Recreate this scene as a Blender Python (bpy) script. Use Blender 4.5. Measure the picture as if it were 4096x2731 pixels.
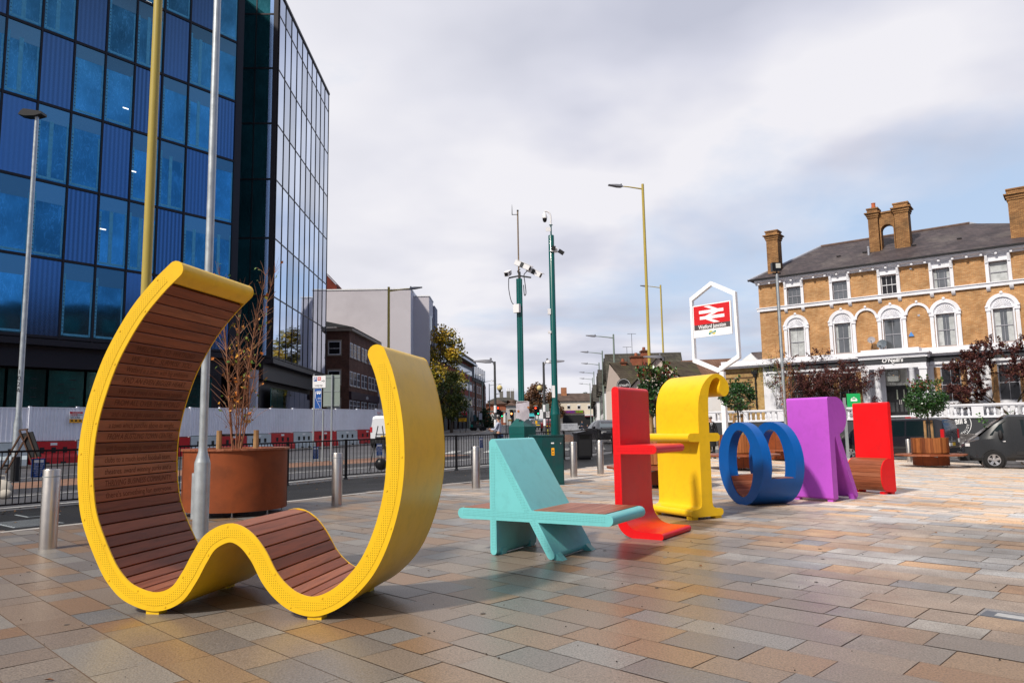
import bpy, math, random
import numpy as np
from mathutils import Vector, Matrix
from math import radians as R, sin, cos, pi
random.seed(7)
for o in list(bpy.data.objects): bpy.data.objects.remove(o)
SC = bpy.context.scene
COL = SC.collection
# ---------------------------------------------------------------- camera
CAMH = 1.4; FPX = 2950.0; PIT = R(6.73); ROL = R(-0.95)
def nrm(v): return v/np.linalg.norm(v)
UP = np.array([sin(ROL)*cos(PIT), -cos(ROL)*cos(PIT), sin(PIT)])      # world up seen in camera axes (x right, y down, z forward)
FW = nrm(np.array([0, 0, 1.])-UP*UP[2]); RT = np.cross(FW, UP)
cam_d = bpy.data.cameras.new('camera'); cam = bpy.data.objects.new('camera', cam_d); COL.objects.link(cam)
cam_d.sensor_width = 36; cam_d.lens = FPX/4096*36; cam_d.clip_start = .05; cam_d.clip_end = 3000
Mw = np.array([RT, FW, UP])                                            # rows: world axes in camera axes
bx = Mw@np.array([1., 0, 0]); by = Mw@np.array([0, -1., 0]); bz = Mw@np.array([0, 0, -1.])
cam.matrix_world = Matrix(((bx[0], by[0], bz[0], 0), (bx[1], by[1], bz[1], 0), (bx[2], by[2], bz[2], CAMH), (0, 0, 0, 1)))
SC.camera = cam
SC.render.resolution_x = 1024; SC.render.resolution_y = 682
# ---------------------------------------------------------------- light and sky
SUN_AZ = R(-138); SUN_EL = R(44)            # azimuth from +Y towards +X : the sun stands behind the camera on the left
SC.render.engine = 'CYCLES'
SC.view_settings.view_transform = 'Standard'; SC.view_settings.look = 'None'
SC.view_settings.exposure = 0.0; SC.view_settings.gamma = 1.0
SC.view_settings.use_curve_mapping = False
sd = bpy.data.lights.new('sun', 'SUN'); so = bpy.data.objects.new('sun', sd); COL.objects.link(so)
sd.energy = 4.3; sd.angle = R(4.5); sd.color = (1, .93, .82)
sv = Vector((sin(SUN_AZ)*cos(SUN_EL), cos(SUN_AZ)*cos(SUN_EL), sin(SUN_EL)))
so.rotation_euler = sv.to_track_quat('Z', 'Y').to_euler()
W = bpy.data.worlds.new('World'); SC.world = W; W.use_nodes = True
nt = W.node_tree; nt.nodes.clear()
def N(nt, t, **k):
    n = nt.nodes.new(t)
    for a, b in k.items():
        if a.startswith('i_'): n.inputs[a[2:].replace('_', ' ')].default_value = b
        else: setattr(n, a, b)
    return n
def mth(nt, op, a, b=None, c=None, clamp=False):
    n = nt.nodes.new('ShaderNodeMath'); n.operation = op; n.use_clamp = clamp
    for i, x in enumerate((a, b, c)):
        if x is None: continue
        if isinstance(x, (int, float)): n.inputs[i].default_value = x
        else: nt.links.new(x, n.inputs[i])
    return n.outputs[0]
def ramp(nt, fac, stops, interp='LINEAR'):
    n = nt.nodes.new('ShaderNodeValToRGB'); n.color_ramp.interpolation = interp
    cr = n.color_ramp
    while len(cr.elements) < len(stops): cr.elements.new(.5)
    for e, (p, c) in zip(cr.elements, stops):
        e.position = p; e.color = (*c, 1) if len(c) == 3 else c
    nt.links.new(fac, n.inputs[0]); return n.outputs[0]
def mixc(nt, fac, a, b, bt='MIX'):
    n = nt.nodes.new('ShaderNodeMix'); n.data_type = 'RGBA'; n.blend_type = bt
    for s, x in ((n.inputs[0], fac), (n.inputs[6], a), (n.inputs[7], b)):
        if isinstance(x, (int, float)): s.default_value = x
        elif isinstance(x, tuple): s.default_value = (*x, 1) if len(x) == 3 else x
        else: nt.links.new(x, s)
    return n.outputs[2]
sky = N(nt, 'ShaderNodeTexSky', sky_type='NISHITA', sun_disc=False, sun_elevation=SUN_EL, sun_rotation=SUN_AZ, air_density=1.0, dust_density=.6, ozone_density=2.0)
tc = N(nt, 'ShaderNodeTexCoord'); sep = N(nt, 'ShaderNodeSeparateXYZ'); nt.links.new(tc.outputs['Generated'], sep.inputs[0])
zz = mth(nt, 'ADD', mth(nt, 'MAXIMUM', sep.outputs[2], 0.0), .16)
cx = mth(nt, 'DIVIDE', sep.outputs[0], zz); cy = mth(nt, 'DIVIDE', sep.outputs[1], zz)
cmb = N(nt, 'ShaderNodeCombineXYZ'); nt.links.new(cx, cmb.inputs[0]); nt.links.new(cy, cmb.inputs[1])
n1 = N(nt, 'ShaderNodeTexNoise', i_Scale=.7, i_Detail=7.0, i_Roughness=.56, i_Distortion=.25); nt.links.new(cmb.outputs[0], n1.inputs['Vector'])
n2 = N(nt, 'ShaderNodeTexNoise', i_Scale=1.5, i_Detail=4.0, i_Roughness=.45); n2.inputs['Vector'].default_value = (0, 0, 0)
mp = N(nt, 'ShaderNodeMapping'); mp.inputs['Location'].default_value = (3.1, 7.7, 0); nt.links.new(cmb.outputs[0], mp.inputs[0]); nt.links.new(mp.outputs[0], n2.inputs['Vector'])
# clear patch of blue to the right of the square, thin cloud low over the right, thick cloud elsewhere
clear_r = mth(nt, 'MULTIPLY', mth(nt, 'SUBTRACT', sep.outputs[0], .60), 3.0, clamp=True)
clear_r = mth(nt, 'MULTIPLY', clear_r, mth(nt, 'MULTIPLY', mth(nt, 'SUBTRACT', .56, sep.outputs[2]), 4., clamp=True))
low = mth(nt, 'SUBTRACT', 1.0, mth(nt, 'MULTIPLY', mth(nt, 'ABSOLUTE', mth(nt, 'SUBTRACT', sep.outputs[2], .2)), 4.5), clamp=True)
lowr = mth(nt, 'MULTIPLY', low, mth(nt, 'MULTIPLY', mth(nt, 'ADD', sep.outputs[0], .15), 1.6, clamp=True))
cl = mth(nt, 'ADD', n1.outputs['Fac'], .155)
cl = mth(nt, 'SUBTRACT', cl, mth(nt, 'MULTIPLY', clear_r, .5))
cl = mth(nt, 'SUBTRACT', cl, mth(nt, 'MULTIPLY', lowr, .20))
mask = ramp(nt, cl, [(.40, (0, 0, 0)), (.60, (1, 1, 1))])
ccol = ramp(nt, n2.outputs['Fac'], [(.34, (5.5, 5.7, 6.8)), (.47, (7.0, 7.1, 8.1)), (.60, (8.8, 8.7, 9.2))])
# brighter cloud towards the upper left
lft = mth(nt, 'MULTIPLY', mth(nt, 'SUBTRACT', .12, sep.outputs[0]), 1.7, clamp=True)
ccol = mixc(nt, lft, ccol, (9.0, 8.9, 9.3))
skyb = mixc(nt, clear_r, (6.0, 7.5, 9.8), (2.0, 4.6, 9.5)); skyb = mixc(nt, .72, sky.outputs[0], skyb)
# cloud dimmed out of view behind right, to cut fill light on shaded sides
dd_ = mth(nt, 'ADD', mth(nt, 'MULTIPLY', sep.outputs[0], .75), mth(nt, 'MULTIPLY', sep.outputs[1], -.66))
ccol = mixc(nt, 1.0, ccol, ramp(nt, dd_, [(.02, (1, 1, 1)), (.65, (.34, .36, .42))]), 'MULTIPLY')
fin = mixc(nt, mask, skyb, ccol)
bg = N(nt, 'ShaderNodeBackground'); bg.inputs['Strength'].default_value = 0.1
nt.links.new(fin, bg.inputs[0]); wo = N(nt, 'ShaderNodeOutputWorld'); nt.links.new(bg.outputs[0], wo.inputs[0])
# ---------------------------------------------------------------- measuring helpers
def ray(u, v):
    d = np.array([u-2048, v-1365.5, FPX]); return np.array([d@RT, d@FW, d@UP])
def zg(x, y):
    w = min(1, max(0, (14-x)/8)); r = .0145*min(max(0, y-20), 230)*w
    return r-.03*min(max(0, x-6), 20)
def gp(u, v):
    """point of the ground that stands under a feature of the photograph"""
    d = ray(u, v); t = .5; o = np.array([0, 0, CAMH])
    while t < 600:
        p = o+t*d/d[1]
        if p[2] < zg(p[0], p[1]): break
        t += .25
    lo, hi = t-.25, t
    for _ in range(25):
        m = (lo+hi)/2; p = o+m*d/d[1]
        if p[2] < zg(p[0], p[1]): hi = m
        else: lo = m
    return o+hi*d/d[1]
def at(u, v, Y):
    d = ray(u, v); return np.array([0, 0, CAMH])+d*Y/d[1]
def gx(u, Y):
    """ground point at depth Y in column u (at the horizon)"""
    x = (u-2048)/FPX*Y; return np.array([x, Y, zg(x, Y)])
# ---------------------------------------------------------------- materials
def mat(name, col, rough=.5, metal=0., var=.0, vscale=3., bump=0., bscale=40., spec=.3, coat=0., emit=None, estr=0., alpha=1., trans=0., dirt=None, dscale=1.5, damt=.5, rvar=0.):
    m = bpy.data.materials.new(name); m.use_nodes = True; t = m.node_tree; b = t.nodes['Principled BSDF']
    b.inputs['Roughness'].default_value = rough; b.inputs['Metallic'].default_value = metal
    b.inputs['Specular IOR Level'].default_value = spec; b.inputs['Coat Weight'].default_value = coat; b.inputs['Coat Roughness'].default_value = .08
    b.inputs['Base Color'].default_value = (*col, 1)
    if alpha < 1: b.inputs['Alpha'].default_value = alpha
    if trans: b.inputs['Transmission Weight'].default_value = trans
    if emit: b.inputs['Emission Color'].default_value = (*emit, 1); b.inputs['Emission Strength'].default_value = estr
    if var or dirt or bump or rvar:
        c = N(t, 'ShaderNodeTexCoord'); co = c.outputs['Object']; out = None
        if var or rvar:
            n = N(t, 'ShaderNodeTexNoise', i_Scale=vscale, i_Detail=6.0, i_Roughness=.6); t.links.new(co, n.inputs['Vector'])
            out = ramp(t, n.outputs['Fac'], [(.25, tuple(x*(1-var) for x in col)), (.75, tuple(min(1, x*(1+var)) for x in col))])
            if rvar:
                rr = mth(t, 'ADD', mth(t, 'MULTIPLY', mth(t, 'SUBTRACT', n.outputs['Fac'], .5), rvar*2), rough, clamp=True); t.links.new(rr, b.inputs['Roughness'])
        if dirt:
            n = N(t, 'ShaderNodeTexNoise', i_Scale=dscale, i_Detail=8.0, i_Roughness=.65); t.links.new(co, n.inputs['Vector'])
            f = ramp(t, n.outputs['Fac'], [(.48, (0, 0, 0)), (.72, (damt,)*3)])
            out = mixc(t, f, out if out else tuple(col), dirt)
        if out: t.links.new(out, b.inputs['Base Color'])
        if bump:
            n = N(t, 'ShaderNodeTexNoise', i_Scale=bscale, i_Detail=4.0); t.links.new(co, n.inputs['Vector'])
            bp = N(t, 'ShaderNodeBump'); bp.inputs['Strength'].default_value = bump; bp.inputs['Distance'].default_value = .02
            t.links.new(n.outputs['Fac'], bp.inputs['Height']); t.links.new(bp.outputs[0], b.inputs['Normal'])
    return m
def brick(name, c1, c2, mortar, w=.225, h=.075, off=.5, bias=0., dirt=None, rough=.9, ms=.012, damt=.5, swap=False):
    """coursed surface: vector = (x+y, z) so that it works on any upright wall"""
    m = bpy.data.materials.new(name); m.use_nodes = True; t = m.node_tree; b = t.nodes['Principled BSDF']; b.inputs['Roughness'].default_value = rough; b.inputs['Specular IOR Level'].default_value = .2
    c = N(t, 'ShaderNodeTexCoord'); s = N(t, 'ShaderNodeSeparateXYZ'); t.links.new(c.outputs['Object'], s.inputs[0])
    cb = N(t, 'ShaderNodeCombineXYZ'); t.links.new(mth(t, 'ADD', s.outputs[0], s.outputs[1]), cb.inputs[0]); t.links.new(s.outputs[2], cb.inputs[1])
    bt = N(t, 'ShaderNodeTexBrick', offset=off); t.links.new(cb.outputs[0], bt.inputs['Vector'])
    bt.inputs['Color1'].default_value = (*c1, 1); bt.inputs['Color2'].default_value = (*c2, 1); bt.inputs['Mortar'].default_value = (*mortar, 1)
    bt.inputs['Scale'].default_value = 1; bt.inputs['Brick Width'].default_value = w; bt.inputs['Row Height'].default_value = h
    bt.inputs['Mortar Size'].default_value = ms; bt.inputs['Bias'].default_value = bias
    n = N(t, 'ShaderNodeTexNoise', i_Scale=.9, i_Detail=6.0, i_Roughness=.65); t.links.new(c.outputs['Object'], n.inputs['Vector'])
    f = ramp(t, n.outputs['Fac'], [(.35, (.72, .72, .72)), (.65, (1.12, 1.12, 1.12))])
    out = mixc(t, 1.0, bt.outputs['Color'], f, 'MULTIPLY')
    if dirt:
        n = N(t, 'ShaderNodeTexNoise', i_Scale=.5, i_Detail=8.0, i_Roughness=.7); t.links.new(c.outputs['Object'], n.inputs['Vector'])
        out = mixc(t, ramp(t, n.outputs['Fac'], [(.5, (0, 0, 0)), (.7, (damt,)*3)]), out, dirt)
    t.links.new(out, b.inputs['Base Color'])
    bp = N(t, 'ShaderNodeBump'); bp.inputs['Strength'].default_value = .5; bp.inputs['Distance'].default_value = .01
    t.links.new(mth(t, 'SUBTRACT', 1.0, bt.outputs['Fac']), bp.inputs['Height']); t.links.new(bp.outputs[0], b.inputs['Normal'])
    return m
def attr_mat(name, stops, rough=.6, attr='stone', speck=0., sscale=120., wet_shade=False, metal=0., bump=0., grain=False):
    """colour picked per piece by a face attribute"""
    m = bpy.data.materials.new(name); m.use_nodes = True; t = m.node_tree; b = t.nodes['Principled BSDF']
    b.inputs['Roughness'].default_value = rough; b.inputs['Metallic'].default_value = metal; b.inputs['Specular IOR Level'].default_value = .28
    a = N(t, 'ShaderNodeAttribute', attribute_name=attr); a.attribute_type = 'GEOMETRY'
    c = N(t, 'ShaderNodeTexCoord'); col = ramp(t, a.outputs['Fac'], stops)
    if speck:
        n = N(t, 'ShaderNodeTexNoise', i_Scale=sscale, i_Detail=2.0, i_Roughness=.8); t.links.new(c.outputs['Object'], n.inputs['Vector'])
        col = mixc(t, 1.0, col, ramp(t, n.outputs['Fac'], [(.30, (1-speck,)*3), (.5, (1, 1, 1)), (.72, (1+speck*.9,)*3)]), 'MULTIPLY')
    if grain:
        mpp = N(t, 'ShaderNodeMapping'); mpp.inputs['Scale'].default_value = (14, 1.2, 14) if grain == 'y' else (1.2, 14, 14)
        if grain == 'z': mpp.inputs['Scale'].default_value = (14, 14, 1.2)
        t.links.new(c.outputs['Object'], mpp.inputs[0])
        ad = N(t, 'ShaderNodeVectorMath', operation='ADD'); t.links.new(mpp.outputs[0], ad.inputs[0]); cc = N(t, 'ShaderNodeCombineXYZ'); t.links.new(mth(t, 'MULTIPLY', a.outputs['Fac'], 37.), cc.inputs[0]); t.links.new(cc.outputs[0], ad.inputs[1])
        n = N(t, 'ShaderNodeTexNoise', i_Scale=1.6, i_Detail=7.0, i_Roughness=.65, i_Distortion=.6); t.links.new(ad.outputs[0], n.inputs['Vector'])
        col = mixc(t, 1.0, col, ramp(t, n.outputs['Fac'], [(.3, (.62, .58, .56)), (.5, (1, 1, 1)), (.7, (1.25, 1.22, 1.2))]), 'MULTIPLY')
    if wet_shade:
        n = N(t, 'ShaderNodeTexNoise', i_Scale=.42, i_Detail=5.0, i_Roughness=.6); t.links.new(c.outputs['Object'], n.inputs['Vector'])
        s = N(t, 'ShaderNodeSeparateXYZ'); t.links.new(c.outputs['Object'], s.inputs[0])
        v = mth(t, 'ADD', n.outputs['Fac'], mth(t, 'MULTIPLY', mth(t, 'ADD', mth(t, 'MULTIPLY', s.outputs[0], .914), mth(t, 'SUBTRACT', mth(t, 'MULTIPLY', s.outputs[1], .404), 7.4)), 0.052, clamp=False))  # wet patches, plus foreground shade painted in along a slanting edge
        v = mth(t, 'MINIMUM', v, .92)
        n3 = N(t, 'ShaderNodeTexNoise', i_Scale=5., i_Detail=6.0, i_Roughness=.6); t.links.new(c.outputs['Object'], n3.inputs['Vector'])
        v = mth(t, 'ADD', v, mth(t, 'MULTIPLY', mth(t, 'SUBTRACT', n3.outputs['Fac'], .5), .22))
        dry_lit = ramp(t, v, [(.34, (0, 0, 0)), (.74, (1, 1, 1))])
        col = mixc(t, 1.0, col, ramp(t, dry_lit, [(0, (.60, .57, .54)), (.45, (1.0, .98, .97)), (1, (1.85, 1.85, 1.86))]), 'MULTIPLY')
        t.links.new(ramp(t, dry_lit, [(0, (.33,)*3), (.5, (.5,)*3), (1, (.8,)*3)]), b.inputs['Roughness'])
    t.links.new(col, b.inputs['Base Color'])
    if bump:
        n = N(t, 'ShaderNodeTexNoise', i_Scale=sscale*.7, i_Detail=3.0); t.links.new(c.outputs['Object'], n.inputs['Vector'])
        bp = N(t, 'ShaderNodeBump'); bp.inputs['Strength'].default_value = bump; bp.inputs['Distance'].default_value = .004
        t.links.new(n.outputs['Fac'], bp.inputs['Height']); t.links.new(bp.outputs[0], b.inputs['Normal'])
    return m
# ---------------------------------------------------------------- mesh builder
class MB:
    def __init__(s): s.v = []; s.f = []; s.m = []; s.a = []; s.mats = []
    def mi(s, m):
        if m not in s.mats: s.mats.append(m)
        return s.mats.index(m)
    def add(s, vs, fs, m, a=0.):
        k = len(s.v); s.v.extend([tuple(map(float, p)) for p in vs]); i = s.mi(m)
        for f in fs: s.f.append(tuple(k+j for j in f)); s.m.append(i); s.a.append(a)
    def box(s, x0, x1, y0, y1, z0, z1, m, a=0.):
        x0, x1 = sorted((x0, x1)); y0, y1 = sorted((y0, y1)); z0, z1 = sorted((z0, z1))
        s.add([(x0, y0, z0), (x1, y0, z0), (x1, y1, z0), (x0, y1, z0), (x0, y0, z1), (x1, y0, z1), (x1, y1, z1), (x0, y1, z1)],
              [(3, 2, 1, 0), (4, 5, 6, 7), (0, 1, 5, 4), (1, 2, 6, 5), (2, 3, 7, 6), (3, 0, 4, 7)], m, a)
    def bar(s, p, q, w, h, m, up=(0, 0, 1), a=0.):
        p = Vector(p); q = Vector(q); d = (q-p).normalized(); u = Vector(up)
        if abs(d.dot(u)) > .99: u = Vector((1, 0, 0))
        r = d.cross(u).normalized()*w/2; t = r.cross(d).normalized()*h/2
        vs = [p-r-t, p+r-t, p+r+t, p-r+t, q-r-t, q+r-t, q+r+t, q-r+t]
        s.add(vs, [(3, 2, 1, 0), (4, 5, 6, 7), (0, 1, 5, 4), (1, 2, 6, 5), (2, 3, 7, 6), (3, 0, 4, 7)][::1], m, a)
    def tube(s, pts, r, m, n=10, a=0., caps=True):
        pts = [Vector(p) for p in pts]; k = len(pts); rs = r if isinstance(r, (list, tuple)) else [r]*k
        rings = []; ref = None
        for i, p in enumerate(pts):
            d = (pts[min(i+1, k-1)]-pts[max(i-1, 0)]).normalized()
            if ref is None:
                ref = Vector((0, 0, 1)) if abs(d.z) < .9 else Vector((1, 0, 0))
                ref = (ref-d*ref.dot(d)).normalized()
            else:
                ref = ref-d*ref.dot(d)
                ref = ref.normalized() if ref.length > 1e-6 else d.orthogonal().normalized()
            b = d.cross(ref)
            rings.append([p+(ref*cos(2*pi*j/n)+b*sin(2*pi*j/n))*rs[i] for j in range(n)])
        vs = [v for rg in rings for v in rg]; fs = []
        for i in range(k-1):
            for j in range(n): fs.append((i*n+j, i*n+(j+1) % n, (i+1)*n+(j+1) % n, (i+1)*n+j))
        if caps: fs.append(tuple(range(n))[::-1]); fs.append(tuple((k-1)*n+j for j in range(n)))
        s.add(vs, fs, m, a)
    def lathe(s, prof, m, c=(0, 0, 0), n=20, a=0., sx=1., sy=1., caps=True):
        vs = []; fs = []
        for r, z in prof:
            for j in range(n): vs.append((c[0]+r*sx*cos(2*pi*j/n), c[1]+r*sy*sin(2*pi*j/n), c[2]+z))
        k = len(prof)
        for i in range(k-1):
            for j in range(n): fs.append((i*n+j, i*n+(j+1) % n, (i+1)*n+(j+1) % n, (i+1)*n+j))
        if caps and prof[0][0] > 1e-5: fs.append(tuple(range(n))[::-1])
        if caps and prof[-1][0] > 1e-5: fs.append(tuple((k-1)*n+j for j in range(n)))
        s.add(vs, fs, m, a)
    def prism(s, poly, d0, d1, m, ax='y', a=0.):
        """poly in the two other axes, extruded along ax from d0 to d1"""
        f = {'y': lambda p, d: (p[0], d, p[1]), 'z': lambda p, d: (p[0], p[1], d), 'x': lambda p, d: (d, p[0], p[1])}[ax]
        n = len(poly); vs = [f(p, d0) for p in poly]+[f(p, d1) for p in poly]
        fs = [tuple(range(n)), tuple(range(2*n-1, n-1, -1))]+[(i, (i+1) % n, n+(i+1) % n, n+i) for i in range(n)]
        s.add(vs, fs, m, a)
    def sphere(s, c, r, m, n=14, k=9, sc=(1, 1, 1)):
        vs = []; fs = []
        for i in range(k+1):
            th = pi*i/k
            for j in range(n): vs.append((c[0]+r*sc[0]*sin(th)*cos(2*pi*j/n), c[1]+r*sc[1]*sin(th)*sin(2*pi*j/n), c[2]-r*sc[2]*cos(th)))
        for i in range(k):
            for j in range(n): fs.append((i*n+j, i*n+(j+1) % n, (i+1)*n+(j+1) % n, (i+1)*n+j))
        s.add(vs, fs, m)
    def quad(s, a_, b, c, d, m, a=0.): s.add([a_, b, c, d], [(0, 1, 2, 3)], m, a)
    def text(s, txt, size, org, xd, yd, m, ext=.002, align='CENTER', shear=0., width=None, bold=0., spacing=1.):
        cu = bpy.data.curves.new('t', 'FONT'); cu.body = txt; cu.size = size; cu.align_x = align; cu.align_y = 'CENTER'; cu.shear = shear; cu.offset = bold; cu.space_character = spacing
        cu.resolution_u = 3
        ob = bpy.data.objects.new('t', cu); COL.objects.link(ob); dg = bpy.context.evaluated_depsgraph_get(); dg.update()
        me = bpy.data.meshes.new_from_object(ob.evaluated_get(dg)); bpy.data.objects.remove(ob); bpy.data.curves.remove(cu)
        xd = Vector(xd).normalized(); yd = Vector(yd).normalized(); zd = xd.cross(yd); o = Vector(org)
        xs = [v.co.x for v in me.vertices]; k = 1.
        if width and xs: k = width/(max(xs)-min(xs))
        vs = [o+xd*v.co.x*k+yd*v.co.y+zd*ext for v in me.vertices]
        s.add(vs, [tuple(p.vertices) for p in me.polygons], m); bpy.data.meshes.remove(me)
    def build(s, name, parent=None, smooth=35, attr=None):
        me = bpy.data.meshes.new(name); me.from_pydata(s.v, [], s.f)
        for m in s.mats: me.materials.append(m)
        me.polygons.foreach_set('material_index', s.m)
        if attr:
            at_ = me.attributes.new(attr, 'FLOAT', 'FACE'); at_.data.foreach_set('value', s.a)
        me.validate(); me.update()
        import bmesh
        b = bmesh.new(); b.from_mesh(me); bmesh.ops.recalc_face_normals(b, faces=b.faces); b.to_mesh(me); b.free()
        if smooth:
            me.polygons.foreach_set('use_smooth', [True]*len(me.polygons)); me.set_sharp_from_angle(angle=R(smooth))
        o = bpy.data.objects.new(name, me); COL.objects.link(o)
        if parent: o.parent = parent
        return o
def tag(o, label=None, cat=None, group=None, kind=None):
    if label: o['label'] = label
    if cat: o['category'] = cat
    if group: o['group'] = group
    if kind: o['kind'] = kind
    return o
def thing(name, label, cat, loc=(0, 0, 0), heading=0., group=None):
    """Empty at the thing's base; heading in degrees: local +y points heading degrees right of straight ahead"""
    o = bpy.data.objects.new(name, None); COL.objects.link(o); o.empty_display_size = .2
    o.location = tuple(map(float, loc)); o.rotation_euler = (0, 0, -R(heading)); return tag(o, label, cat, group)
def one(mb, name, parent=None, smooth=35, attr=None, label=None):
    o = mb.build(name, parent, smooth, attr)
    if label: o['label'] = label
    return o
def kids(o): return [c for c in bpy.data.objects if c.parent == o]
def dup(o, loc=None, heading=None, label=None, parent=None, group=None, scale=None):
    c = o.copy(); COL.objects.link(c); c.parent = parent
    if loc is not None: c.location = tuple(map(float, loc))
    if heading is not None: c.rotation_euler = (0, 0, -R(heading))
    if scale: c.scale = (scale,)*3
    if label: c['label'] = label
    if group: c['group'] = group
    for k in kids(o): dup(k, parent=c)
    return c
def catmull(pts, n=8, closed=False):
    P = [np.array(p, float) for p in pts]; out = []; k = len(P)
    rng = range(k) if closed else range(k-1)
    for i in rng:
        p0 = P[(i-1) % k] if closed or i > 0 else 2*P[0]-P[1]
        p1 = P[i]; p2 = P[(i+1) % k]; p3 = P[(i+2) % k] if closed or i < k-2 else 2*P[-1]-P[-2]
        for j in range(n):
            t = j/n; out.append(.5*((2*p1)+(-p0+p2)*t+(2*p0-5*p1+4*p2-p3)*t*t+(-p0+3*p1-3*p2+p3)*t**3))
    if not closed: out.append(P[-1])
    return np.array(out)
def resample(P, step):
    P = np.array(P); d = np.r_[0, np.cumsum(np.linalg.norm(np.diff(P, axis=0), axis=1))]; n = max(2, int(round(d[-1]/step)))
    s = np.linspace(0, d[-1], n+1); return np.c_[np.interp(s, d, P[:, 0]), np.interp(s, d, P[:, 1])], s
def normals2(P):
    T = np.gradient(P, axis=0); T /= np.linalg.norm(T, axis=1)[:, None]; return T, np.c_[-T[:, 1], T[:, 0]]
def heading_vec(h): return np.array([sin(R(h)), cos(R(h)), 0.])
# ================================================================ palette
def paint(name, c, dots=False):
    m = mat(name, c, rough=.36, var=.07, vscale=1.8, spec=.3, rvar=.12, dirt=tuple(x*.55+.01 for x in c), dscale=7., damt=.28)
    if dots:
        t = m.node_tree; b = t.nodes['Principled BSDF']; co = N(t, 'ShaderNodeTexCoord').outputs['Object']
        s = N(t, 'ShaderNodeSeparateXYZ'); t.links.new(co, s.inputs[0]); k = 1/.0165
        fx = mth(t, 'SUBTRACT', mth(t, 'FRACT', mth(t, 'MULTIPLY', s.outputs[0], k)), .5); fz = mth(t, 'SUBTRACT', mth(t, 'FRACT', mth(t, 'MULTIPLY', s.outputs[2], k)), .5)
        d = mth(t, 'SQRT', mth(t, 'ADD', mth(t, 'MULTIPLY', fx, fx), mth(t, 'MULTIPLY', fz, fz)))
        hole = mth(t, 'LESS_THAN', d, .23)
        t.links.new(mixc(t, hole, c, tuple(x*.5 for x in c)), b.inputs['Base Color'])
    return m
YEL = (.82, .50, .014); TEAL = (.17, .55, .57); RED = (.74, .008, .012); BLU = (.002, .085, .34); PUR = (.47, .088, .56)
M_yel, M_yeld = paint('yellow_paint', YEL), paint('yellow_perforated', YEL, True)
M_teal, M_teald = paint('aqua_paint', TEAL), paint('aqua_perforated', TEAL, True)
M_red, M_redd = paint('red_paint', RED), paint('red_perforated', RED, True)
M_blu = paint('blue_paint', BLU); M_pur = paint('purple_paint', PUR)
M_wood = attr_mat('hardwood_slat', [(0, (.14, .034, .013)), (.35, (.21, .056, .022)), (.7, (.26, .080, .036)), (1, (.31, .115, .060))], rough=.42, grain='y')
M_woodz = attr_mat('hardwood_stave', [(0, (.13, .036, .012)), (.5, (.24, .075, .022)), (1, (.36, .13, .04))], rough=.45, grain='z')
M_engr = mat('engraving_brown', (.085, .022, .010), .8)  # flat darker wood brown for the lettering
M_corten = mat('corten_steel', (.23, .052, .013), .62, var=.22, vscale=1.6, dirt=(.10, .028, .010), dscale=2.2, damt=.6)
M_galv = mat('galvanised_steel', (.42, .45, .47), .42, .55, var=.16, vscale=7, bump=.05, bscale=30, rvar=.2)
M_galvd = mat('dull_galvanised', (.30, .33, .35), .55, .2, var=.12, vscale=5)
M_ss = mat('brushed_stainless', (.58, .54, .50), .36, 1., var=.06, vscale=9, rvar=.08)
M_olive = mat('olive_yellow_column', (.43, .33, .075), .38, var=.05, vscale=2)
M_grnp = mat('pale_green_column', (.20, .25, .22), .5, .1)
M_blk = mat('black_gloss', (.010, .010, .012), .35, var=.2, vscale=5)
M_blkm = mat('black_matt', (.018, .018, .02), .7)
M_dk = mat('dark_grey', (.045, .047, .05), .6)
M_tpole = mat('teal_green_paint', (.003, .085, .080), .3, var=.15, vscale=2, coat=.3)
M_tdark = mat('dark_green_paint', (.004, .055, .055), .28, var=.2, vscale=1.5, coat=.3, dirt=(.05, .012, .03), dscale=.9, damt=.5)
M_white = mat('white_paint', (.78, .78, .80), .5, var=.04, vscale=2, dirt=(.5, .49, .47), dscale=1.2, damt=.3)
M_whp = mat('white_plastic', (.74, .74, .76), .4)
M_sil = mat('silver_paint', (.45, .45, .47), .35, .6)
M_rub = mat('rubber', (.012, .012, .013), .8)

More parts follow.
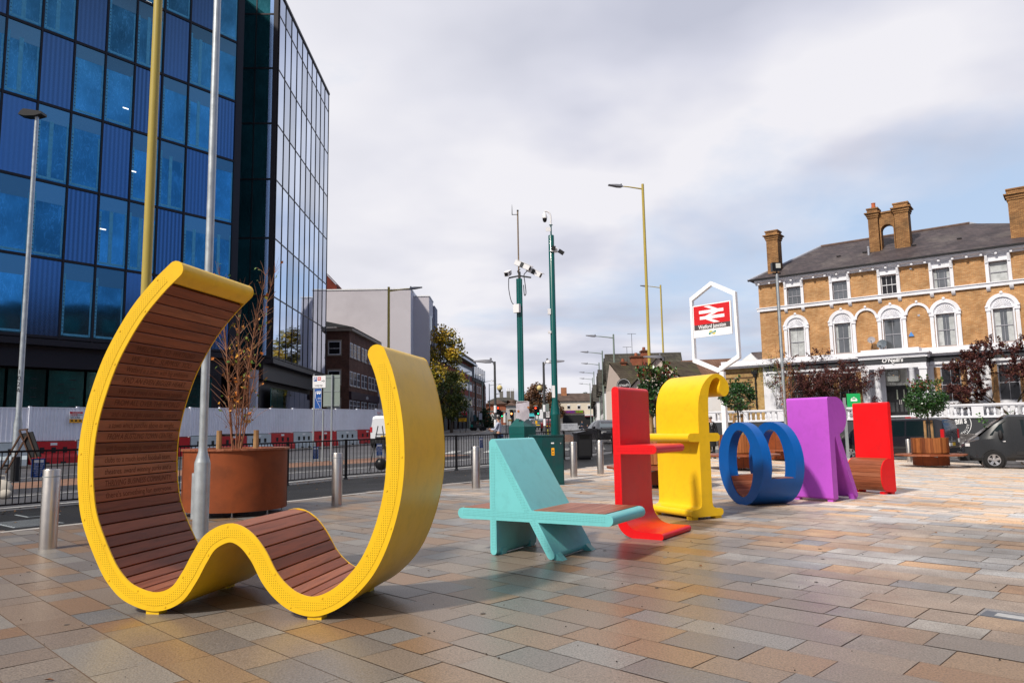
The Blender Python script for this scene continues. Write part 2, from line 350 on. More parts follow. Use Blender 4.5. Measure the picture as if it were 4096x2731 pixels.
# ================================================================ ground
def rowspace(a, b, n): return [a+(b-a)*i/n for i in range(n+1)]
gxs = [-900, -400, -150, -80]+rowspace(-60, 60, 60)+[80, 150, 400, 900]
gys = [-200, -60]+rowspace(-20, 120, 70)+rowspace(130, 250, 8)+[400, 900]
mb = MB(); vs = [(x, y, zg(x, y)) for y in gys for x in gxs]; nx = len(gxs)
M_asph = mat('road_asphalt', (.085, .083, .088), .55, var=.25, vscale=.35, bump=.3, bscale=90, rvar=.25, dirt=(.035, .034, .038), dscale=.25, damt=.7)
mb.add(vs, [(j*nx+i, j*nx+i+1, (j+1)*nx+i+1, (j+1)*nx+i) for j in range(len(gys)-1) for i in range(nx-1)], M_asph)
tag(one(mb, 'ground', smooth=60), kind='structure')
def drape(name, poly, m, lift, step=2.5, kind='structure', label=None):
    """sheet laid over the ground: convex polygon subdivided so that it follows the slope"""
    def clip(P, axis, lo, hi):
        for sgn, lim in ((1, lo), (-1, hi)):
            out = []
            for i in range(len(P)):
                a, b = P[i], P[(i+1) % len(P)]; da = sgn*(a[axis]-lim); db = sgn*(b[axis]-lim)
                if da >= 0: out.append(a)
                if da*db < 0:
                    t = da/(da-db); out.append((a[0]+(b[0]-a[0])*t, a[1]+(b[1]-a[1])*t))
            P = out
            if not P: break
        return P
    mb = MB(); xs = [p[0] for p in poly]; ys = [p[1] for p in poly]
    i0, i1 = math.floor(min(xs)/step), math.ceil(max(xs)/step); j0, j1 = math.floor(min(ys)/step), math.ceil(max(ys)/step)
    for j in range(j0, j1):
        S = clip([tuple(p[:2]) for p in poly], 1, j*step, (j+1)*step)
        if len(S) < 3: continue
        for i in range(i0, i1):
            Q = clip(S, 0, i*step, (i+1)*step)
            if len(Q) >= 3: mb.add([(x, y, zg(x, y)+lift) for x, y in Q], [tuple(range(len(Q)))], m)
    o = mb.build(name, smooth=0); tag(o, label, kind=kind); return o
def strip_poly(a, b, w, w2=None):
    a = np.array(a[:2], float); b = np.array(b[:2], float); d = nrm(b-a); n = np.array([-d[1], d[0]]); w2 = w2 or w
    return [tuple(a-n*w/2), tuple(b-n*w2/2), tuple(b+n*w2/2), tuple(a+n*w/2)]
# edge of the paved square, taken along the kerb
EDGE = [(-13.5, 3.2), (-7.44, 10.89), (-4.53, 14.94), (-2.96, 17.26), (-.68, 20.18), (3.41, 25.73), (8.28, 31.35), (17.99, 38.6), (18.51, 34.4), (19.9, 27.0), (22.5, 14.0), (23, 2), (10, -6), (-13.5, -6)]
def inside(x, y):
    c = False; n = len(EDGE)
    for i in range(n):
        (x1, y1), (x2, y2) = EDGE[i], EDGE[(i+1) % n]
        if (y1 > y) != (y2 > y) and x < (x2-x1)*(y-y1)/(y2-y1)+x1: c = not c
    return c
M_pave = attr_mat('granite_paving', [(0, (.36, .225, .135)), (.13, (.39, .275, .18)), (.28, (.32, .255, .205)), (.42, (.37, .315, .265)), (.56, (.255, .24, .23)), (.70, (.38, .295, .225)), (.82, (.235, .235, .24)), (.91, (.32, .315, .31)), (1, (.40, .37, .33))], rough=.5, speck=.5, sscale=85, wet_shade=True, bump=.25)
M_mort = mat('paving_joint', (.16, .11, .08), .9, var=.2)
sm = MB(); jm = MB(); dh = heading_vec(134.5)[:2]; dn = np.array([-dh[1], dh[0]])
rnd = random.Random(3); r = -26.0
while r < 46:
    wd = rnd.choice([.27, .30, .30, .36, .36]); a = -40+rnd.random()
    while a < 30:
        L = rnd.choice([.30, .42, .52, .62, .75, .45])*1.05
        cx0, cy0 = dh*(a+L/2)+dn*(r+wd/2)
        if cy0 > -3.5 and abs(cx0) < cy0*.95+6 and inside(cx0, cy0):
            g = .0028+.00012*max(0, cy0); c = [dh*(a+g)+dn*(r+g), dh*(a+L-g)+dn*(r+g), dh*(a+L-g)+dn*(r+wd-g), dh*(a+g)+dn*(r+wd-g)]
            tz = rnd.uniform(-.0012, .0012); tx = rnd.uniform(-.003, .003)
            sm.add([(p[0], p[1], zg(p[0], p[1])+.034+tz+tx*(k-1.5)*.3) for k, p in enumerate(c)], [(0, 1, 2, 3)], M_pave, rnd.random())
        a += L
    r += wd
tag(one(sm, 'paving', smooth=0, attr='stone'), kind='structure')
for k, (a, b) in enumerate(((0, 7), (7, 13))): pass
def fan(name, P, m, lift):
    mb = MB(); mb.add([(x, y, zg(x, y)+lift) for x, y in P], [tuple(range(len(P)))], m); return tag(mb.build(name, smooth=0), kind='structure')
drape('paving_bed', [(-13.5, -6), (10, -6), (-.5, 20.0), (-2.96, 17.16), (-4.53, 14.84), (-7.44, 10.79), (-13.5, 3.1)], M_mort, .028, step=2)
drape('paving_bed', [(10, -6), (23, 2), (22.5, 14), (19.9, 27), (18.51, 34.4), (17.9, 38.4), (8.28, 31.25), (3.41, 25.6), (-.5, 20.0)], M_mort, .0285, step=2)
M_kerb = mat('granite_kerb', (.36, .34, .32), .75, var=.2, vscale=6)
mb = MB()
for i in range(9):
    a = np.array(EDGE[i]); b = np.array(EDGE[i+1]); L = np.linalg.norm(b-a); k = max(1, int(L/.9)); d = (b-a)/L
    for j in range(k):
        p = a+d*L*(j+.006)/k; q = a+d*L*(j+.994)/k; zp, zq = zg(*p), zg(*q)
        mb.bar((p[0], p[1], zp-.02), (q[0], q[1], zq-.02), .15, .115, M_kerb)
tag(one(mb, 'kerb', smooth=0), kind='structure')
M_tar = mat('new_tarmac', (.012, .012, .013), .65, var=.25, vscale=.8, bump=.4, bscale=120, rvar=.25)

# ================================================================ the letter sculptures
def arc(cx, cz, r, a0, a1, n=8, rz=None):
    rz = rz or r
    return [(cx+r*cos(R(a0+(a1-a0)*i/n)), cz+rz*sin(R(a0+(a1-a0)*i/n))) for i in range(n+1)]
def letter(name, label, P, head, group='large painted letter seats across the square'):
    return thing(name, label, 'letter seat', P, head, group)
def screws(mb, pts, y, m):
    for x, z in pts: mb.tube([(x, y, z), (x, y-.004, z)], .008, m, n=8)
# ---- w
P = gp(1254, 2499)
LW = letter('letter_sculpture', 'giant yellow letter W seat with engraved wooden slats, largest of the letters', P, 10.7)
CW = [(-1.235, 2.715), (-1.39, 2.575), (-1.585, 2.35), (-1.775, 2.03), (-1.895, 1.71), (-1.955, 1.45), (-1.973, 1.2), (-1.955, .95), (-1.90, .72), (-1.755, .43), (-1.65, .285), (-1.52, .185), (-1.31, .13), (-1.13, .185), (-1.02, .32), (-.94, .46), (-.85, .585), (-.70, .652), (-.57, .61), (-.455, .49), (-.365, .34), (-.27, .235), (-.15, .158), (-.01, .13), (.13, .17), (.27, .265), (.41, .42), (.515, .63), (.59, .88), (.622, 1.12), (.620, 1.35), (.592, 1.58), (.535, 1.82), (.475, 1.975)]
C, S = resample(catmull(CW, 10), .028); T, Nn = normals2(C); DW = 1.07; h = .07
def outline(C, Nn, T, lo, hi):
    cap1 = [tuple(C[-1]+Nn[-1]*(hi+lo)/2+(-Nn[-1]*cos(a)+T[-1]*sin(a))*(hi-lo)/2) for a in np.linspace(.3, pi-.3, 7)]
    cap0 = [tuple(C[0]+Nn[0]*(hi+lo)/2+(Nn[0]*cos(a)-T[0]*sin(a))*(hi-lo)/2) for a in np.linspace(.3, pi-.3, 7)]
    return [tuple(p) for p in C+Nn*lo]+cap1+[tuple(p) for p in (C+Nn*hi)[::-1]]+cap0
ol = outline(C, Nn, T, -h, h)
i1 = next(i for i in range(len(C)) if C[i][0] > .30 and i > len(C)*.6)       # slats end here on the rising right arm
i0 = next(i for i, s in enumerate(S) if s > .10)
mb = MB()
mb.prism(ol, 0, .012, M_yel); mb.prism(ol, DW-.012, DW, M_yel)
inn = np.where((np.arange(len(C)) >= i0) & (np.arange(len(C)) <= i1), .036, h-.001)
sh = [tuple(p) for p in C-Nn*(h-.0015)]+[tuple(C[-1]+(-Nn[-1]*cos(a)+T[-1]*sin(a))*(h-.002)) for a in np.linspace(.3, pi-.3, 7)]+[tuple(p) for p in (C+Nn*inn[:, None])[::-1]]+[tuple(C[0]+(Nn[0]*cos(a)-T[0]*sin(a))*(h-.002)) for a in np.linspace(.3, pi-.3, 7)]
mb.prism(sh, .012, DW-.012, M_yel)
one(mb, 'body', LW, smooth=40)
mb = MB()
for i in range(4, len(C)-4):
    a, b, c, d = C[i]-Nn[i]*.030, C[i+1]-Nn[i+1]*.030, C[i+1]+Nn[i+1]*.030, C[i]+Nn[i]*.030
    mb.add([(a[0], -.002, a[1]), (b[0], -.002, b[1]), (c[0], -.002, c[1]), (d[0], -.002, d[1])], [(0, 1, 2, 3)], M_yeld)
one(mb, 'perforated_panel', LW, smooth=0)
for i in range(6, len(C)-4, 9):
    mb = MB(); screws(mb, [tuple(C[i]+Nn[i]*.048*(1 if (i//9) % 2 else -1))], 0, M_yel); one(mb, 'screw', LW)
mb = MB()
for i in range(i0, i1):
    a, b = C[i]+Nn[i]*.0372, C[i+1]+Nn[i+1]*.0372; mb.add([(a[0], .0132, a[1]), (b[0], .0132, b[1]), (b[0], DW-.0132, b[1]), (a[0], DW-.0132, a[1])], [(0, 1, 2, 3)], M_blkm)
one(mb, 'gap_dark_sheet', LW, smooth=60)  # black sheet added under the slats to darken the gaps
# slats
pitch = .0985; s = S[i0]+.004; k = 0; slat_mid = []
rnd = random.Random(11)
while s+pitch < S[i1]:
    f = lambda q: np.array([np.interp(q, S, C[:, 0]), np.interp(q, S, C[:, 1])])
    g = lambda q: nrm(np.array([np.interp(q, S, Nn[:, 0]), np.interp(q, S, Nn[:, 1])]))
    a, b = s+.004, s+pitch-.004; pa, pb, na, nb = f(a), f(b), g(a), g(b)
    mb = MB(); ch = .004
    q = [pa+na*.036, pb+nb*.036, pb+nb*(.068-ch), pb+(pa-pb)*.05+nb*.068, pa+(pb-pa)*.05+na*.068, pa+na*(.068-ch)]
    mb.prism([tuple(x) for x in q], .0135, DW-.0135, M_wood, a=rnd.random())
    one(mb, 'slat', LW, smooth=0, attr='stone'); slat_mid.append(((f((a+b)/2)), g((a+b)/2), pa, pb)); s += pitch; k += 1
lines = [('WELCOME  TO  WATFORD', .25, .78), ('WE   WILL   SURPRISE  YOU', .25, .80), ('Watford is a town with big ambitions', 0, .82), ('AND AN EVEN BIGGER HEART.', .25, .84), ('We are proud to welcome people', .15, .84), ('FROM ALL OVER THE WORLD', .0, .84), ('and - at just eight square miles - we are', .3, .84), ('a town which punches above its weight.', 0, .84), ('FROM A BUSTLING TOWN CENTRE,', .3, .84), ('with fantastic shopping, restaurants, bars and', .3, .84), ('clubs to a much loved football team,', 0, .84), ('theatres, award winning parks and a', .25, .84), ('THRIVING BUSINESS COMMUNITY,', .3, .84), ("there's something for everyone.", 0, .84)]
mb = MB()
for (txt, shr, wd), (c, n_, pa, pb) in zip(lines, slat_mid[6:]):
    up = nrm(pa-pb)
    ux = Vector((0, 1, 0)); o = c+n_*.0685
    mb.text(txt, .066, (o[0], .13+wd/2, o[1]-.0*up[1]), (0, 1, 0), (up[0], 0, up[1]), M_engr, ext=.0008, shear=shr, width=wd)
one(mb, 'engraved_lettering', LW, smooth=0)
for x in (-1.33, 0.0):
    for y in (.0, DW-.12):
        mb = MB(); mb.box(x-.055, x+.055, y+.012, y+.11, -.0, .075, M_yel); one(mb, 'foot', LW)
# ---- a
P = gp(1800+925*.4677, 1700+1190*.4677)
LA = letter('letter_sculpture', 'pale aqua letter A bench with a wooden seat on either side of a sloping back', P, 31)
oa = arc(-.785, 1.245, .045, 180, 31, 7)+[(-.30, .53)]+arc(.57, .47, .06, 90, -90, 8)+[(-.228, .41)]+arc(-.085, .085, .045, 31, -149, 9)+[(-.333, .41), (-.75, .41)]+arc(-.79, .08, .04, 0, -180, 8)+[(-.83, .41)]+arc(-1.2, .47, .06, -90, -270, 8)+[(-.83, .53)]
DA = .885; mb = MB(); mb.prism(oa, 0, DA, M_teal); one(mb, 'body', LA, smooth=40)
mb = MB()
def dotstrip(mb, pts, w, m, y=-.0015):
    for p, q in zip(pts[:-1], pts[1:]):
        p = np.array(p, float); q = np.array(q, float); d = nrm(q-p); n = np.array([-d[1], d[0]])*w/2
        a, b, c, e = p-n, q-n, q+n, p+n; mb.add([(t_[0], y, t_[1]) for t_ in (a, b, c, e)], [(0, 1, 2, 3)], m)
dotstrip(mb, [(-.787, .10), (-.787, .44)], .05, M_teald); dotstrip(mb, [(-.787, .52), (-.787, 1.21)], .05, M_teald)
dotstrip(mb, [(-1.19, .478), (.55, .478)], .06, M_teald); dotstrip(mb, [(-.755, 1.19), (-.36, .52)], .055, M_teald, -.0018); dotstrip(mb, [(-.30, .435), (-.11, .12)], .055, M_teald)
one(mb, 'perforated_panel', LA, smooth=0)
rnd = random.Random(5)
for x0, x1 in ((-1.185, -.838), (-.285, .55)):
    n = int((x1-x0)/.088); w = (x1-x0)/n
    for i in range(n):
        mb = MB(); mb.box(x0+i*w+.002, x0+(i+1)*w-.002, .012, DA-.012, .5305, .537, M_wood, a=.45+.5*rnd.random()); one(mb, 'slat', LA, smooth=0, attr='stone')
for x, y, dx in ((-.79, .10, 0), (-.79, DA-.16, 0), (-.04, .03, .07), (-.04, DA-.15, .07)):
    mb = MB(); mb.add([(x-.05-dx*.6, y, .10), (x+.05-dx*.6, y, .10), (x+.05-dx*.6, y+.1, .10), (x-.05-dx*.6, y+.1, .10), (x-.05+dx, y, 0), (x+.05+dx, y, 0), (x+.05+dx, y+.1, 0), (x-.05+dx, y+.1, 0)], [(0, 1, 2, 3), (4, 5, 6, 7), (0, 1, 5, 4), (1, 2, 6, 5), (2, 3, 7, 6), (3, 0, 4, 7)], M_teal); one(mb, 'foot', LA)
# ---- t
P = gp(1800+1800*.4677, 1700+1008*.4677)
LT = letter('letter_sculpture', 'red letter T with curved foot and one crossbar arm beside the aqua letter A', P, 34)
ot = arc(-.54, 1.86, .05, 180, 0, 8)+[(-.49, 1.17)]+arc(-.06, 1.115, .055, 90, -90, 8)+[(-.49, 1.06), (-.49, .48)]+[tuple(p) for p in catmull([(-.49, .44), (-.47, .28), (-.39, .165), (-.27, .115), (-.1, .11)], 5)]+arc(0, .07, .042, 80, -90, 8)+[tuple(p) for p in catmull([(-.2, .028), (-.36, .032), (-.49, .09), (-.565, .21), (-.588, .43)], 5)]+[(-.59, .6)]
DT = .93; mb = MB(); mb.prism(ot, 0, DT, M_red); one(mb, 'body', LT, smooth=40)
mb = MB(); dotstrip(mb, [(-.54, .45), (-.54, 1.06)], .06, M_redd); dotstrip(mb, [(-.54, 1.17), (-.54, 1.84)], .06, M_redd); dotstrip(mb, [(-.54, 1.115), (-.07, 1.115)], .06, M_redd); one(mb, 'perforated_panel', LT, smooth=0)
for x in (-.33, -.03):
    for y in (.06, DT-.16):
        mb = MB(); mb.box(x-.05, x+.05, y, y+.1, 0, .04, M_red); one(mb, 'foot', LT)
# ---- f
P = gp(1800+2095*.4677, 1700+835*.4677)
LF = letter('letter_sculpture', 'tall yellow letter F with a curled top and two crossbar arms, behind the red T', P, -27)
of = [(.15, .30), (.15, 1.16)]+arc(0, 1.225, .062, -90, -270, 8)+[(.15, 1.288)]+[tuple(p) for p in catmull([(.15, 1.5), (.17, 1.76), (.24, 1.96), (.36, 2.10), (.51, 2.175), (.66, 2.145), (.76, 2.04), (.78, 1.94), (.74, 1.86), (.66, 1.835), (.60, 1.885), (.585, 1.96), (.61, 2.05), (.59, 2.10), (.53, 2.115), (.45, 2.07), (.39, 1.96), (.36, 1.80), (.35, 1.56)], 5)]+[(.35, 1.288)]+arc(.49, 1.225, .062, 90, -90, 8)+[(.35, 1.163), (.35, .30)]+[tuple(p) for p in catmull([(.352, .26), (.37, .21), (.43, .185)], 4)]+arc(.50, .128, .055, 90, -90, 7)+arc(-.0, .128, .055, -90, -270, 7)+[tuple(p) for p in catmull([(.07, .185), (.13, .21), (.148, .26)], 4)]
DF = 1.0; mb = MB(); mb.prism(of, 0, DF, M_yel); one(mb, 'body', LF, smooth=40)
for x in (.02, .47):
    for y in (.02, DF-.14):
        mb = MB(); mb.box(x-.06, x+.06, y, y+.11, 0, .08, M_yel); one(mb, 'foot', LF)
# ---- o
P = gp(2800+470*.3827, 1450+1508*.3827)
LO = letter('letter_sculpture', 'blue letter O barrel seat of two rings joined by a low shell', P, 74)
ocx, ocz = -.085, .735
def ell(rx, rz, a0, a1, n, cx=ocx): return [(cx+rx*cos(R(a0+(a1-a0)*i/n)), ocz+rz*sin(R(a0+(a1-a0)*i/n))) for i in range(n+1)]
def ring(mb, y0, y1, m):
    n = 64; A = ell(.675, .71, 0, 360, n)[:-1]; B = ell(.37, .575, 0, 360, n, ocx+.015)[:-1]
    vs = [(x, y, z) for y in (y0, y1) for L_ in (A, B) for x, z in L_]; fs = []
    for i in range(n):
        j = (i+1) % n
        fs += [(i, j, n+j, n+i), (2*n+i, 2*n+j, 3*n+j, 3*n+i), (i, j, 2*n+j, 2*n+i), (n+i, n+j, 3*n+j, 3*n+i)]
    mb.add(vs, fs, m)
mb = MB(); ring(mb, 0, .17, M_blu); one(mb, 'front_ring', LO, smooth=40)
mb = MB(); ring(mb, .63, .80, M_blu); one(mb, 'rear_ring', LO, smooth=40)
aL = math.degrees(math.asin((.50-ocz)/.71)); aI = math.degrees(math.asin((.50-ocz)/.575))
mb = MB(); mb.prism(ell(.675, .71, 180-aL, 360+aL, 40)+ell(.37, .575, 360+aI, 180-aI, 30, ocx+.015), .1702, .6298, M_blu); one(mb, 'shell', LO, smooth=40)
rnd = random.Random(8); L = ell(.37, .575, 180-aI, 360+aI, 13, ocx+.015); Li = ell(.35, .552, 180-aI, 360+aI, 13, ocx+.015)
for i in range(13):
    mb = MB(); p, q, r1, r2 = map(np.array, (L[i], L[i+1], Li[i+1], Li[i])); e = .03
    mb.prism([tuple(p+(q-p)*e), tuple(q-(q-p)*e), tuple(r1-(r1-r2)*e), tuple(r2+(r1-r2)*e)], .02, .78, M_wood, a=.3+.6*rnd.random()); one(mb, 'slat', LO, smooth=0, attr='stone')
for x0, x1 in ((ocx-.60, ocx-.36), (ocx+.365, ocx+.60)):
    mb = MB(); mb.box(x0, x1, .175, .625, .5005, .512, M_wood, a=.85); one(mb, 'armrest_board', LO, smooth=0, attr='stone')
for y in (.1, .62):
    mb = MB(); mb.box(ocx-.1, ocx+.1, y, y+.1, 0, .05, M_blu); one(mb, 'foot', LO)
# ---- r
P = gp(2800+1385*.3827, 1450+1480*.3827)
LR = letter('letter_sculpture', 'purple letter R with a tall flat back standing next to the blue rings', P, -38)
orr = [(.05, .11), (.05, 1.82)]+arc(.09, 1.83, .04, 180, 90, 4)+[tuple(p) for p in catmull([(.22, 1.872), (.40, 1.865), (.56, 1.79), (.655, 1.64), (.675, 1.50), (.63, 1.36), (.53, 1.26), (.41, 1.215)], 5)]+[(.40, 1.19), (.905, .12)]+arc(.865, .10, .035, 0, -120, 5)+[(.80, .11), (.245, 1.17), (.215, 1.10), (.215, .11)]+arc(.18, .11, .035, 0, -90, 4)+arc(.085, .11, .035, -90, -170, 4)
DR = .80; mb = MB(); mb.prism(orr, 0, DR, M_pur); one(mb, 'body', LR, smooth=40)
for x, dx in ((.13, 0), (.86, .03)):
    for y in (.03, DR-.13):
        mb = MB(); mb.add([(x-.05-dx, y, .12), (x+.05-dx, y, .12), (x+.05-dx, y+.1, .12), (x-.05-dx, y+.1, .12), (x-.05+dx, y, 0), (x+.05+dx, y, 0), (x+.05+dx, y+.1, 0), (x-.05+dx, y+.1, 0)], [(0, 1, 2, 3), (4, 5, 6, 7), (0, 1, 5, 4), (1, 2, 6, 5), (2, 3, 7, 6), (3, 0, 4, 7)], M_pur); one(mb, 'foot', LR)
# ---- d
P = gp(2800+1935*.3827, 1450+1398*.3827)
LD = letter('letter_sculpture', 'red letter D seat with rounded bowl of wooden slats, farthest of the letters', P, -28)
bowl = [tuple(p) for p in catmull([(.268, .73), (.16, .728), (.04, .67), (-.035, .56), (-.062, .42), (-.05, .25), (.01, .13), (.09, .085), (.20, .075)], 6)]
od = [(.27, 1.79)]+arc(.315, 1.80, .045, 180, 0, 7)+[(.36, .12)]+arc(.32, .115, .04, 0, -90, 4)+bowl[::-1]
DD = .80; mb = MB(); mb.prism(od, 0, .02, M_red); mb.prism(od, DD-.02, DD, M_red)
bi = [(x+(.15-x)*.09, z+(.4-z)*.09) for x, z in bowl]
mb.prism([(.2705, 1.79)]+arc(.315, 1.80, .0445, 180, 0, 7)+[(.3595, .12)]+arc(.32, .115, .0395, 0, -90, 4)+bi[::-1], .02, DD-.02, M_red); one(mb, 'body', LD, smooth=40)
Bs, ss = resample(np.array(bowl), .004); n = 11; tot = ss[-1]*.86
for i in range(n):
    a, b = tot*i/n+.003, tot*(i+1)/n-.003; f = lambda q, m_: np.array([np.interp(q, ss, Bs[:, 0])*(1-m_)+.15*m_, np.interp(q, ss, Bs[:, 1])*(1-m_)+.4*m_])
    mb = MB(); mb.prism([tuple(f(a, .004)), tuple(f((a+b)/2, .0)), tuple(f(b, .004)), tuple(f(b, .085)), tuple(f(a, .085))], .0215, DD-.0215, M_wood, a=.5+.5*rnd.random()); one(mb, 'slat', LD, smooth=0, attr='stone')
for x in (.08, .30):
    for y in (.03, DD-.13):
        mb = MB(); mb.box(x-.05, x+.05, y, y+.1, 0, .085, M_red); one(mb, 'foot', LD)
# ================================================================ street furniture around the square
def lp(loc, h, u, v, y=0.):
    """local (x, z) of a photographed feature on the upright plane at local depth y of a thing at loc with heading h"""
    L = np.array(loc, float); ax = heading_vec(h); e = np.array([cos(R(h)), -sin(R(h)), 0]); d = ray(u, v); o = np.array([0, 0, CAMH])
    t = ((L+ax*y-o)@ax)/(d@ax); q = o+t*d-L; return float(q@e), float(q[2])
# ---- bollards
BL = [((190, 2205), 'stainless steel bollard in the left foreground with a yellow reflection'), ((1347, 2025), 'stainless steel bollard seen inside the right arm of the yellow W'), ((1904, 1957), 'stainless steel bollard just left of the aqua letter A'), ((2296, 1912), 'stainless steel bollard just right of the dark green cabinet'), ((2403, 1900), 'stainless steel bollard just left of the red letter T'), ((3639, 1850), 'stainless steel bollard between the far red letter and the right planter'), ((3942, 1872), 'stainless steel bollard in front of the parked van on the right')]
b0 = None
for (uv, lab) in BL:
    p = gp(*uv); hh = 1.0
    if b0 is None:
        b0 = thing('bollard', lab, 'bollard', p, 0, 'stainless steel bollards around the square')
        mb = MB(); mb.lathe([(.098, 0), (.098, .985), (.092, .996), (.0, 1.0)], M_ss, n=28); one(mb, 'post', b0, smooth=30)
        mb = MB(); mb.lathe([(.0985, .9), (.1, .9), (.1, .912), (.0985, .912)], M_galvd, n=28); one(mb, 'collar', b0)
    else: dup(b0, p, label=lab)
# ---- tall galvanised lamp column that runs out of the picture
def column(name, label, cat, loc, prof, m, group=None, h=0): 
    t = thing(name, label, cat, loc, h, group); mb = MB(); mb.lathe(prof, m, n=24); one(mb, 'column', t, smooth=40); return t
g = gp(800, 2160); g[2] = zg(g[0], g[1])+.03
t = column('lamp_column', 'galvanised lamp column with a wide base standing behind the yellow W', 'lamp post', g, [(.102, 0), (.102, .98), (.098, 1.0), (.058, 1.13), (.056, 1.2), (.048, 9.5)], M_galv)
mb = MB(); mb.box(-.115, -.085, -.05, .05, .25, .85, M_galv); one(mb, 'access_door', t)
# ---- olive columns with road lanterns
def lantern(t, H, reach, m_arm, m_head, ang=0., size=1., tilt=.06, cell=True):
    ca, sa = cos(R(ang)), sin(R(ang))
    mb = MB(); mb.tube([(0, 0, H-.12*size), (reach*ca*.75, reach*sa*.75, H-.02*size), (reach*ca, reach*sa, H)], [.034*size, .026*size, .022*size], m_arm, n=8); one(mb, 'arm', t)
    mb = MB(); L = .62*size; pts = []
    for k, (f, w, th) in enumerate(((0, .05, .05), (.12, .11, .10), (.4, .13, .10), (1.0, .10, .03))):
        c = Vector((ca*(reach+f*L), sa*(reach+f*L), H+.01+f*tilt*size)); s = Vector((-sa, ca, 0))*w*size; z = Vector((0, 0, th*size/2)); pts.append([c-s-z, c+s-z, c+s*.6+z, c-s*.6+z])
    vs = [p for q in pts for p in q]; fs = [(3, 2, 1, 0), (12, 13, 14, 15)]
    for i in range(3):
        for j in range(4): fs.append((i*4+j, i*4+(j+1) % 4, i*4+4+(j+1) % 4, i*4+4+j))
    mb.add(vs, fs, m_head); hd = one(mb, 'lantern', t)
    if cell: mb = MB(); mb.lathe([(.035*size, 0), (.035*size, .05*size), (0, .07*size)], m_head, (ca*(reach+.1*L), sa*(reach+.1*L), H+.06*size), n=8); one(mb, 'photocell', hd)
p = np.array([-7.95, 15.8, 0.]); t = column('lamp_column', 'olive yellow lamp column rising behind the top of the W', 'lamp post', p, [(.11, 0), (.105, 2), (.088, 14)], M_olive)
def street_lamp(loc, uv_top, r0, r1, reach, ang, m, label, group='street lamps', size=1., mh=M_sil):
    H = at(uv_top[0], uv_top[1], loc[1])[2]-loc[2]
    t = thing('street_lamp', label, 'street lamp', loc, 0, group); mb = MB(); mb.lathe([(r0*1.5, 0), (r0*1.5, 1.1), (r0, 1.4), (r1, H), (0, H+.02)], m, n=14); one(mb, 'column', t, smooth=40)
    lantern(t, H-.15, reach, m, mh, ang, size); return t
M_hd = mat('lantern_grey', (.20, .20, .22), .4, .3)
street_lamp(gx(2598, 46), (2565, 737), .105, .085, 1.3, 183, M_olive, 'tall olive lamp post with one arm, rising behind the yellow F', mh=M_hd, size=1.5)
street_lamp(gx(2655, 88), (2643, 1140), .12, .10, 1.5, 183, M_olive, 'olive lamp post seen just right of the tall olive one', mh=M_hd, size=1.6)
street_lamp(gx(1551, 60), (1551, 1148), .12, .10, 1.7, 3, M_olive, 'olive lamp post in front of the pale rendered building', mh=M_hd, size=1.7)
street_lamp(gx(1584, 96), (1583, 1346), .11, .08, 1.7, 3, M_grnp, 'small pale green lamp post beside the olive one at the rendered building', mh=M_hd, size=1.7)
# ---- lamp column 102A with a flat black head
g = gp(58, 1925); H = at(130, 470, g[1])[2]-g[2]
t = thing('street_lamp', 'galvanised lamp post numbered 102A with a flat black head, far left', 'street lamp', g, 0, 'street lamps')
mb = MB(); mb.lathe([(.118, 0), (.118, 1.75), (.08, 2.0), (.078, 4.), (.06, H)], M_galv, n=18); one(mb, 'column', t, smooth=40)
mb = MB(); mb.lathe([(.1195, 0), (.1195, .75)], M_blkm, n=18); one(mb, 'base_sleeve', t)
mb = MB(); mb.prism([(-.52, .05), (-.46, .16), (-.36, .24), (-.1, .20), (.22, .14), (.22, .06), (.0, .0), (-.3, -.0)], -.16, .16, M_blk); one(mb, 'lantern', t).location = (0, 0, H)
mb = MB()
for k, ch in enumerate('102A'): mb.text(ch, .2, (0, -.080, 3.35-k*.19), (1, 0, 0), (0, 0, 1), M_blkm, ext=0.004)
one(mb, 'number', t, smooth=0)
# ---- round corten planter behind the W
def corten_drum(t, r, z0, z1, name='drum'):
    mb = MB(); mb.lathe([(r-.03, z0), (r, z0), (r, z1), (r-.03, z1)], M_corten, n=56); one(mb, name, t, smooth=30)
    for a in (-98, 10, 130, 215):
        mb = MB(); c, s = cos(R(a)), sin(R(a)); mb.bar((c*(r+.0015), s*(r+.0015), z0+.01), (c*(r+.0015), s*(r+.0015), z1-.01), .008, .004, M_blkm, up=(c, s, 0)); one(mb, 'seam', t)
    for k in range(8):
        a = 2*pi*k/8+.3; mb = MB(); mb.tube([(cos(a)*(r-.09), sin(a)*(r-.09), 0), (cos(a)*(r-.09), sin(a)*(r-.09), z0)], .012, M_galv, n=6); mb.lathe([(.03, 0), (.03, .012), (0, .014)], M_galv, (cos(a)*(r-.09), sin(a)*(r-.09), 0), n=10); one(mb, 'foot', t)
M_soil = mat('soil', (.05, .034, .022), .95, var=.4, vscale=20)
PL = (-4.84, 13.0, .03)
t = thing('round_planter', 'large round rusty steel planter holding the bare birch behind the W', 'planter', PL)
corten_drum(t, .86, .09, 1.08)
rnd = random.Random(2)
for k in range(44):
    a0, a1 = 2*pi*k/44, 2*pi*(k+.96)/44; mb = MB()
    P4 = [(.62*cos(a0), .62*sin(a0)), (.89*cos(a0), .89*sin(a0)), (.89*cos(a1), .89*sin(a1)), (.62*cos(a1), .62*sin(a1))]; mb.prism(P4, 1.082, 1.115, M_wood, 'z', a=.5+.5*rnd.random()); one(mb, 'rim_board', t, smooth=0, attr='stone')
mb = MB(); mb.lathe([(.62, 1.02), (0, 1.05)], M_soil, n=24); one(mb, 'soil', t)
M_stake = mat('timber_stake', (.34, .20, .09), .8, var=.25, vscale=9, dirt=(.12, .07, .03), dscale=4)
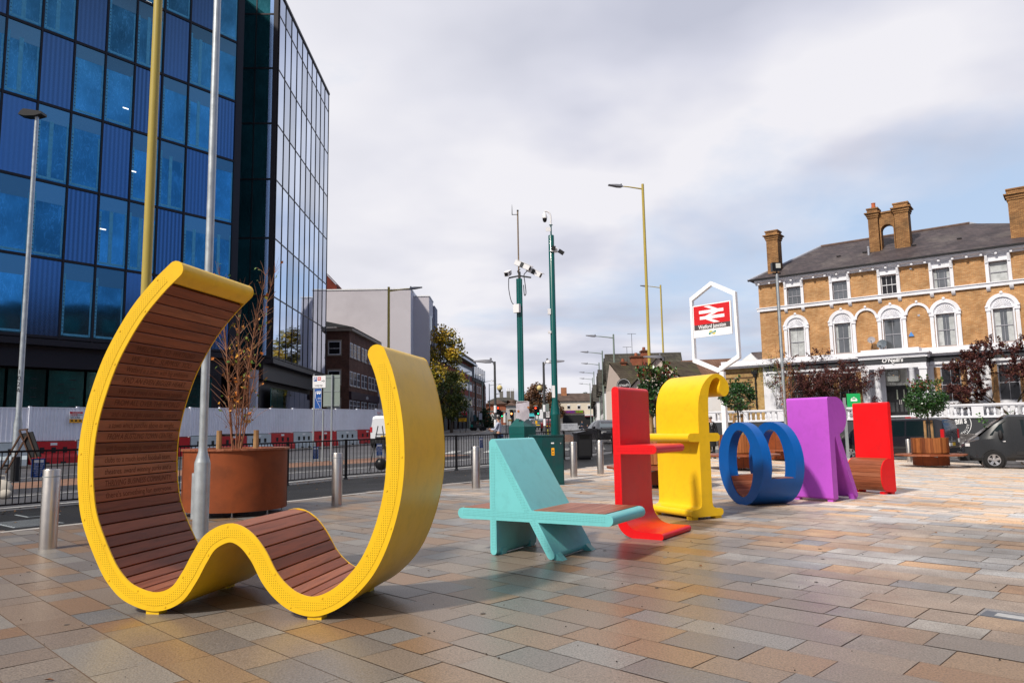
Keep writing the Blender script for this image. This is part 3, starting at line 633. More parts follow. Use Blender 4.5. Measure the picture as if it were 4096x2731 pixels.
for x, y in ((-.27, -.1), (.32, .05)):
    mb = MB(); mb.tube([(x, y, .9), (x, y, 1.42)], [.05, .046], M_stake, n=10); one(mb, 'stake', t)
mb = MB(); mb.bar((-.27, -.1, 1.34), (.0, .0, 1.34), .01, .04, M_blkm); mb.bar((.0, .0, 1.34), (.32, .05, 1.34), .01, .04, M_blkm); one(mb, 'tie', t)
PLANTER_L = t
# ---- round timber planters with a ring bench
def ring_bench_planter(loc, label, rot=0, group='round slatted planters with ring benches'):
    t = thing('bench_planter', label, 'planter', loc, rot, group)
    corten_drum(t, .60, .07, .50, 'base_drum')
    rnd = random.Random(int(abs(loc[0])*100)); n = 46
    for k in range(n):
        a0, a1 = 2*pi*k/n, 2*pi*(k+.93)/n; mb = MB()
        q = lambda a, r: (r*cos(a), r*sin(a)); P = [q(a0, .56), q(a0, .62), q(a1, .62), q(a1, .56)]
        mb.prism(P, .52, 1.06, M_woodz, 'z', a=rnd.random()); one(mb, 'stave', t, smooth=0, attr='stone')
    for k in range(30):
        a0, a1 = 2*pi*k/30, 2*pi*(k+.97)/30; mb = MB(); q = lambda a, r: (r*cos(a), r*sin(a))
        mb.prism([q(a0, .64), q(a0, 1.18), q(a1, 1.18), q(a1, .64)], .425, .47, M_wood, 'z', a=.4+.6*rnd.random()); one(mb, 'seat_board', t, smooth=0, attr='stone')
    for k in range(6):
        a = 2*pi*k/6+.2; mb = MB(); mb.bar((.6*cos(a), .6*sin(a), .40), (1.08*cos(a), 1.08*sin(a), .405), .04, .03, M_galvd); one(mb, 'seat_bracket', t)
    mb = MB(); mb.lathe([(.56, 1.0), (0, 1.02)], M_soil, n=20); one(mb, 'soil', t)
    for s in (-1, 1):
        mb = MB(); mb.tube([(s*.13, .0, 1.0), (s*.12, .0, 1.70)], .048, M_stake, n=10); one(mb, 'stake', t)
    mb = MB(); mb.bar((-.13, -.0, 1.62), (.13, -.0, 1.62), .11, .03, M_blkm); one(mb, 'tie', t)
    return t
TREE_P = [(3.32, 17.25), (6.95, 22.95), (15.35, 27.5)]
for (x, y), lab in zip(TREE_P, ('round slatted planter with ring bench, mostly hidden behind the red T and yellow F', 'round slatted planter with ring bench seen through the blue letter O', 'round slatted planter with ring bench, standing alone on the right by the vans')):
    ring_bench_planter((x, y, zg(x, y)+.03), lab)
x, y = 11.2, 30.3; t = thing('round_planter', 'round rusty steel planter with a part bench seen through the rear blue ring', 'planter', (x, y, zg(x, y)+.03)); corten_drum(t, .9, .08, 1.35)
for k in range(14):
    a0, a1 = pi+.6+k*.12, pi+.6+(k+.95)*.12; q = lambda a, r: (r*cos(a), r*sin(a)); mb = MB(); mb.prism([q(a0, .93), q(a0, 1.4), q(a1, 1.4), q(a1, .93)], .42, .47, M_wood, 'z', a=.7); one(mb, 'seat_board', t, smooth=0, attr='stone')
PLANTER_R = t
# ---- black guard railing between the square and the road
FP = [gp(-60, 2052), gp(700, 1984), gp(1148, 1940), gp(1383, 1915), gp(1826, 1880), gp(2257, 1838), gp(2452, 1812), gp(2640, 1800)]
fp2 = [FP[0]]; step = 2.0
rail = None; walk = []
for a, b in zip(FP[:-1], FP[1:]):
    a = np.array(a[:2]); b = np.array(b[:2]); n = max(1, round(np.linalg.norm(b-a)/step))
    for i in range(n): walk.append((a+(b-a)*i/n, a+(b-a)*(i+1)/n))
FH = 1.12
for i, (a, b) in enumerate(walk):
    L = np.linalg.norm(b-a); d = (b-a)/L; hd = math.degrees(math.atan2(-d[1], d[0])); z0 = zg(*a); z1 = zg(*b)
    t = thing('guard_railing', 'black steel guard railing panel between the square and the road', 'railing', (a[0], a[1], z0), hd, 'black guard railing panels along the road')
    dz = (z1-z0)/L
    mb = MB(); mb.box(-.03, .03, -.03, .03, 0, FH+.03, M_blk); mb.lathe([(.07, 0), (.07, .015), (.03, .06)], M_blk, n=10); one(mb, 'post', t)
    mb = MB(); mb.bar((.03, 0, FH), (L-.03, 0, FH+dz*L), .04, .04, M_blk); one(mb, 'top_rail', t)
    mb = MB(); mb.bar((.03, 0, .12), (L-.03, 0, .12+dz*L), .025, .03, M_blk); one(mb, 'bottom_rail', t)
    nb = 16
    if rail is None: mb = MB(); mb.tube([(0, 0, .13), (0, 0, FH-.01)], .0105, M_blk, n=6, caps=False); rail = mb.build('bar', t); rail.location = (L/(nb+1), 0, 0); st = 2
    else: st = 1
    for k in range(st, nb+1):
        c = rail.copy(); COL.objects.link(c); c.parent = t; c.location = (L*k/(nb+1), 0, dz*L*k/(nb+1))
M_bsign = mat('sign_blue', (.012, .075, .30), .4)
def on_fence(u, v, D): return at(u, v, D)
for (u, v, w, h_, lab) in ((151, 1870, .24, .36, 'small blue cycle parking notice on the railing behind the left bollard'), (1262, 1810, .2, .34, 'small blue cycle parking notice on the railing right of the rusty planter'), (1517, 1797, .2, .34, 'small blue cycle parking notice on the railing behind the right arm of the W'), (1924, 1770, .17, .34, 'small blue cycle parking notice on the railing left of the aqua A')):
    best = min(walk, key=lambda s: abs(((s[0]+s[1])/2)[0]/((s[0]+s[1])/2)[1]*FPX+2048-u)); c = (best[0]+best[1])/2; p = at(u, v, c[1]-.05)
    d = best[1]-best[0]; hd = math.degrees(math.atan2(-d[1], d[0]))
    t = thing('notice_plate', lab, 'notice', p, hd, 'small blue notices on the guard railing')
    mb = MB(); mb.box(-w/2, w/2, -.012, -.008, -h_/2, h_/2, M_bsign); one(mb, 'plate', t)
    mb = MB(); mb.box(-w*.4, w*.4, -.0145, -.0125, h_*.27, h_*.43, M_white)
    for k, s in enumerate(('NO CYCLE', 'PARKING', 'Bikes will', 'be removed', 'without', 'notice')): mb.text(s, .042, (0, -.0145, h_*(.18-.11*k)), (1, 0, 0), (0, 0, 1), M_white, ext=0.001)
    one(mb, 'lettering', t, smooth=0)
# ---- folding easel board and a bag beside the column on the left
M_brnw = mat('brown_timber', (.075, .035, .02), .6)
g = gp(135, 1888); g = gx(110, 17.5)
t = thing('easel_board', 'black easel board on brown wooden legs leaning behind the railing on the far left', 'easel', g, 10)
sx = 17.5/FPX
q = lambda u, v: ((u-110)*sx, 0, 1.4+(1747-v)*sx-g[2])
mb = MB(); mb.add([q(88, 1734), q(138, 1727), q(184, 1826), q(137, 1831)]+[(x, .03, z) for x, _, z in (q(88, 1734), q(138, 1727), q(184, 1826), q(137, 1831))], [(0, 1, 2, 3), (7, 6, 5, 4), (0, 1, 5, 4), (1, 2, 6, 5), (2, 3, 7, 6), (3, 0, 4, 7)], M_blkm); one(mb, 'board', t)
for a, b in (((83, 1722), (150, 1850)), ((115, 1720), (192, 1880)), ((88, 1742), (10, 1872)), ((118, 1745), (32, 1888))):
    mb = MB(); A_ = q(*a); B_ = q(*b); mb.bar((A_[0], -.02, A_[2]), (B_[0], -.02, max(.02, B_[2])), .03, .035, M_brnw); one(mb, 'leg', t)
mb = MB(); A_ = q(82, 1720); B_ = q(117, 1718); mb.bar(A_, B_, .04, .035, M_brnw); one(mb, 'top_rail', t)
M_bag = mat('canvas_bag', (.42, .39, .34), .8, var=.1, vscale=8)
g = gx(25, 17.2); t = thing('canvas_bag', 'cream canvas bag on the ground at the left edge by the easel', 'bag', g)
mb = MB(); mb.sphere((0, 0, .2), .22, M_bag, sc=(1.25, .6, 1.05)); mb.sphere((.16, -.08, .11), .12, M_bag, sc=(1.3, .7, .9)); one(mb, 'body', t, smooth=80)
mb = MB(); mb.tube([(-.12, 0, .38), (-.08, 0, .52), (.08, 0, .52), (.12, 0, .38)], .012, M_bag, n=6); one(mb, 'handle', t)
# ---- dark easel and sack half hidden by the right arm of the W
g = gx(1510, 24); t = thing('easel_board', 'dark folding easel with a black sack, half hidden by the right arm of the W', 'easel', g)
mb = MB(); mb.bar((0, 0, 1.5), (-.28, 0, .05), .03, .03, M_dk); one(mb, 'leg', t)
mb = MB(); mb.bar((.12, .1, 1.5), (.32, .1, .05), .03, .03, M_dk); one(mb, 'leg', t)
mb = MB(); mb.prism([(-.1, 1.15), (.3, 1.15), (.2, .75)], -.02, .0, M_blkm); one(mb, 'board', t)
mb = MB(); mb.sphere((.1, 0, .28), .2, M_blk, sc=(1, .8, 1.0)); one(mb, 'sack', t, smooth=80)
# ---- teal mast with an obelisk base and cameras
g = np.array([.27, 22.6, zg(.27, 22.6)]); Y = g[1]
t = thing('camera_mast', 'teal camera mast rising from an obelisk shaped cabinet', 'camera mast', g, 38)
def zh(v, u=2080): return at(u, v, Y)[2]-g[2]
hb = .285; z1, z2, z3 = zh(1706), zh(1735), zh(1660)
mb = MB()
mb.box(-hb, hb, -hb, hb, 0, z2, M_tpole); mb.box(-hb-.006, hb+.006, -hb-.006, hb+.006, z2+.002, z1, M_tpole); one(mb, 'cabinet', t)
mb = MB(); e = hb+.006; a = .06; mb.add([(-e, -e, z1+.002), (e, -e, z1+.002), (e, e, z1+.002), (-e, e, z1+.002), (-a, -a, z3), (a, -a, z3), (a, a, z3), (-a, a, z3)], [(0, 1, 5, 4), (1, 2, 6, 5), (2, 3, 7, 6), (3, 0, 4, 7), (4, 5, 6, 7)], M_tpole); one(mb, 'pyramid_top', t, smooth=0)
zt = zh(1115, 2066)
mb = MB(); mb.tube([(-.035, .02, z3-.25), (-.035, .02, zt)], .095, M_tpole, n=20); one(mb, 'pole', t)
mb = MB(); mb.tube([(.075, -.035, z3-.2), (.075, -.035, zt-.02)], .04, M_tpole, n=12); one(mb, 'cable_duct', t)
zm = zh(845, 2061)
mb = MB(); mb.tube([(-.03, .0, zt), (-.03, 0, zm)], .024, mat('mast_tube', (.30, .22, .15), .4, .5, var=.2, vscale=6), n=10); mb.lathe([(.03, 0), (.03, .04), (0, .045)], M_blkm, (-.03, 0, zm), n=10); one(mb, 'aerial_mast', t)
H_ = Matrix.Rotation(R(38), 3, 'Z')   # local directions that face the camera's left/right
def lc(x, y, z): v = H_@Vector((x, y, 0)); return (v.x, v.y, z)
mb = MB(); mb.tube([lc(-.02, 0, zm-.11), lc(-.2, 0, zm-.11)], .011, M_blkm, n=6); mb.tube([lc(-.2, 0, zm-.12), lc(-.2, 0, zm+.08), lc(-.2, 0, zm+.22)], [.014, .009, .003], M_blkm, n=6); one(mb, 'aerial', t)
mb = MB(); mb.bar(lc(-.34, 0, zt+.03), lc(0, 0, zt+.09), .03, .045, M_dk); mb.bar(lc(0, 0, zt+.09), lc(.36, 0, zt+.03), .03, .045, M_dk); mb.tube([lc(0, 0, zt), lc(0, 0, zt+.22)], .035, M_dk, n=10); one(mb, 'crossarm', t)
def camera_box(t, c, az, el, L, w, h_, m=M_whp, win=True):
    """az: heading relative to straight ahead, lens at the far end of L"""
    hh = R(az); d = Vector((sin(hh)*cos(R(el)), cos(hh)*cos(R(el)), sin(R(el)))); d = H_@d; c = Vector(c)
    mb = MB(); mb.bar(c-d*L/2, c+d*L/2, w, h_, m); o = one(mb, 'camera', t)
    r = d.cross(Vector((0, 0, 1))).normalized(); u = r.cross(d)
    mb = MB(); mb.bar(c-d*L*.45+u*(h_*.58), c+d*(L*.62)+u*(h_*.58), w*1.15, .012, m, up=u); one(mb, 'sun_shield', o)
    mb = MB(); mb.bar(c+d*L*.501, c+d*(L*.515), w*.8, h_*.75, M_blk); one(mb, 'lens_window', o)
    mb = MB(); mb.bar(c-d*L*.12, c+d*L*.1, w*1.02, h_*1.02, M_dk); one(mb, 'band', o); return o
camera_box(t, lc(-.36, 0, zt+.17), 200, -22, .34, .13, .13); camera_box(t, lc(.10, 0, zt+.42), 108, -27, .52, .15, .15); camera_box(t, lc(.46, .1, zt+.22), 112, -30, .5, .15, .15)
for pts in ([(-.34, 0, zt+.02), (-.34, 0, zt-.35), (-.25, 0, zt-.75), (-.08, 0, zt-.87)], [(.03, 0, zt+.30), (-.06, 0, zt+.24), (-.02, 0, zt+.14)], [(.25, 0, zt+.25), (.14, 0, zt+.12), (.16, 0, zt-.1), (.19, 0, zt-.45), (.14, 0, zt-.52), (.12, 0, zt-.2)]):
    mb = MB(); cc = catmull([lc(*p) for p in pts], 5); mb.tube([tuple(p) for p in cc], .013, M_blkm, n=6); one(mb, 'cable', t)
zb = zh(1236); mb = MB(); v = lc(-.10, -.12, zb); mb.box(v[0]-.11, v[0]+.11, v[1]-.05, v[1]+.05, zb-.13, zb+.13, M_whp); one(mb, 'junction_box', t)
# bagged sign on the teal mast
bp = at(2090, 1640, Y-.22); M_film = mat('plastic_film', (.60, .56, .62), .25, var=.12, vscale=7, alpha=.82, spec=.8)
s = thing('bagged_sign', 'grey sign wrapped in a torn plastic bag on the teal mast', 'sign', bp, -4)
mb = MB(); mb.box(-.16, .18, 0, .012, -.26, .26, mat('sign_grey_brown', (.20, .15, .165), .6)); mb.box(-.175, -.16, -.004, .016, -.27, .27, M_white); mb.box(-.16, .18, -.004, .016, .26, .272, M_white); one(mb, 'board', s)
mb = MB(); rnd = random.Random(4); gr = []
for j in range(9):
    for i in range(9):
        x = -.2+.4*i/8; z = .19+(.06*i/8)-(.55-.12*abs(i-5)/5)*j/8; gr.append((x+rnd.uniform(-.008, .008), -.035-.03*sin(pi*i/8)*sin(pi*j/8)+rnd.uniform(-.012, .012), z+rnd.uniform(-.01, .01)))
fs = [(j*9+i, j*9+i+1, j*9+i+10, j*9+i+9) for j in range(8) for i in range(8)]; mb.add(gr, fs, M_film); one(mb, 'plastic_bag', s, smooth=70)
M_tape = mat('tape', (.45, .17, .05), .6)
for x, z in ((-.13, -.03), (.17, .08)):
    mb = MB(); mb.lathe([(.035, 0), (0, .004)], M_tape, n=7); o = one(mb, 'tape_patch', s); o.location = (x, -.062, z); o.rotation_euler = (pi/2, 0, 0)
# ---- second teal mast behind the dark cabinet
g = np.array([1.09, 19.2, 0.]); Y = g[1]
t = thing('camera_mast', 'teal camera mast with a flared collar and a white dome camera on a swan neck', 'camera mast', g, 0)
za, zb_, zc, zd = [at(2224, v, Y)[2] for v in (1640, 1600, 943, 901)]
mb = MB(); mb.lathe([(.122, 0), (.122, at(2224, 1662, Y)[2]), (.130, at(2224, 1659, Y)[2]), (.130, at(2224, 1654, Y)[2]), (.122, at(2224, 1651, Y)[2]), (.118, za), (.078, zb_), (.077, zc), (.07, zc+.01), (.0, zc+.015)], M_tpole, n=26); one(mb, 'pole', t, smooth=40)
mb = MB(); mb.box(-.075, .0, -.082, -.078, at(2224, 1590, Y)[2], at(2224, 1542, Y)[2], M_white); one(mb, 'label_plate', t)
mb = MB(); mb.lathe([(.02, zc), (.02, zd), (.05, zd), (.05, zd+.01), (.02, zd+.012)], M_tpole, n=12); one(mb, 'spigot', t)
zt = at(2224, 845, Y)[2]
mb = MB(); mb.tube([tuple(p) for p in catmull([(0, 0, zd), (0, 0, zt-.2), (-.01, 0, zt-.09), (-.06, 0, zt-.02), (-.12, 0, zt), (-.17, 0, zt)], 6)], .022, M_whp, n=10); one(mb, 'swan_neck', t)
mb = MB(); mb.lathe([(.02, 0), (.045, -.05), (.066, -.12), (.068, -.17), (.062, -.175)], M_whp, (-.16, 0, zt-.02), n=16); o = one(mb, 'dome_camera', t)
mb = MB(); mb.lathe([(.058, 0), (.056, -.05), (.035, -.095), (0, -.108)], M_blk, (-.16, 0, zt-.197), n=16); one(mb, 'dome', o, smooth=60)
mb = MB(); mb.box(-.14, -.01, -.03, -.015, zd-.17, zd-.06, M_whp); one(mb, 'antenna_panel', t)
zk = at(2224, 1002, Y)[2]; H_ = Matrix.Identity(3)
mb = MB(); mb.box(.06, .16, -.06, .04, zk-.05, zk+.06, M_whp); mb.box(-.05, .06, -.11, -.08, zk-.05, zk-.02, M_whp); one(mb, 'camera_bracket', t)
mb = MB(); mb.bar((-.0, -.13, zk+.05), (.10, -.13, zk+.03), .09, .09, M_blkm); one(mb, 'camera', t)
mb = MB(); mb.bar((.19, 0, zk-.0), (.32, 0, zk-.09), .08, .09, M_blkm); one(mb, 'camera', t)
zk = at(2224, 1258, Y)[2]; 
for zz_, w in ((zk, .1), (zk-.5, .06)): mb = MB(); mb.box(-.14, -.06, -.08, .0, zz_, zz_+.15*(1 if w > .08 else .4), M_whp); one(mb, 'junction_box', t)
# ---- dark green cabinet
g = gp(2190, 1945); t = thing('equipment_cabinet', 'dark green metal equipment cabinet with a yellow warning label behind the A', 'cabinet', g, 0)
c0 = (2164-2048)/FPX*g[1]-g[0]
x0, x1, xl = (2161-2048)/FPX*18.1-g[0], (2245-2048)/FPX*18.1-g[0], (2110-2048)/FPX*18.6-g[0]
mb = MB(); mb.prism([(x0, 0), (x1, 0), (x1, .62), (xl+.05, .62), (xl, .5)], .0, 1.2, M_tdark, 'z'); one(mb, 'body', t, smooth=0)
mb = MB(); mb.prism([(x0-.015, -.02), (x1+.015, -.02), (x1+.015, .64), (xl+.03, .64), (xl-.02, .5)], 1.202, 1.235, M_tdark, 'z'); one(mb, 'lid', t, smooth=0)
mb = MB(); mb.box(x0+.02, x1-.02, -.014, -.001, .08, 1.13, M_tdark); d_ = one(mb, 'door', t)
mb = MB(); mb.lathe([(.016, 0), (.0, .003)], M_ss, n=10); o = one(mb, 'lock', d_); o.location = (x1-.07, -.016, 1.03); o.rotation_euler = (pi/2, 0, 0)
M_warn = mat('warning_yellow', (.85, .38, .01), .5)
mb = MB(); mb.box(x0+.22, x0+.29, -.018, -.0145, .74, .92, M_warn); o = one(mb, 'warning_label', d_)
mb = MB(); mb.add([(x0+.235, -.0195, .83), (x0+.275, -.0195, .83), (x0+.255, -.0195, .89)], [(0, 1, 2)], M_blkm); mb.box(x0+.235, x0+.275, -.0195, -.0185, .765, .80, mat('print_grey', (.3, .13, .01), .7)); one(mb, 'pictogram', o, smooth=0)
mb = MB(); mb.box(x0+.215, x0+.285, -.018, -.0145, 1.02, 1.05, M_white); one(mb, 'name_label', d_)
# ---- litter bin
g = gp(2333, 1838); t = thing('litter_bin', 'black litter bin with a pitched roof in front of the railing', 'bin', g, -12)
mb = MB(); mb.prism([(-.30, -.26), (.30, -.26), (.30, .26), (-.30, .26)], .09, 1.0, M_blk, 'z'); one(mb, 'body', t)
mb = MB(); mb.prism([(-.34, 1.002), (.34, 1.002), (.34, 1.03), (0.05, 1.13), (-.34, 1.06)], -.3, .3, M_blk); one(mb, 'roof', t)
mb = MB(); mb.box(-.25, .25, -.21, .21, 0, .089, M_blkm); one(mb, 'plinth', t)
mb = MB(); mb.box(-.24, .24, -.268, -.2605, .16, .78, M_blkm); one(mb, 'door', t)
mb = MB(); mb.box(-.2, .2, -.266, -.2605, .83, .95, mat('bin_slot', (.002, .002, .002), .9)); one(mb, 'slot', t)
# ---- direction sign, bus lane sign, and the back of a large sign
M_grey_al = mat('sign_back_grey', (.23, .275, .255), .55, var=.08, vscale=2)
D = 28.; g = gx(1252, D); k = D/FPX; t = thing('road_sign', 'white parking and station sign over a blue bus lane sign on one post', 'road sign', g, 8)
Z = lambda v: at(1270, v, D)[2]-g[2]
mb = MB(); mb.tube([(0, .03, 0), (0, .03, Z(1495))], .03, M_galvd, n=10); one(mb, 'post', t)
mb = MB(); mb.box((1247-1252)*k, (1303-1252)*k, -.01, .0, Z(1552), Z(1502), M_blkm); mb.box((1248-1252)*k, (1302-1252)*k, -.014, -.0105, Z(1551), Z(1503), M_white); f = one(mb, 'parking_panel', t)
mb = MB(); x0, zt_ = (1252.5-1252)*k, Z(1508); mb.box(x0, x0+.12, -.0165, -.0145, zt_-.165, zt_, M_bsign); mb.text('P', .17, (x0+.06, -.0175, zt_-.085), (1, 0, 0), (0, 0, 1), M_white, ext=.001, bold=.003)
M_signred = mat('sign_red', (.62, .02, .025), .45)
x1 = x0+.15; mb.box(x1, x1+.13, -.0165, -.0145, zt_-.125, zt_, M_signred)
def rail_mark(mb, cx, cz, w, y, m):
    """the double arrow of the railway: two bars and a zigzag, with h = w*.62"""
    h_ = w*.60; b = w*.105
    A = lambda x, z: (cx+x*w/2, y, cz+z*h_/2)
    bars = [[(-1, .42), (.18, .42), (.48, .30), (1, .30+.0), (1, .62), (.5, .62), (-.16, 1.0), (-.62, 1.0), (.0, .70), (-1, .70)]]
    # upper bar, lower bar
    mb.add([A(-1, .16), A(.95, .16), A(.95, .52), A(-1, .52)], [(0, 1, 2, 3)], m); mb.add([A(-.95, -.52), A(1, -.52), A(1, -.16), A(-.95, -.16)], [(0, 1, 2, 3)], m)
    y2 = y-.0008; B = lambda x, z: (cx+x*w/2, y2, cz+z*h_/2)
    mb.add([B(-.62, 1), B(-.16, 1), B(.50, .52), B(.40, .17), B(.06, .52)], [(0, 1, 2, 3, 4)], m)
    mb.add([B(.06, .16), B(.52, .16), B(-.06, -.16), B(-.52, -.16)], [(0, 1, 2, 3)], m)
    mb.add([B(.62, -1), B(.16, -1), B(-.50, -.52), B(-.40, -.17), B(-.06, -.52)], [(0, 1, 2, 3, 4)], m)
rail_mark(mb, x1+.065, zt_-.063, .105, -.0175, M_white)
mb.text('Long stay', .105, ((1273-1252)*k, -.0165, Z(1541)), (1, 0, 0), (0, 0, 1), M_blkm, ext=.001, width=.30)
ax0 = (1285-1252)*k; az = Z(1524); mb.box(ax0, ax0+.08, -.0165, -.0145, az-.012, az+.012, M_blkm); mb.prism([(ax0+.065, az+.05), (ax0+.085, az+.05), (ax0+.13, az), (ax0+.085, az-.05), (ax0+.065, az-.05), (ax0+.11, az)], -.0165, -.0145, M_blkm)
one(mb, 'lettering', f, smooth=0)
x0, x1, z0, z1 = (1256-1252)*k, (1286-1252)*k, Z(1634), Z(1553)
mb = MB(); mb.box(x0, x1, -.012, -.004, z0, z1, M_white); mb.box(x0+.008, x1-.008, -.0145, -.0125, z0+.008, z1-.008, M_bsign); f = one(mb, 'bus_lane_panel', t)
mb = MB(); w = x1-x0; mb.box(x0+w*.30, x0+w*.9, -.0165, -.015, z1-.2, z1-.10, M_white)
for i in range(4): mb.box(x0+w*(.36+.13*i), x0+w*(.45+.13*i), -.0180, -.0172, z1-.145, z1-.115, M_bsign)
for i in (0, 1): mb.prism([(a_*.02+x0+w*(.42+.3*i), b_*.02+z1-.21) for a_, b_ in [(cos(2*pi*j/10), sin(2*pi*j/10)) for j in range(10)]], -.0165, -.015, M_white)
for i in (0, 1): mb.prism([(a_*.03+x0+w*(.58+.24*i), b_*.03+z1-.38) for a_, b_ in [(cos(2*pi*j/12), sin(2*pi*j/12)) for j in range(12)]]+[(a_*.02+x0+w*(.58+.24*i), b_*.02+z1-.38) for a_, b_ in [(cos(2*pi*j/12), sin(2*pi*j/12)) for j in range(12)]][::-1], -.0165, -.015, M_white)
mb.text('taxi', .07, (x0+w*.72, -.0165, z1-.48), (1, 0, 0), (0, 0, 1), M_white, ext=.001)
mb.box(x0+w*.1, x0+w*.16, -.0165, -.015, z1-.34, z1-.12, M_white)
for i in range(7): 
    f0 = i/7; a_ = np.array([x0+w*.16, z1-.36])+np.array([w*.68, -.38])*f0; b_ = a_+np.array([w*.68, -.38])*.085; mb.bar((a_[0], -.0158, a_[1]), (b_[0], -.0158, b_[1]), .002, .016, M_white, up=(0, 1, 0)) if False else mb.add([(a_[0]-.007, -.0168, a_[1]-.004), (b_[0]-.007, -.0168, b_[1]-.004), (b_[0]+.007, -.0168, b_[1]+.004), (a_[0]+.007, -.0168, a_[1]+.004)], [(0, 1, 2, 3)], M_white)
one(mb, 'pictograms', f, smooth=0)
D = 29.; g = gx(1325, D); k = D/FPX; Z = lambda v: at(1320, v, D)[2]-g[2]
t = thing('sign_back', 'grey back of a large square road sign on two grey posts', 'road sign', g, 4)
mb = MB(); mb.box((1288-1325)*k, (1356-1325)*k, .05, .06, Z(1626), Z(1499), M_grey_al); one(mb, 'panel', t)
for u in (1290, 1325):
    mb = MB(); mb.tube([((u-1325)*k, 0, 0), ((u-1325)*k, 0, Z(1498) if u > 1300 else Z(1640))], .035, M_galvd, n=12); one(mb, 'post', t)
for v in (1509, 1564, 1621): mb = MB(); mb.box((1290-1325)*k, (1355-1325)*k, .035, .049, Z(v)-.012, Z(v)+.012, M_galvd); one(mb, 'rail', t)
# ---- hoarding on red and white barriers
M_bred = mat('barrier_red', (.52, .016, .022), .5, var=.12, vscale=2, dirt=(.2, .03, .03), dscale=2); M_bwht = mat('barrier_white', (.50, .56, .59), .55, var=.1, vscale=2, dirt=(.25, .27, .28), dscale=2)
M_hoard = mat('hoarding_white', (.84, .85, .93), .5, var=.04, vscale=1.5, dirt=(.4, .4, .42), dscale=.7, damt=.35)
def hpt(u, D): return np.array([(u-2048)/FPX*D, D])
HP = [hpt(-160, 28.5), hpt(120, 30.2), hpt(310, 32), hpt(760, 36.5), hpt(1250, 46), hpt(1500, 52.5), hpt(1640, 58)]
segs = []
for a, b in zip(HP[:-1], HP[1:]):
    n = max(1, round(np.linalg.norm(b-a)/2.15))
    for i in range(n): segs.append((a+(b-a)*i/n, a+(b-a)*(i+1)/n))
cnt = 0
for i, (a, b) in enumerate(segs):
    L = np.linalg.norm(b-a); d = (b-a)/L; hd = math.degrees(math.atan2(-d[1], d[0])); z0 = zg(*a)+.12
    red = i % 2 == 1; m = M_bred if red else M_bwht
    t = thing('road_barrier', ('red' if red else 'white')+' plastic road barrier under the hoarding', 'barrier', (a[0], a[1], z0), hd, ('red' if red else 'white')+' plastic road barriers under the hoarding')
    mb = MB(); prof = [(-.26, 0), (.26, 0), (.24, .25), (.11, .40), (.10, .92), (-.10, .92), (-.11, .40), (-.24, .25)]
    mb.prism([(p[0], p[1]) for p in prof], .02, L-.02, m, 'x'); one(mb, 'body', t, smooth=0)
    for k in range(3):
        x = L*(.26+.24*k); mb = MB(); mb.box(x-.09, x+.09, -.119, -.106, .45, .68, M_blkm); one(mb, 'slot', t)
    for k in range(2):
        x = L*(.33+.34*k); mb = MB(); mb.box(x-.11, x+.11, -.268, -.2, .0, .08, M_blkm); one(mb, 'fork_slot', t)
    mb = MB(); mb.box(L/2-.14, L/2+.14, -.1065, -.1025, .76, .86, M_white); one(mb, 'label', t)
    if 2 <= i < 4: pass
    t = thing('hoarding_panel', 'white corrugated hoarding panel standing on the barriers', 'hoarding', (a[0], a[1], z0), hd, 'white hoarding panels around the building site')
    mb = MB(); n = 13; w = (L-.08)/n; P = []
    for k in range(n):
        x = .04+k*w; P += [(x, 0), (x+w*.62, 0), (x+w*.72, -.035), (x+w*.92, -.035)]
    P += [(L-.04, 0)]; F_ = P+[(x, y+.01) for x, y in P[::-1]]
    vs = [(x, y, .95) for x, y in P]+[(x, y, 2.30) for x, y in P]; k = len(P); mb.add(vs, [(j, j+1, k+j+1, k+j) for j in range(k-1)], M_hoard); one(mb, 'sheet', t, smooth=0)
    for x in (.0, L-.0):
        if x == 0. or i == len(segs)-1: mb = MB(); mb.box(x-.05, x+.05, -.06, .04, .93, 2.36, M_hoard); one(mb, 'post', t)
    mb = MB(); mb.box(.05, L-.05, -.045, .02, 2.302, 2.34, M_hoard); one(mb, 'top_rail', t)
    cnt += 1
def seg_for(u): return min(segs, key=lambda s: abs(((s[0]+s[1])/2)[0]/((s[0]+s[1])/2)[1]*FPX+2048-u))
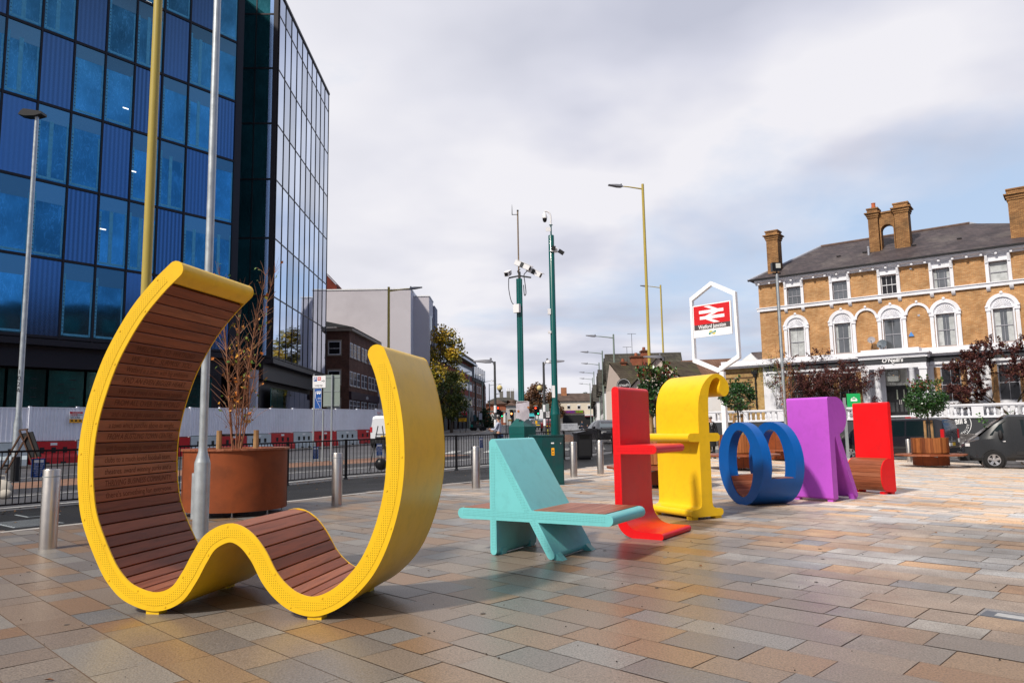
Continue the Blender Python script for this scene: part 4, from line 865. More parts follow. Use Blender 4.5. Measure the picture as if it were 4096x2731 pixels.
for u, v, lab in ((304, 1668, 'site security warning sign on the hoarding left of the yellow W'), (988, 1672, 'site security warning sign on the hoarding behind the birch stems'), (1516, 1661, 'site security warning sign on the hoarding at the right arm of the W')):
    a, b = seg_for(u); d = b-a; L = np.linalg.norm(d); d = d/L; hd = math.degrees(math.atan2(-d[1], d[0])); r_ = np.array([(u-2048)/FPX, 1.])
    tt = np.linalg.solve(np.array([[r_[0], -d[0]], [r_[1], -d[1]]]), a); p = at(u, v, tt[0]-.12)
    t = thing('site_sign', lab, 'sign', p, hd, 'site security signs on the hoarding')
    mb = MB(); mb.box(-.30, .30, -.01, .0, -.24, .24, M_white); mb.box(-.29, .29, -.0125, -.0105, .15, .235, M_signred); mb.box(-.29, .29, -.0125, -.0105, -.235, -.08, M_warn); mb.box(.0, .28, -.0125, -.0105, .08, .12, M_galvd); one(mb, 'board', t)
    mb = MB(); mb.text('WARNING', .075, (0, -.0145, .19), (1, 0, 0), (0, 0, 1), M_white, ext=.001); mb.text('PRIME', .13, (-.10, -.0145, .085), (1, 0, 0), (0, 0, 1), M_signred, ext=.001, width=.30); mb.text('SECURE', .13, (-.04, -.0145, -.015), (1, 0, 0), (0, 0, 1), M_blkm, ext=.001, width=.42)
    for x in (-.18, 0, .18): mb.box(x-.05, x+.05, -.0145, -.013, -.18, -.13, M_blkm); mb.box(x-.02, x+.02, -.0145, -.013, -.129, -.10, M_blkm)
    one(mb, 'lettering', t, smooth=0)
# ---- station totem sign
D = 33.; g = np.array([(2889-2048)/FPX*D, D, zg((2889-2048)/FPX*D, D)]); h_ = 48.5
t = thing('station_sign', 'white framed station totem with a red double arrow sign reading Watford Junction', 'sign', g, h_)
hexp = [lp(g, h_, u, v) for u, v in ((2876, 1490), (2775, 1449), (2762, 1193), (2846, 1126), (2944, 1167), (2962, 1432))]
M_tot = mat('totem_white', (.88, .88, .90), .4)
mb = MB(); w = .085; P_ = [np.array(p) for p in hexp]; c = sum(P_)/6; O_ = [c+(p-c)*1.0 for p in P_]; I_ = [c+(p-c)*(1-.17/np.linalg.norm(p-c)*1.12) for p in P_]
n = 6; vs = [(p[0], y, p[1]) for y in (-.09, .09) for q_ in (O_, I_) for p in q_]; fs = []
for i in range(n):
    j = (i+1) % n; fs += [(i, j, n+j, n+i), (2*n+i, 2*n+j, 3*n+j, 3*n+i), (i, j, 2*n+j, 2*n+i), (n+i, n+j, 3*n+j, 3*n+i)]
mb.add(vs, fs, M_tot); one(mb, 'frame', t, smooth=0)
mb = MB(); mb.box(-.105, .105, -.085, .085, 0, hexp[0][1]+.03, M_tot); one(mb, 'post', t)
mb = MB(); mb.box(-.2, .2, -.2, .2, 0, .03, M_galvd); one(mb, 'base_plate', t)
xa, zt_ = lp(g, h_, 2775, 1225, -.1); xb, zb_ = lp(g, h_, 2930, 1338, -.1); zt2 = lp(g, h_, 2925, 1204, -.1)[1]; zbm = lp(g, h_, 2785, 1352, -.1)[1]
xa -= .03; xb += .02
mb = MB(); mb.box(xa, xb, -.16, -.0905, zbm, zt_, M_tot); f = one(mb, 'sign_box', t)
hb = zt_-zbm; zr = zbm+hb*.385; zk = zbm+hb*.225
mb = MB(); mb.box(xa+.05, xb-.06, -.164, -.1605, zr, zt_-.05, M_signred); one(mb, 'red_panel', f)
mb = MB(); mb.box(xa+.05, xb-.06, -.164, -.1605, zk, zr-.003, mat('sign_charcoal', (.09, .075, .08), .5)); one(mb, 'name_panel', f)
mb = MB(); rail_mark(mb, (xa+xb)/2, (zr+zt_-.05)/2, (xb-xa)*.66, -.166, M_tot); mb.text('Watford Junction', .25, ((xa+xb)/2, -.1655, (zk+zr)/2), (1, 0, 0), (0, 0, 1), M_tot, ext=.001, width=(xb-xa)*.72, bold=.004); one(mb, 'lettering', f, smooth=0)
mb = MB(); M_sg = mat('sign_green', (.0, .24, .2), .5); M_sy = mat('sign_pale_yellow', (.8, .6, .15), .5); cx, cz = (xa+xb)/2, zbm+hb*.11
mb.sphere((cx-.08, -.162, cz+.04), .085, M_sy, sc=(1, .02, .7)); mb.sphere((cx+.08, -.162, cz-.04), .085, M_sy, sc=(1, .02, .7))
mb.add([(cx-.19, -.1665, cz-.09), (cx-.02, -.1665, cz-.045), (cx+.19, -.1665, cz+.01), (cx+.19, -.1665, cz+.09), (cx+.02, -.1665, cz+.045), (cx-.19, -.1665, cz-.01)], [(0, 1, 2, 3, 4, 5)], M_sg)
mb.text('intalink', .085, (cx, -.1675, cz), (1, 0, .26), (-.26, 0, 1), M_tot, ext=.0008); one(mb, 'operator_mark', f, smooth=0)
# ---- taxi sign and floodlight mast
g = gp(3393, 1835); t = thing('taxi_sign', 'small green taxi sign on a grey post behind the far red letter', 'sign', g, 0); Y = g[1]; Z = lambda v: at(3400, v, Y)[2]-g[2]
mb = MB(); mb.box(-.06, .06, -.04, .04, 0, Z(1590), M_galvd); one(mb, 'post', t)
k = Y/FPX; x0, x1 = (3406-3393)*k, (3455-3393)*k; M_taxi = mat('taxi_green', (.02, .42, .12), .4)
mb = MB(); mb.box(x0-.05, x1, -.08, -.045, Z(1628), Z(1574), M_taxi); f = one(mb, 'panel', t)
mb = MB(); cx, cz = (x0+x1)/2-.02, Z(1598); mb.prism([(cx-.15, cz-.08), (cx+.15, cz-.08), (cx+.16, cz+.0), (cx+.10, cz+.08), (cx-.10, cz+.08), (cx-.16, cz)], -.084, -.081, M_tot); mb.box(cx-.04, cx+.04, -.084, -.081, cz+.085, cz+.12, M_tot); mb.box(cx-.08, cx+.08, -.0865, -.085, cz+.01, cz+.06, M_taxi); one(mb, 'pictogram', f, smooth=0)
D = 40.; g = gx(3130, D); t = thing('floodlight_mast', 'tall grey mast with a black floodlight in front of the brick pub', 'floodlight', g, 0); Ht = at(3096, 1096, D)[2]-g[2]
mb = MB(); mb.lathe([(.12, 0), (.12, 1.5), (.085, 1.8), (.075, Ht)], M_galv, n=16); one(mb, 'column', t, smooth=40)
mb = MB(); k = D/FPX; mb.box(-.28, .20, -.16, .14, Ht+.14, Ht+.62, M_blk); f = one(mb, 'floodlight', t)
mb = MB(); mb.box(-.09, .17, -.168, -.1605, Ht+.30, Ht+.56, mat('lamp_glass', (.55, .56, .52), .15)); one(mb, 'lamp_glass', f)
mb = MB(); mb.box(-.25, .2, -.05, .05, Ht-.02, Ht+.06, M_blk); mb.box(-.03, .03, -.02, .02, Ht+.05, Ht+.14, M_blk); one(mb, 'bracket', t)
# ================================================================ the glass office block on the left
def xform(mb, P, h, L0, h0):
    """verts given in a wall frame (origin P, heading h) -> local frame of a thing at L0 with heading h0"""
    A = Matrix.Translation(Vector(P))@Matrix.Rotation(-R(h), 4, 'Z'); B = (Matrix.Translation(Vector(L0))@Matrix.Rotation(-R(h0), 4, 'Z')).inverted()@A
    mb.v = [tuple(B@Vector(p)) for p in mb.v]; return mb
def glassmat(name, c, metal, rough, film=False, rib=False, spec=.5):
    m = bpy.data.materials.new(name); m.use_nodes = True; t = m.node_tree; b = t.nodes['Principled BSDF']
    b.inputs['Metallic'].default_value = metal; b.inputs['Roughness'].default_value = rough; b.inputs['Specular IOR Level'].default_value = spec
    co = N(t, 'ShaderNodeTexCoord').outputs['Object']; a = N(t, 'ShaderNodeAttribute', attribute_name='pane').outputs['Fac']
    col = mixc(t, a, tuple(x*.72 for x in c), tuple(min(1, x*1.25) for x in c))
    if film:
        # crumpled protective film behind the pane: streaks and creases
        mp = N(t, 'ShaderNodeMapping'); mp.inputs['Scale'].default_value = (1.6, 1.6, .55); t.links.new(co, mp.inputs[0])
        n = N(t, 'ShaderNodeTexNoise', i_Scale=1.7, i_Detail=4.0, i_Roughness=.6, i_Distortion=1.6); t.links.new(mp.outputs[0], n.inputs['Vector'])
        ridge = mth(t, 'ABSOLUTE', mth(t, 'SUBTRACT', n.outputs['Fac'], .5))
        col = mixc(t, ramp(t, ridge, [(0, (.38,)*3), (.02, (0,)*3)]), col, tuple(min(1, x*2.0+.06) for x in c))
        n2 = N(t, 'ShaderNodeTexNoise', i_Scale=.5, i_Detail=3.0); t.links.new(co, n2.inputs['Vector'])
        col = mixc(t, 1.0, col, ramp(t, n2.outputs['Fac'], [(.3, (.65, .65, .65)), (.7, (1.25, 1.25, 1.25))]), 'MULTIPLY')
    if rib:
        s = N(t, 'ShaderNodeSeparateXYZ'); t.links.new(co, s.inputs[0]); u = mth(t, 'ADD', mth(t, 'MULTIPLY', s.outputs[0], .63), mth(t, 'MULTIPLY', s.outputs[1], .77))
        w = mth(t, 'SINE', mth(t, 'MULTIPLY', u, 27.)); col = mixc(t, mth(t, 'ADD', mth(t, 'MULTIPLY', w, .5), .5), col, tuple(x*1.35 for x in c))
    t.links.new(col, b.inputs['Base Color'])
    n = N(t, 'ShaderNodeTexNoise', i_Scale=.7, i_Detail=2.0); t.links.new(co, n.inputs['Vector'])
    bp = N(t, 'ShaderNodeBump'); bp.inputs['Strength'].default_value = .06; bp.inputs['Distance'].default_value = .05; t.links.new(n.outputs['Fac'], bp.inputs['Height']); t.links.new(bp.outputs[0], b.inputs['Normal'])
    return m
M_gA = glassmat('filmed_blue_glass', (.055, .22, .36), .9, .06, film=True)
M_gR = glassmat('ribbed_blue_panel', (.07, .13, .24), .88, .16, rib=True)
M_gC = glassmat('pale_mirror_glass', (.52, .61, .76), 1., .03)
M_gB = glassmat('green_blue_glass', (.025, .16, .19), .75, .05, film=True)
M_gG = glassmat('ground_floor_glass', (.02, .10, .10), .6, .08, film=True)
M_slab = glassmat('slab_behind_glass', (.10, .20, .27), .85, .1)
M_mul = mat('dark_bronze_frame', (.022, .019, .024), .45, .3)
M_film2 = None; M_film = mat('pale_film_strip', (.10, .33, .46), .35, .5, var=.2, vscale=6)
M_gmul = mat('pale_mullion', (.30, .32, .36), .5)
GL0 = (-16.4, 50., 0.); GH = -2
gb = thing('glass_office_block', 'modern dark framed office block with blue and silver glass, far left', 'office building', GL0, GH)
A0 = (-17.72, 46.8, 0.); AH = -52.6; CH = -92
ZL = [6.55, 10.70, 14.80, 19.02, 23.09, 27.2, 31.3, 33.0]
def G(mb, P, h): return xform(mb, P, h, GL0, GH)
rnd = random.Random(21)
RIB = {0: (0, 3, 6, 9), 1: (2, 5, 8), 2: (1, 4, 7, 10), 3: (0, 3, 6, 9), 4: (2, 5, 8), 5: (1, 4, 7, 10), 6: (0, 3, 6, 9)}
pw = 1.642; x_r = -.42
for r in range(7):
    z0, z1 = ZL[r]+.07, ZL[r+1]-.07
    for k in range(9):
        x1 = x_r-k*pw-.045; x0 = x1-pw+.09; mb = MB(); rib = k in RIB[r]
        mb.box(x0, x1, -.01, .03, z0, z1, M_gR if rib else M_gA, a=rnd.random()); ty, tz = rnd.uniform(-.006, .006), rnd.uniform(-.004, .004)
        mb.v = [(x, y-.004+ty*(x-x0)/(x1-x0)+tz*(z-z0)/(z1-z0), z) if False else (x, y, z) for x, y, z in mb.v]; o = one(G(mb, A0, AH), 'ribbed_panel' if rib else 'window', gb, smooth=0, attr='pane')
        if not rib:
            mb = MB(); s_ = rnd.choice([0, 1]); w_ = .10
            mb.box(x0+.05, x0+.05+w_, -.016, -.0115, z0+.1, z1-(.9 if s_ else .6), M_film); mb.box(x1-.05-w_*.8, x1-.05, -.016, -.0115, z0+.1, z1-(.7 if s_ else 1.0), M_film); mb.box(x0+.16, x1-.14, -.016, -.0115, z0+.08, z0+.20, M_film)
            if rnd.random() < .35: mb.box((x0+x1)/2-.2, (x0+x1)/2, -.0158, -.0115, z0+.205, z1-.8, M_film)
            for q in range(14):
                zq = z0+.3+q*.2
                if zq < z1-1.1: mb.box(x0+.06, x0+.13, -.019, -.0165, zq, zq+.035, M_mul)
            one(G(mb, A0, AH), 'film_strip', o, smooth=0)
            mb = MB(); hs_ = rnd.uniform(.75, 1.05); mb.box(x0+.02, x1-.02, -.0145, -.0112, z1-hs_, z1-.02, M_slab, a=rnd.random()); one(G(mb, A0, AH), 'slab_edge', o, smooth=0, attr='pane')
for k in range(10):
    mb = MB(); x = x_r-k*pw; mb.box(x-.045, x+.045, -.09, .04, ZL[0]-.1, ZL[-1], M_mul); one(G(mb, A0, AH), 'mullion', gb, smooth=0)
for z in ZL:
    mb = MB(); mb.box(x_r-9*pw+.05, x_r-.05, -.075, .04, z-.07, z+.07, M_mul); one(G(mb, A0, AH), 'transom', gb, smooth=0)
mb = MB(); mb.box(-.37, 0, -.09, 2.9, 6.1, ZL[-1], M_mul); one(G(mb, A0, AH), 'corner_pier', gb, smooth=0)
mb = MB(); mb.box(x_r-9*pw-26, x_r-9*pw-.05, -.05, .5, 6.2, ZL[-1], M_gR, a=.5); one(G(mb, A0, AH), 'side_cladding', gb, smooth=0, attr='pane')
# corner bay B
for r in range(7):
    for x0, x1 in ((-2.75, -1.62), (-1.55, -.30)):
        mb = MB(); mb.box(x0, x1, -.01, .03, ZL[r]+.06, ZL[r+1]-.06, M_gB, a=rnd.random()*.6); one(mb, 'corner_window', gb, smooth=0, attr='pane')
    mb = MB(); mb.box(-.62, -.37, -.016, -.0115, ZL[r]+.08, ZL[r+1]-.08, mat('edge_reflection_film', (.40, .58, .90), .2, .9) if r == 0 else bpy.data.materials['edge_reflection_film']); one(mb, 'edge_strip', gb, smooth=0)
for x in (-2.82, -1.585, -.2):
    w = .16 if x > -1 else .04
    mb = MB(); mb.box(x-w, x+w, -.05, .04, ZL[0]-.1, ZL[-1], M_mul); one(mb, 'mullion', gb, smooth=0)
for z in ZL: mb = MB(); mb.box(-2.8, -.36, -.04, .035, z-.055, z+.055, M_mul); one(mb, 'transom', gb, smooth=0)
# facade C
pc = 1.655; PCo = (-16.4, 50., 0.)
for r in range(7):
    for k in range(10):
        x0 = .12+k*pc; mb = MB(); mb.box(x0+.028, x0+pc-.028, -.01, .03, ZL[r]+.03, ZL[r+1]-.03, M_gC, a=rnd.random()); one(G(mb, PCo, CH), 'glass_panel', gb, smooth=0, attr='pane')
for k in range(11):
    x = .12+k*pc; mb = MB(); mb.box(x-.028, x+.028, -.05, .04, ZL[0]-.1, ZL[-1], M_mul); one(G(mb, PCo, CH), 'mullion', gb, smooth=0)
for z in ZL: mb = MB(); mb.box(.15, 16.65, -.035, .035, z-.045, z+.045, M_mul); one(G(mb, PCo, CH), 'transom', gb, smooth=0)
mb = MB(); mb.box(-.04, 16.75, -.09, .2, ZL[-1]+.05, ZL[-1]+.25, M_mul); one(G(mb, PCo, CH), 'roof_edge', gb, smooth=0)
# dark core behind the panes, the overhanging soffit band and the recessed ground floor
d = heading_vec(37.4)[:2]; a0 = np.array(A0[:2]); pl = [tuple(a0-d*.1+np.array([-.08, .06])), tuple(a0-d*45+np.array([-.08, .06])), (-75, 40), (-60, 66.3), (-17.05, 66.3), (-16.46, 50.1), (-19.4, 50.1)]
mb = MB(); mb.prism(pl, 6.1, 32.9, M_mul, 'z'); mb.v = [tuple((Matrix.Rotation(R(GH), 4, 'Z')@Matrix.Translation(-Vector(GL0)))@Vector(p)) for p in mb.v]; one(mb, 'core', gb, smooth=0)
for P_, h_, xa, xb in ((A0, AH, -42, -.3), (PCo, CH, -.0, 16.7)):
    mb = MB(); mb.box(xa, xb, -.12, .1, 6.1, 6.42, M_mul); one(G(mb, P_, h_), 'floor_band', gb, smooth=0)
    mb = MB(); mb.box(xa, xb, .55, .7, 5.0, 6.09, M_mul); one(G(mb, P_, h_), 'fascia', gb, smooth=0)
mb = MB(); mb.box(-2.9, 0, -.05, .1, 6.1, 6.42, M_mul); mb.box(-2.9, -.75, .55, .7, 5.0, 6.09, M_mul); one(mb, 'floor_band', gb, smooth=0)
mb = MB(); pl2 = [(x+dx, y+dy) for (x, y), (dx, dy) in zip(pl, [(-1.2, 1.4), (-.6, 1), (0, 0), (0, 0), (-1.2, 0), (-1.2, 1.3), (-1, 1.3)])]; mb.prism(pl2, .0, 6.05, M_mul, 'z'); mb.v = [tuple((Matrix.Rotation(R(GH), 4, 'Z')@Matrix.Translation(-Vector(GL0)))@Vector(p)) for p in mb.v]; one(mb, 'ground_floor_core', gb, smooth=0)
for k in range(9):
    x1 = -.9-k*1.9; mb = MB(); mb.box(x1-1.75, x1, 1.0, 1.05, .6, 4.9, M_gG, a=rnd.random())
    for q in range(16): mb.box(x1-1.3+(q % 2)*.6, x1-1.0+(q % 2)*.6, .985, .995, .8+q*.24, .84+q*.24, M_mul)
    one(G(mb, A0, AH), 'shop_window', gb, smooth=0, attr='pane')
for k in range(8):
    x0 = 2.6+k*1.6; mb = MB(); mb.box(x0, x0+1.52, .72, .76, .6, 4.6, M_gC if k > 1 else M_gG, a=rnd.random()*.2); one(G(mb, PCo, CH), 'shop_window', gb, smooth=0, attr='pane')
M_pillar = mat('pale_blue_pillar', (.36, .41, .52), .5)
for u in (1012, 762):
    D = 49.6; x = (u-2048)/FPX*D; mb = MB(); mb.box(x-.24, x+.24, D-.2, D+.2, 0, 5.6, M_pillar); mb.v = [tuple((Matrix.Rotation(R(GH), 4, 'Z')@Matrix.Translation(-Vector(GL0)))@Vector(p)) for p in mb.v]; one(mb, 'pillar', gb, smooth=0)
M_lit = mat('ceiling_light', (1, 1, 1), .5, emit=(1, .98, .9), estr=1.6)
for u, v in ((503, 434), (533, 686), (412, 917), (597, 10)):
    x, z = lp(A0, AH, u, v, -.03); mb = MB(); mb.box(x-.16, x+.16, -.035, -.02, z-.03, z+.03, M_lit); one(G(mb, A0, AH), 'ceiling_light', gb, smooth=0)

# dark brick block, added out of view right for the blue glass to mirror
t = thing('maroon_brick_block', 'dark maroon brick block right of the square, mirrored low in the blue glass', 'building', (44, 0, -.8), 0)
M_mb = brick('dark_maroon_brick', (.085, .022, .016), (.12, .035, .026), (.06, .03, .025)); mb = MB(); mb.box(0, 14, -20, 38, -1, 19.5, M_mb); mb.box(-.3, 0, -20.3, 38.3, 19.0, 19.9, M_mul); one(mb, 'wall', t, smooth=0)
for r in range(5):
    for k in range(12): mb = MB(); mb.box(-.06, -.005, -17+k*4.5, -15+k*4.5, 2.2+r*3.5, 4.2+r*3.5, M_gG); one(mb, 'window', t, smooth=0)
# ================================================================ the Victorian brick pub
M_bk = brick('yellow_stock_brick', (.49, .235, .082), (.66, .385, .175), (.35, .24, .15), bias=-.15, dirt=(.22, .10, .045), damt=.45)
M_bk2 = brick('striped_stock_brick', (.50, .30, .10), (.60, .42, .19), (.25, .17, .09), dirt=(.16, .09, .05), damt=.7)
M_bkd = brick('sooty_brick', (.27, .125, .045), (.44, .23, .09), (.16, .10, .06), dirt=(.06, .045, .03), damt=.8)
M_slate = brick('welsh_slate', (.055, .045, .050), (.085, .066, .068), (.03, .026, .03), w=.32, h=.13, rough=.6, dirt=(.18, .155, .14), damt=.5, ms=.006)
M_stuc = mat('white_stucco', (.74, .745, .80), .6, var=.05, vscale=1.2, dirt=(.42, .40, .37), dscale=.8, damt=.35)
M_gut = mat('black_gutter', (.012, .012, .014), .4)
M_lead = mat('lead_flashing', (.36, .37, .42), .5, .2, var=.2, vscale=3)
M_char = mat('charcoal_render', (.045, .048, .055), .75, var=.15, vscale=1.2)
M_pane = mat('window_glass', (.16, .17, .185), .05, .6, var=.3, vscale=.8); M_paned = mat('dark_window_glass', (.025, .025, .03), .05, .3, var=.4, vscale=1.5)
M_curt = mat('net_curtain', (.42, .44, .45), .6, var=.35, vscale=2.5, spec=.8)
M_sash = mat('sash_grey', (.32, .32, .36), .5); M_wsash = mat('sash_white', (.7, .7, .74), .5)
P0 = (26.3, 50., 0.); PH = 37.7
pub = thing('pub_building', 'three storey yellow brick pub with white stucco trim, slate roof and columned porch', 'pub', P0, PH)
cxl, cyl = 9.8, -55.7
def pj(x, z, y): f = -y/(-cyl); return x+(cxl-x)*f, z-(z-1.4)*f
XL, XR = -9.3, 14.5
def holes_wall(mb, x0, x1, z0, z1, holes, y, m, depth=.22, mr=None):
    xs = sorted({x0, x1, *[h[0] for h in holes], *[h[1] for h in holes]}); zs = sorted({z0, z1, *[h[2] for h in holes], *[h[3] for h in holes]})
    for i in range(len(xs)-1):
        for j in range(len(zs)-1):
            a, b, c, d = xs[i], xs[i+1], zs[j], zs[j+1]; mx, mz = (a+b)/2, (c+d)/2
            if any(h[0] < mx < h[1] and h[2] < mz < h[3] for h in holes): continue
            mb.add([(a, y, c), (b, y, c), (b, y, d), (a, y, d)], [(0, 1, 2, 3)], m)
    for a, b, c, d in holes:
        mr_ = mr or m; mb.add([(a, y, c), (b, y, c), (b, y+depth, c), (a, y+depth, c), (a, y, d), (b, y, d), (b, y+depth, d), (a, y+depth, d)], [(0, 1, 2, 3), (4, 5, 6, 7), (0, 3, 7, 4), (1, 2, 6, 5)], mr_)
TW = [-6.67, -3.45, -.27, 2.91, 6.09, 9.28, 12.45]
AW = [-6.65, -3.46, -.27, 2.93, 6.12, 9.3, 12.47]
GW = [-6.9, -3.38, 2.95, 6.1, 9.3, 12.5]
holes = [(c-.5, c+.5, 10.15, 11.5) for c in TW]+[(c-.53, c+.53, 6.32, 8.46) for c in AW]
mb = MB(); holes_wall(mb, XL, XR, 6.0, 12.1, holes, 0, M_bk); mb.add([(XL, 0, -1), (XL, 11, -1), (XL, 11, 12.1), (XL, 0, 12.1)], [(0, 1, 2, 3)], M_bk); mb.add([(XR, 0, -1), (XR, 11, -1), (XR, 11, 12.1), (XR, 0, 12.1)], [(0, 1, 2, 3)], M_bk)
mb.add([(XL, 11, -1), (XR, 11, -1), (XR, 11, 12.1), (XL, 11, 12.1)], [(0, 1, 2, 3)], M_bk); one(mb, 'brick_wall', pub, smooth=0)
ghole = [(c-.56, c+.56, 2.65, 4.9) for c in GW]+[(-.95, .43, 1.85, 5.0)]
mb = MB(); holes_wall(mb, XL, XR, -1.2, 5.998, ghole, -.02, M_stuc); one(mb, 'stucco_ground_floor', pub, smooth=0)
for c in GW:
    for s in (-1, 1): mb = MB(); mb.box(c+s*.57, c+s*.93, -.05, -.022, 2.5, 4.95, M_bk); one(mb, 'brick_panel', pub, smooth=0)
def window(c, z0, z1, hw, m, cols, rows, ms, y=.14, name='window', mid=True, curtain=None):
    mb = MB(); mb.box(c-hw+.05, c+hw-.05, y+.02, y+.03, z0+.05, z1-.05, m); 
    w = one(mb, 'window_pane', None, smooth=0); mbf = MB(); f = .055
    mbf.box(c-hw, c-hw+f, y-.03, y+.06, z0, z1, ms); mbf.box(c+hw-f, c+hw, y-.03, y+.06, z0, z1, ms); mbf.box(c-hw+f, c+hw-f, y-.03, y+.06, z1-f, z1, ms); mbf.box(c-hw+f, c+hw-f, y-.03, y+.06, z0, z0+f, ms)
    zm = (z0+z1)/2
    if mid: mbf.box(c-hw+f, c+hw-f, y-.035, y+.015, zm-.025, zm+.025, ms)
    for i in range(1, cols): x = c-hw+2*hw*i/cols; mbf.box(x-.012, x+.012, y-.01, y+.018, z0+f, z1-f, ms)
    o = one(mbf, name, pub, smooth=0); w.name = 'pane'; w.parent = o
    if curtain:
        for s in (-1, 1):
            mb = MB(); n = 7; wd = hw*curtain; xs = [c+s*(hw-.06)-s*wd*k/n for k in range(n+1)]
            vs = [(x, y+.012-.008*(k % 2), z) for z in (z0+.06, z1-.06) for k, x in enumerate(xs)]; mb.add(vs, [(k, k+1, n+2+k, n+1+k) for k in range(n)], M_curt); one(mb, 'curtain', o, smooth=0)
    return o
tm = [M_pane, M_pane, M_paned, M_pane, M_curt, M_pane, M_pane]
for i, c in enumerate(TW):
    window(c, 10.15, 11.5, .5, tm[i], 3 if i < 4 else 1, 2, M_wsash if i == 2 else M_sash, curtain=(.0 if i in (0, 1, 2, 4) else .3))
    mb = MB(); mb.box(c-.70, c-.502, -.10, -.004, 10.19, 11.94, M_stuc); mb.box(c+.502, c+.70, -.10, -.004, 10.19, 11.94, M_stuc); mb.box(c-.50, c+.50, -.09, -.004, 11.505, 11.94, M_stuc); mb.box(c-.5, c+.5, -.12, -.091, 11.52, 11.62, M_stuc); one(mb, 'window_surround', pub, smooth=0)
    for s in (-1, 1):
        mb = MB(); mb.prism([(-.101, 11.4), (-.16, 11.45), (-.17, 11.6), (-.24, 11.75), (-.25, 11.93), (-.101, 11.93)], c+s*.60-.07, c+s*.60+.07, M_stuc, 'x'); one(mb, 'console', pub)
        mb = MB(); mb.prism([(-.02, 9.62), (-.10, 9.66), (-.2, 9.84), (-.2, 9.88), (-.02, 9.88)], c+s*.62-.11, c+s*.62+.11, M_stuc, 'x'); one(mb, 'sill_bracket', pub)
mb = MB(); mb.box(XL-.15, XR, -.14, -.003, 9.90, 10.12, M_stuc); mb.box(XL-.2, XR, -.2, -.003, 10.122, 10.185, M_stuc); one(mb, 'string_course', pub, smooth=0)
mb = MB(); mb.prism([(-.003, 11.95), (-.16, 11.95), (-.18, 12.06), (-.42, 12.12), (-.46, 12.26), (-.003, 12.26)], XL-.15, XR, M_stuc, 'x'); one(mb, 'cornice', pub, smooth=0)
k = 0; x = XL+.15
while x < XR-.2:
    mb = MB(); mb.box(x-.07, x+.07, -.36, -.17, 11.93, 12.07, M_stuc); one(mb, 'modillion', pub, smooth=0); x += .8
mb = MB(); mb.box(XL-.6, XR+.3, -.60, -.44, 12.27, 12.38, M_gut); one(mb, 'gutter', pub, smooth=0)
# arched windows of the first floor
def arch_band(mb, c, zc, r0, r1, y0, y1, m, n=22, a0=0, a1=180):
    vs = []
    for i in range(n+1):
        a = R(a0+(a1-a0)*i/n)
        for r, y in ((r0, y0), (r1, y0), (r1, y1), (r0, y1)): vs.append((c+r*cos(a), y, zc+r*sin(a)))
    fs = []
    for i in range(n):
        for j in range(4): fs.append((i*4+j, i*4+(j+1) % 4, i*4+4+(j+1) % 4, i*4+4+j))
    fs += [(0, 1, 2, 3), (4*n+3, 4*n+2, 4*n+1, 4*n)]; mb.add(vs, fs, m)
mc = [M_curt, M_pane, M_pane, M_pane, M_pane, M_curt, M_pane]
for i, c in enumerate(AW):
    window(c, 6.32, 8.46, .53, mc[i], 2, 2, M_sash, curtain=(.0 if i == 2 else .55 if i in (3, 4) else .25))
    mb = MB(); arch_band(mb, c, 8.52, .66, .90, -.14, -.004, M_stuc); arch_band(mb, c, 8.52, .60, .655, -.07, -.004, M_stuc); one(mb, 'arch_hood', pub)
    mb = MB(); mb.prism([(c+.598*cos(R(a)), 8.53+.598*sin(R(a))) for a in range(0, 181, 10)], -.035, -.004, M_stuc)
    t_ = one(mb, 'tympanum', pub, smooth=0)
    for a in range(8, 180, 15):
        mb = MB(); p0 = (c+.12*cos(R(a)), -.04, 8.56+.12*sin(R(a))); p1 = (c+.5*cos(R(a)), -.05, 8.55+.5*sin(R(a))); mb.tube([p0, p1], [.012, .045], M_stuc, n=6); one(mb, 'shell_flute', t_)
    mb = MB(); mb.lathe([(.09, 0), (.09, .05), (.0, .07)], M_stuc, n=12); o = one(mb, 'boss', pub); o.location = (c, -.13, 9.47); o.rotation_euler = (pi/2, 0, 0)
    mb = MB(); mb.box(c-.62, c+.62, -.09, -.004, 8.465, 8.53, M_stuc)
    for s in (-1, 1):
        mb.box(c+s*.535, c+s*.62, -.06, -.004, 6.3, 8.46, M_stuc); mb.box(c+s*.66, c+s*.88, -.12, -.004, 6.3, 8.34, M_stuc); mb.box(c+s*.625, c+s*.92, -.17, -.004, 8.345, 8.53, M_stuc); mb.box(c+s*.70, c+s*.84, -.135, -.121, 6.6, 8.2, M_stuc)
    one(mb, 'window_surround', pub, smooth=0)
    for s in (-1, 1):
        mb = MB(); mb.sphere((c+s*.86, -.14, 8.60), .095, M_stuc, n=10, k=6); one(mb, 'scroll', pub)
for c in (-1.865, 1.33):
    mb = MB(); arch_band(mb, c, 8.60, .60, .76, -.12, -.0035, M_stuc); one(mb, 'arch_hood', pub)
    mb = MB(); mb.lathe([(.08, 0), (.08, .05), (.0, .07)], M_stuc, n=12); o = one(mb, 'boss', pub); o.location = (c, -.12, 9.44); o.rotation_euler = (pi/2, 0, 0)
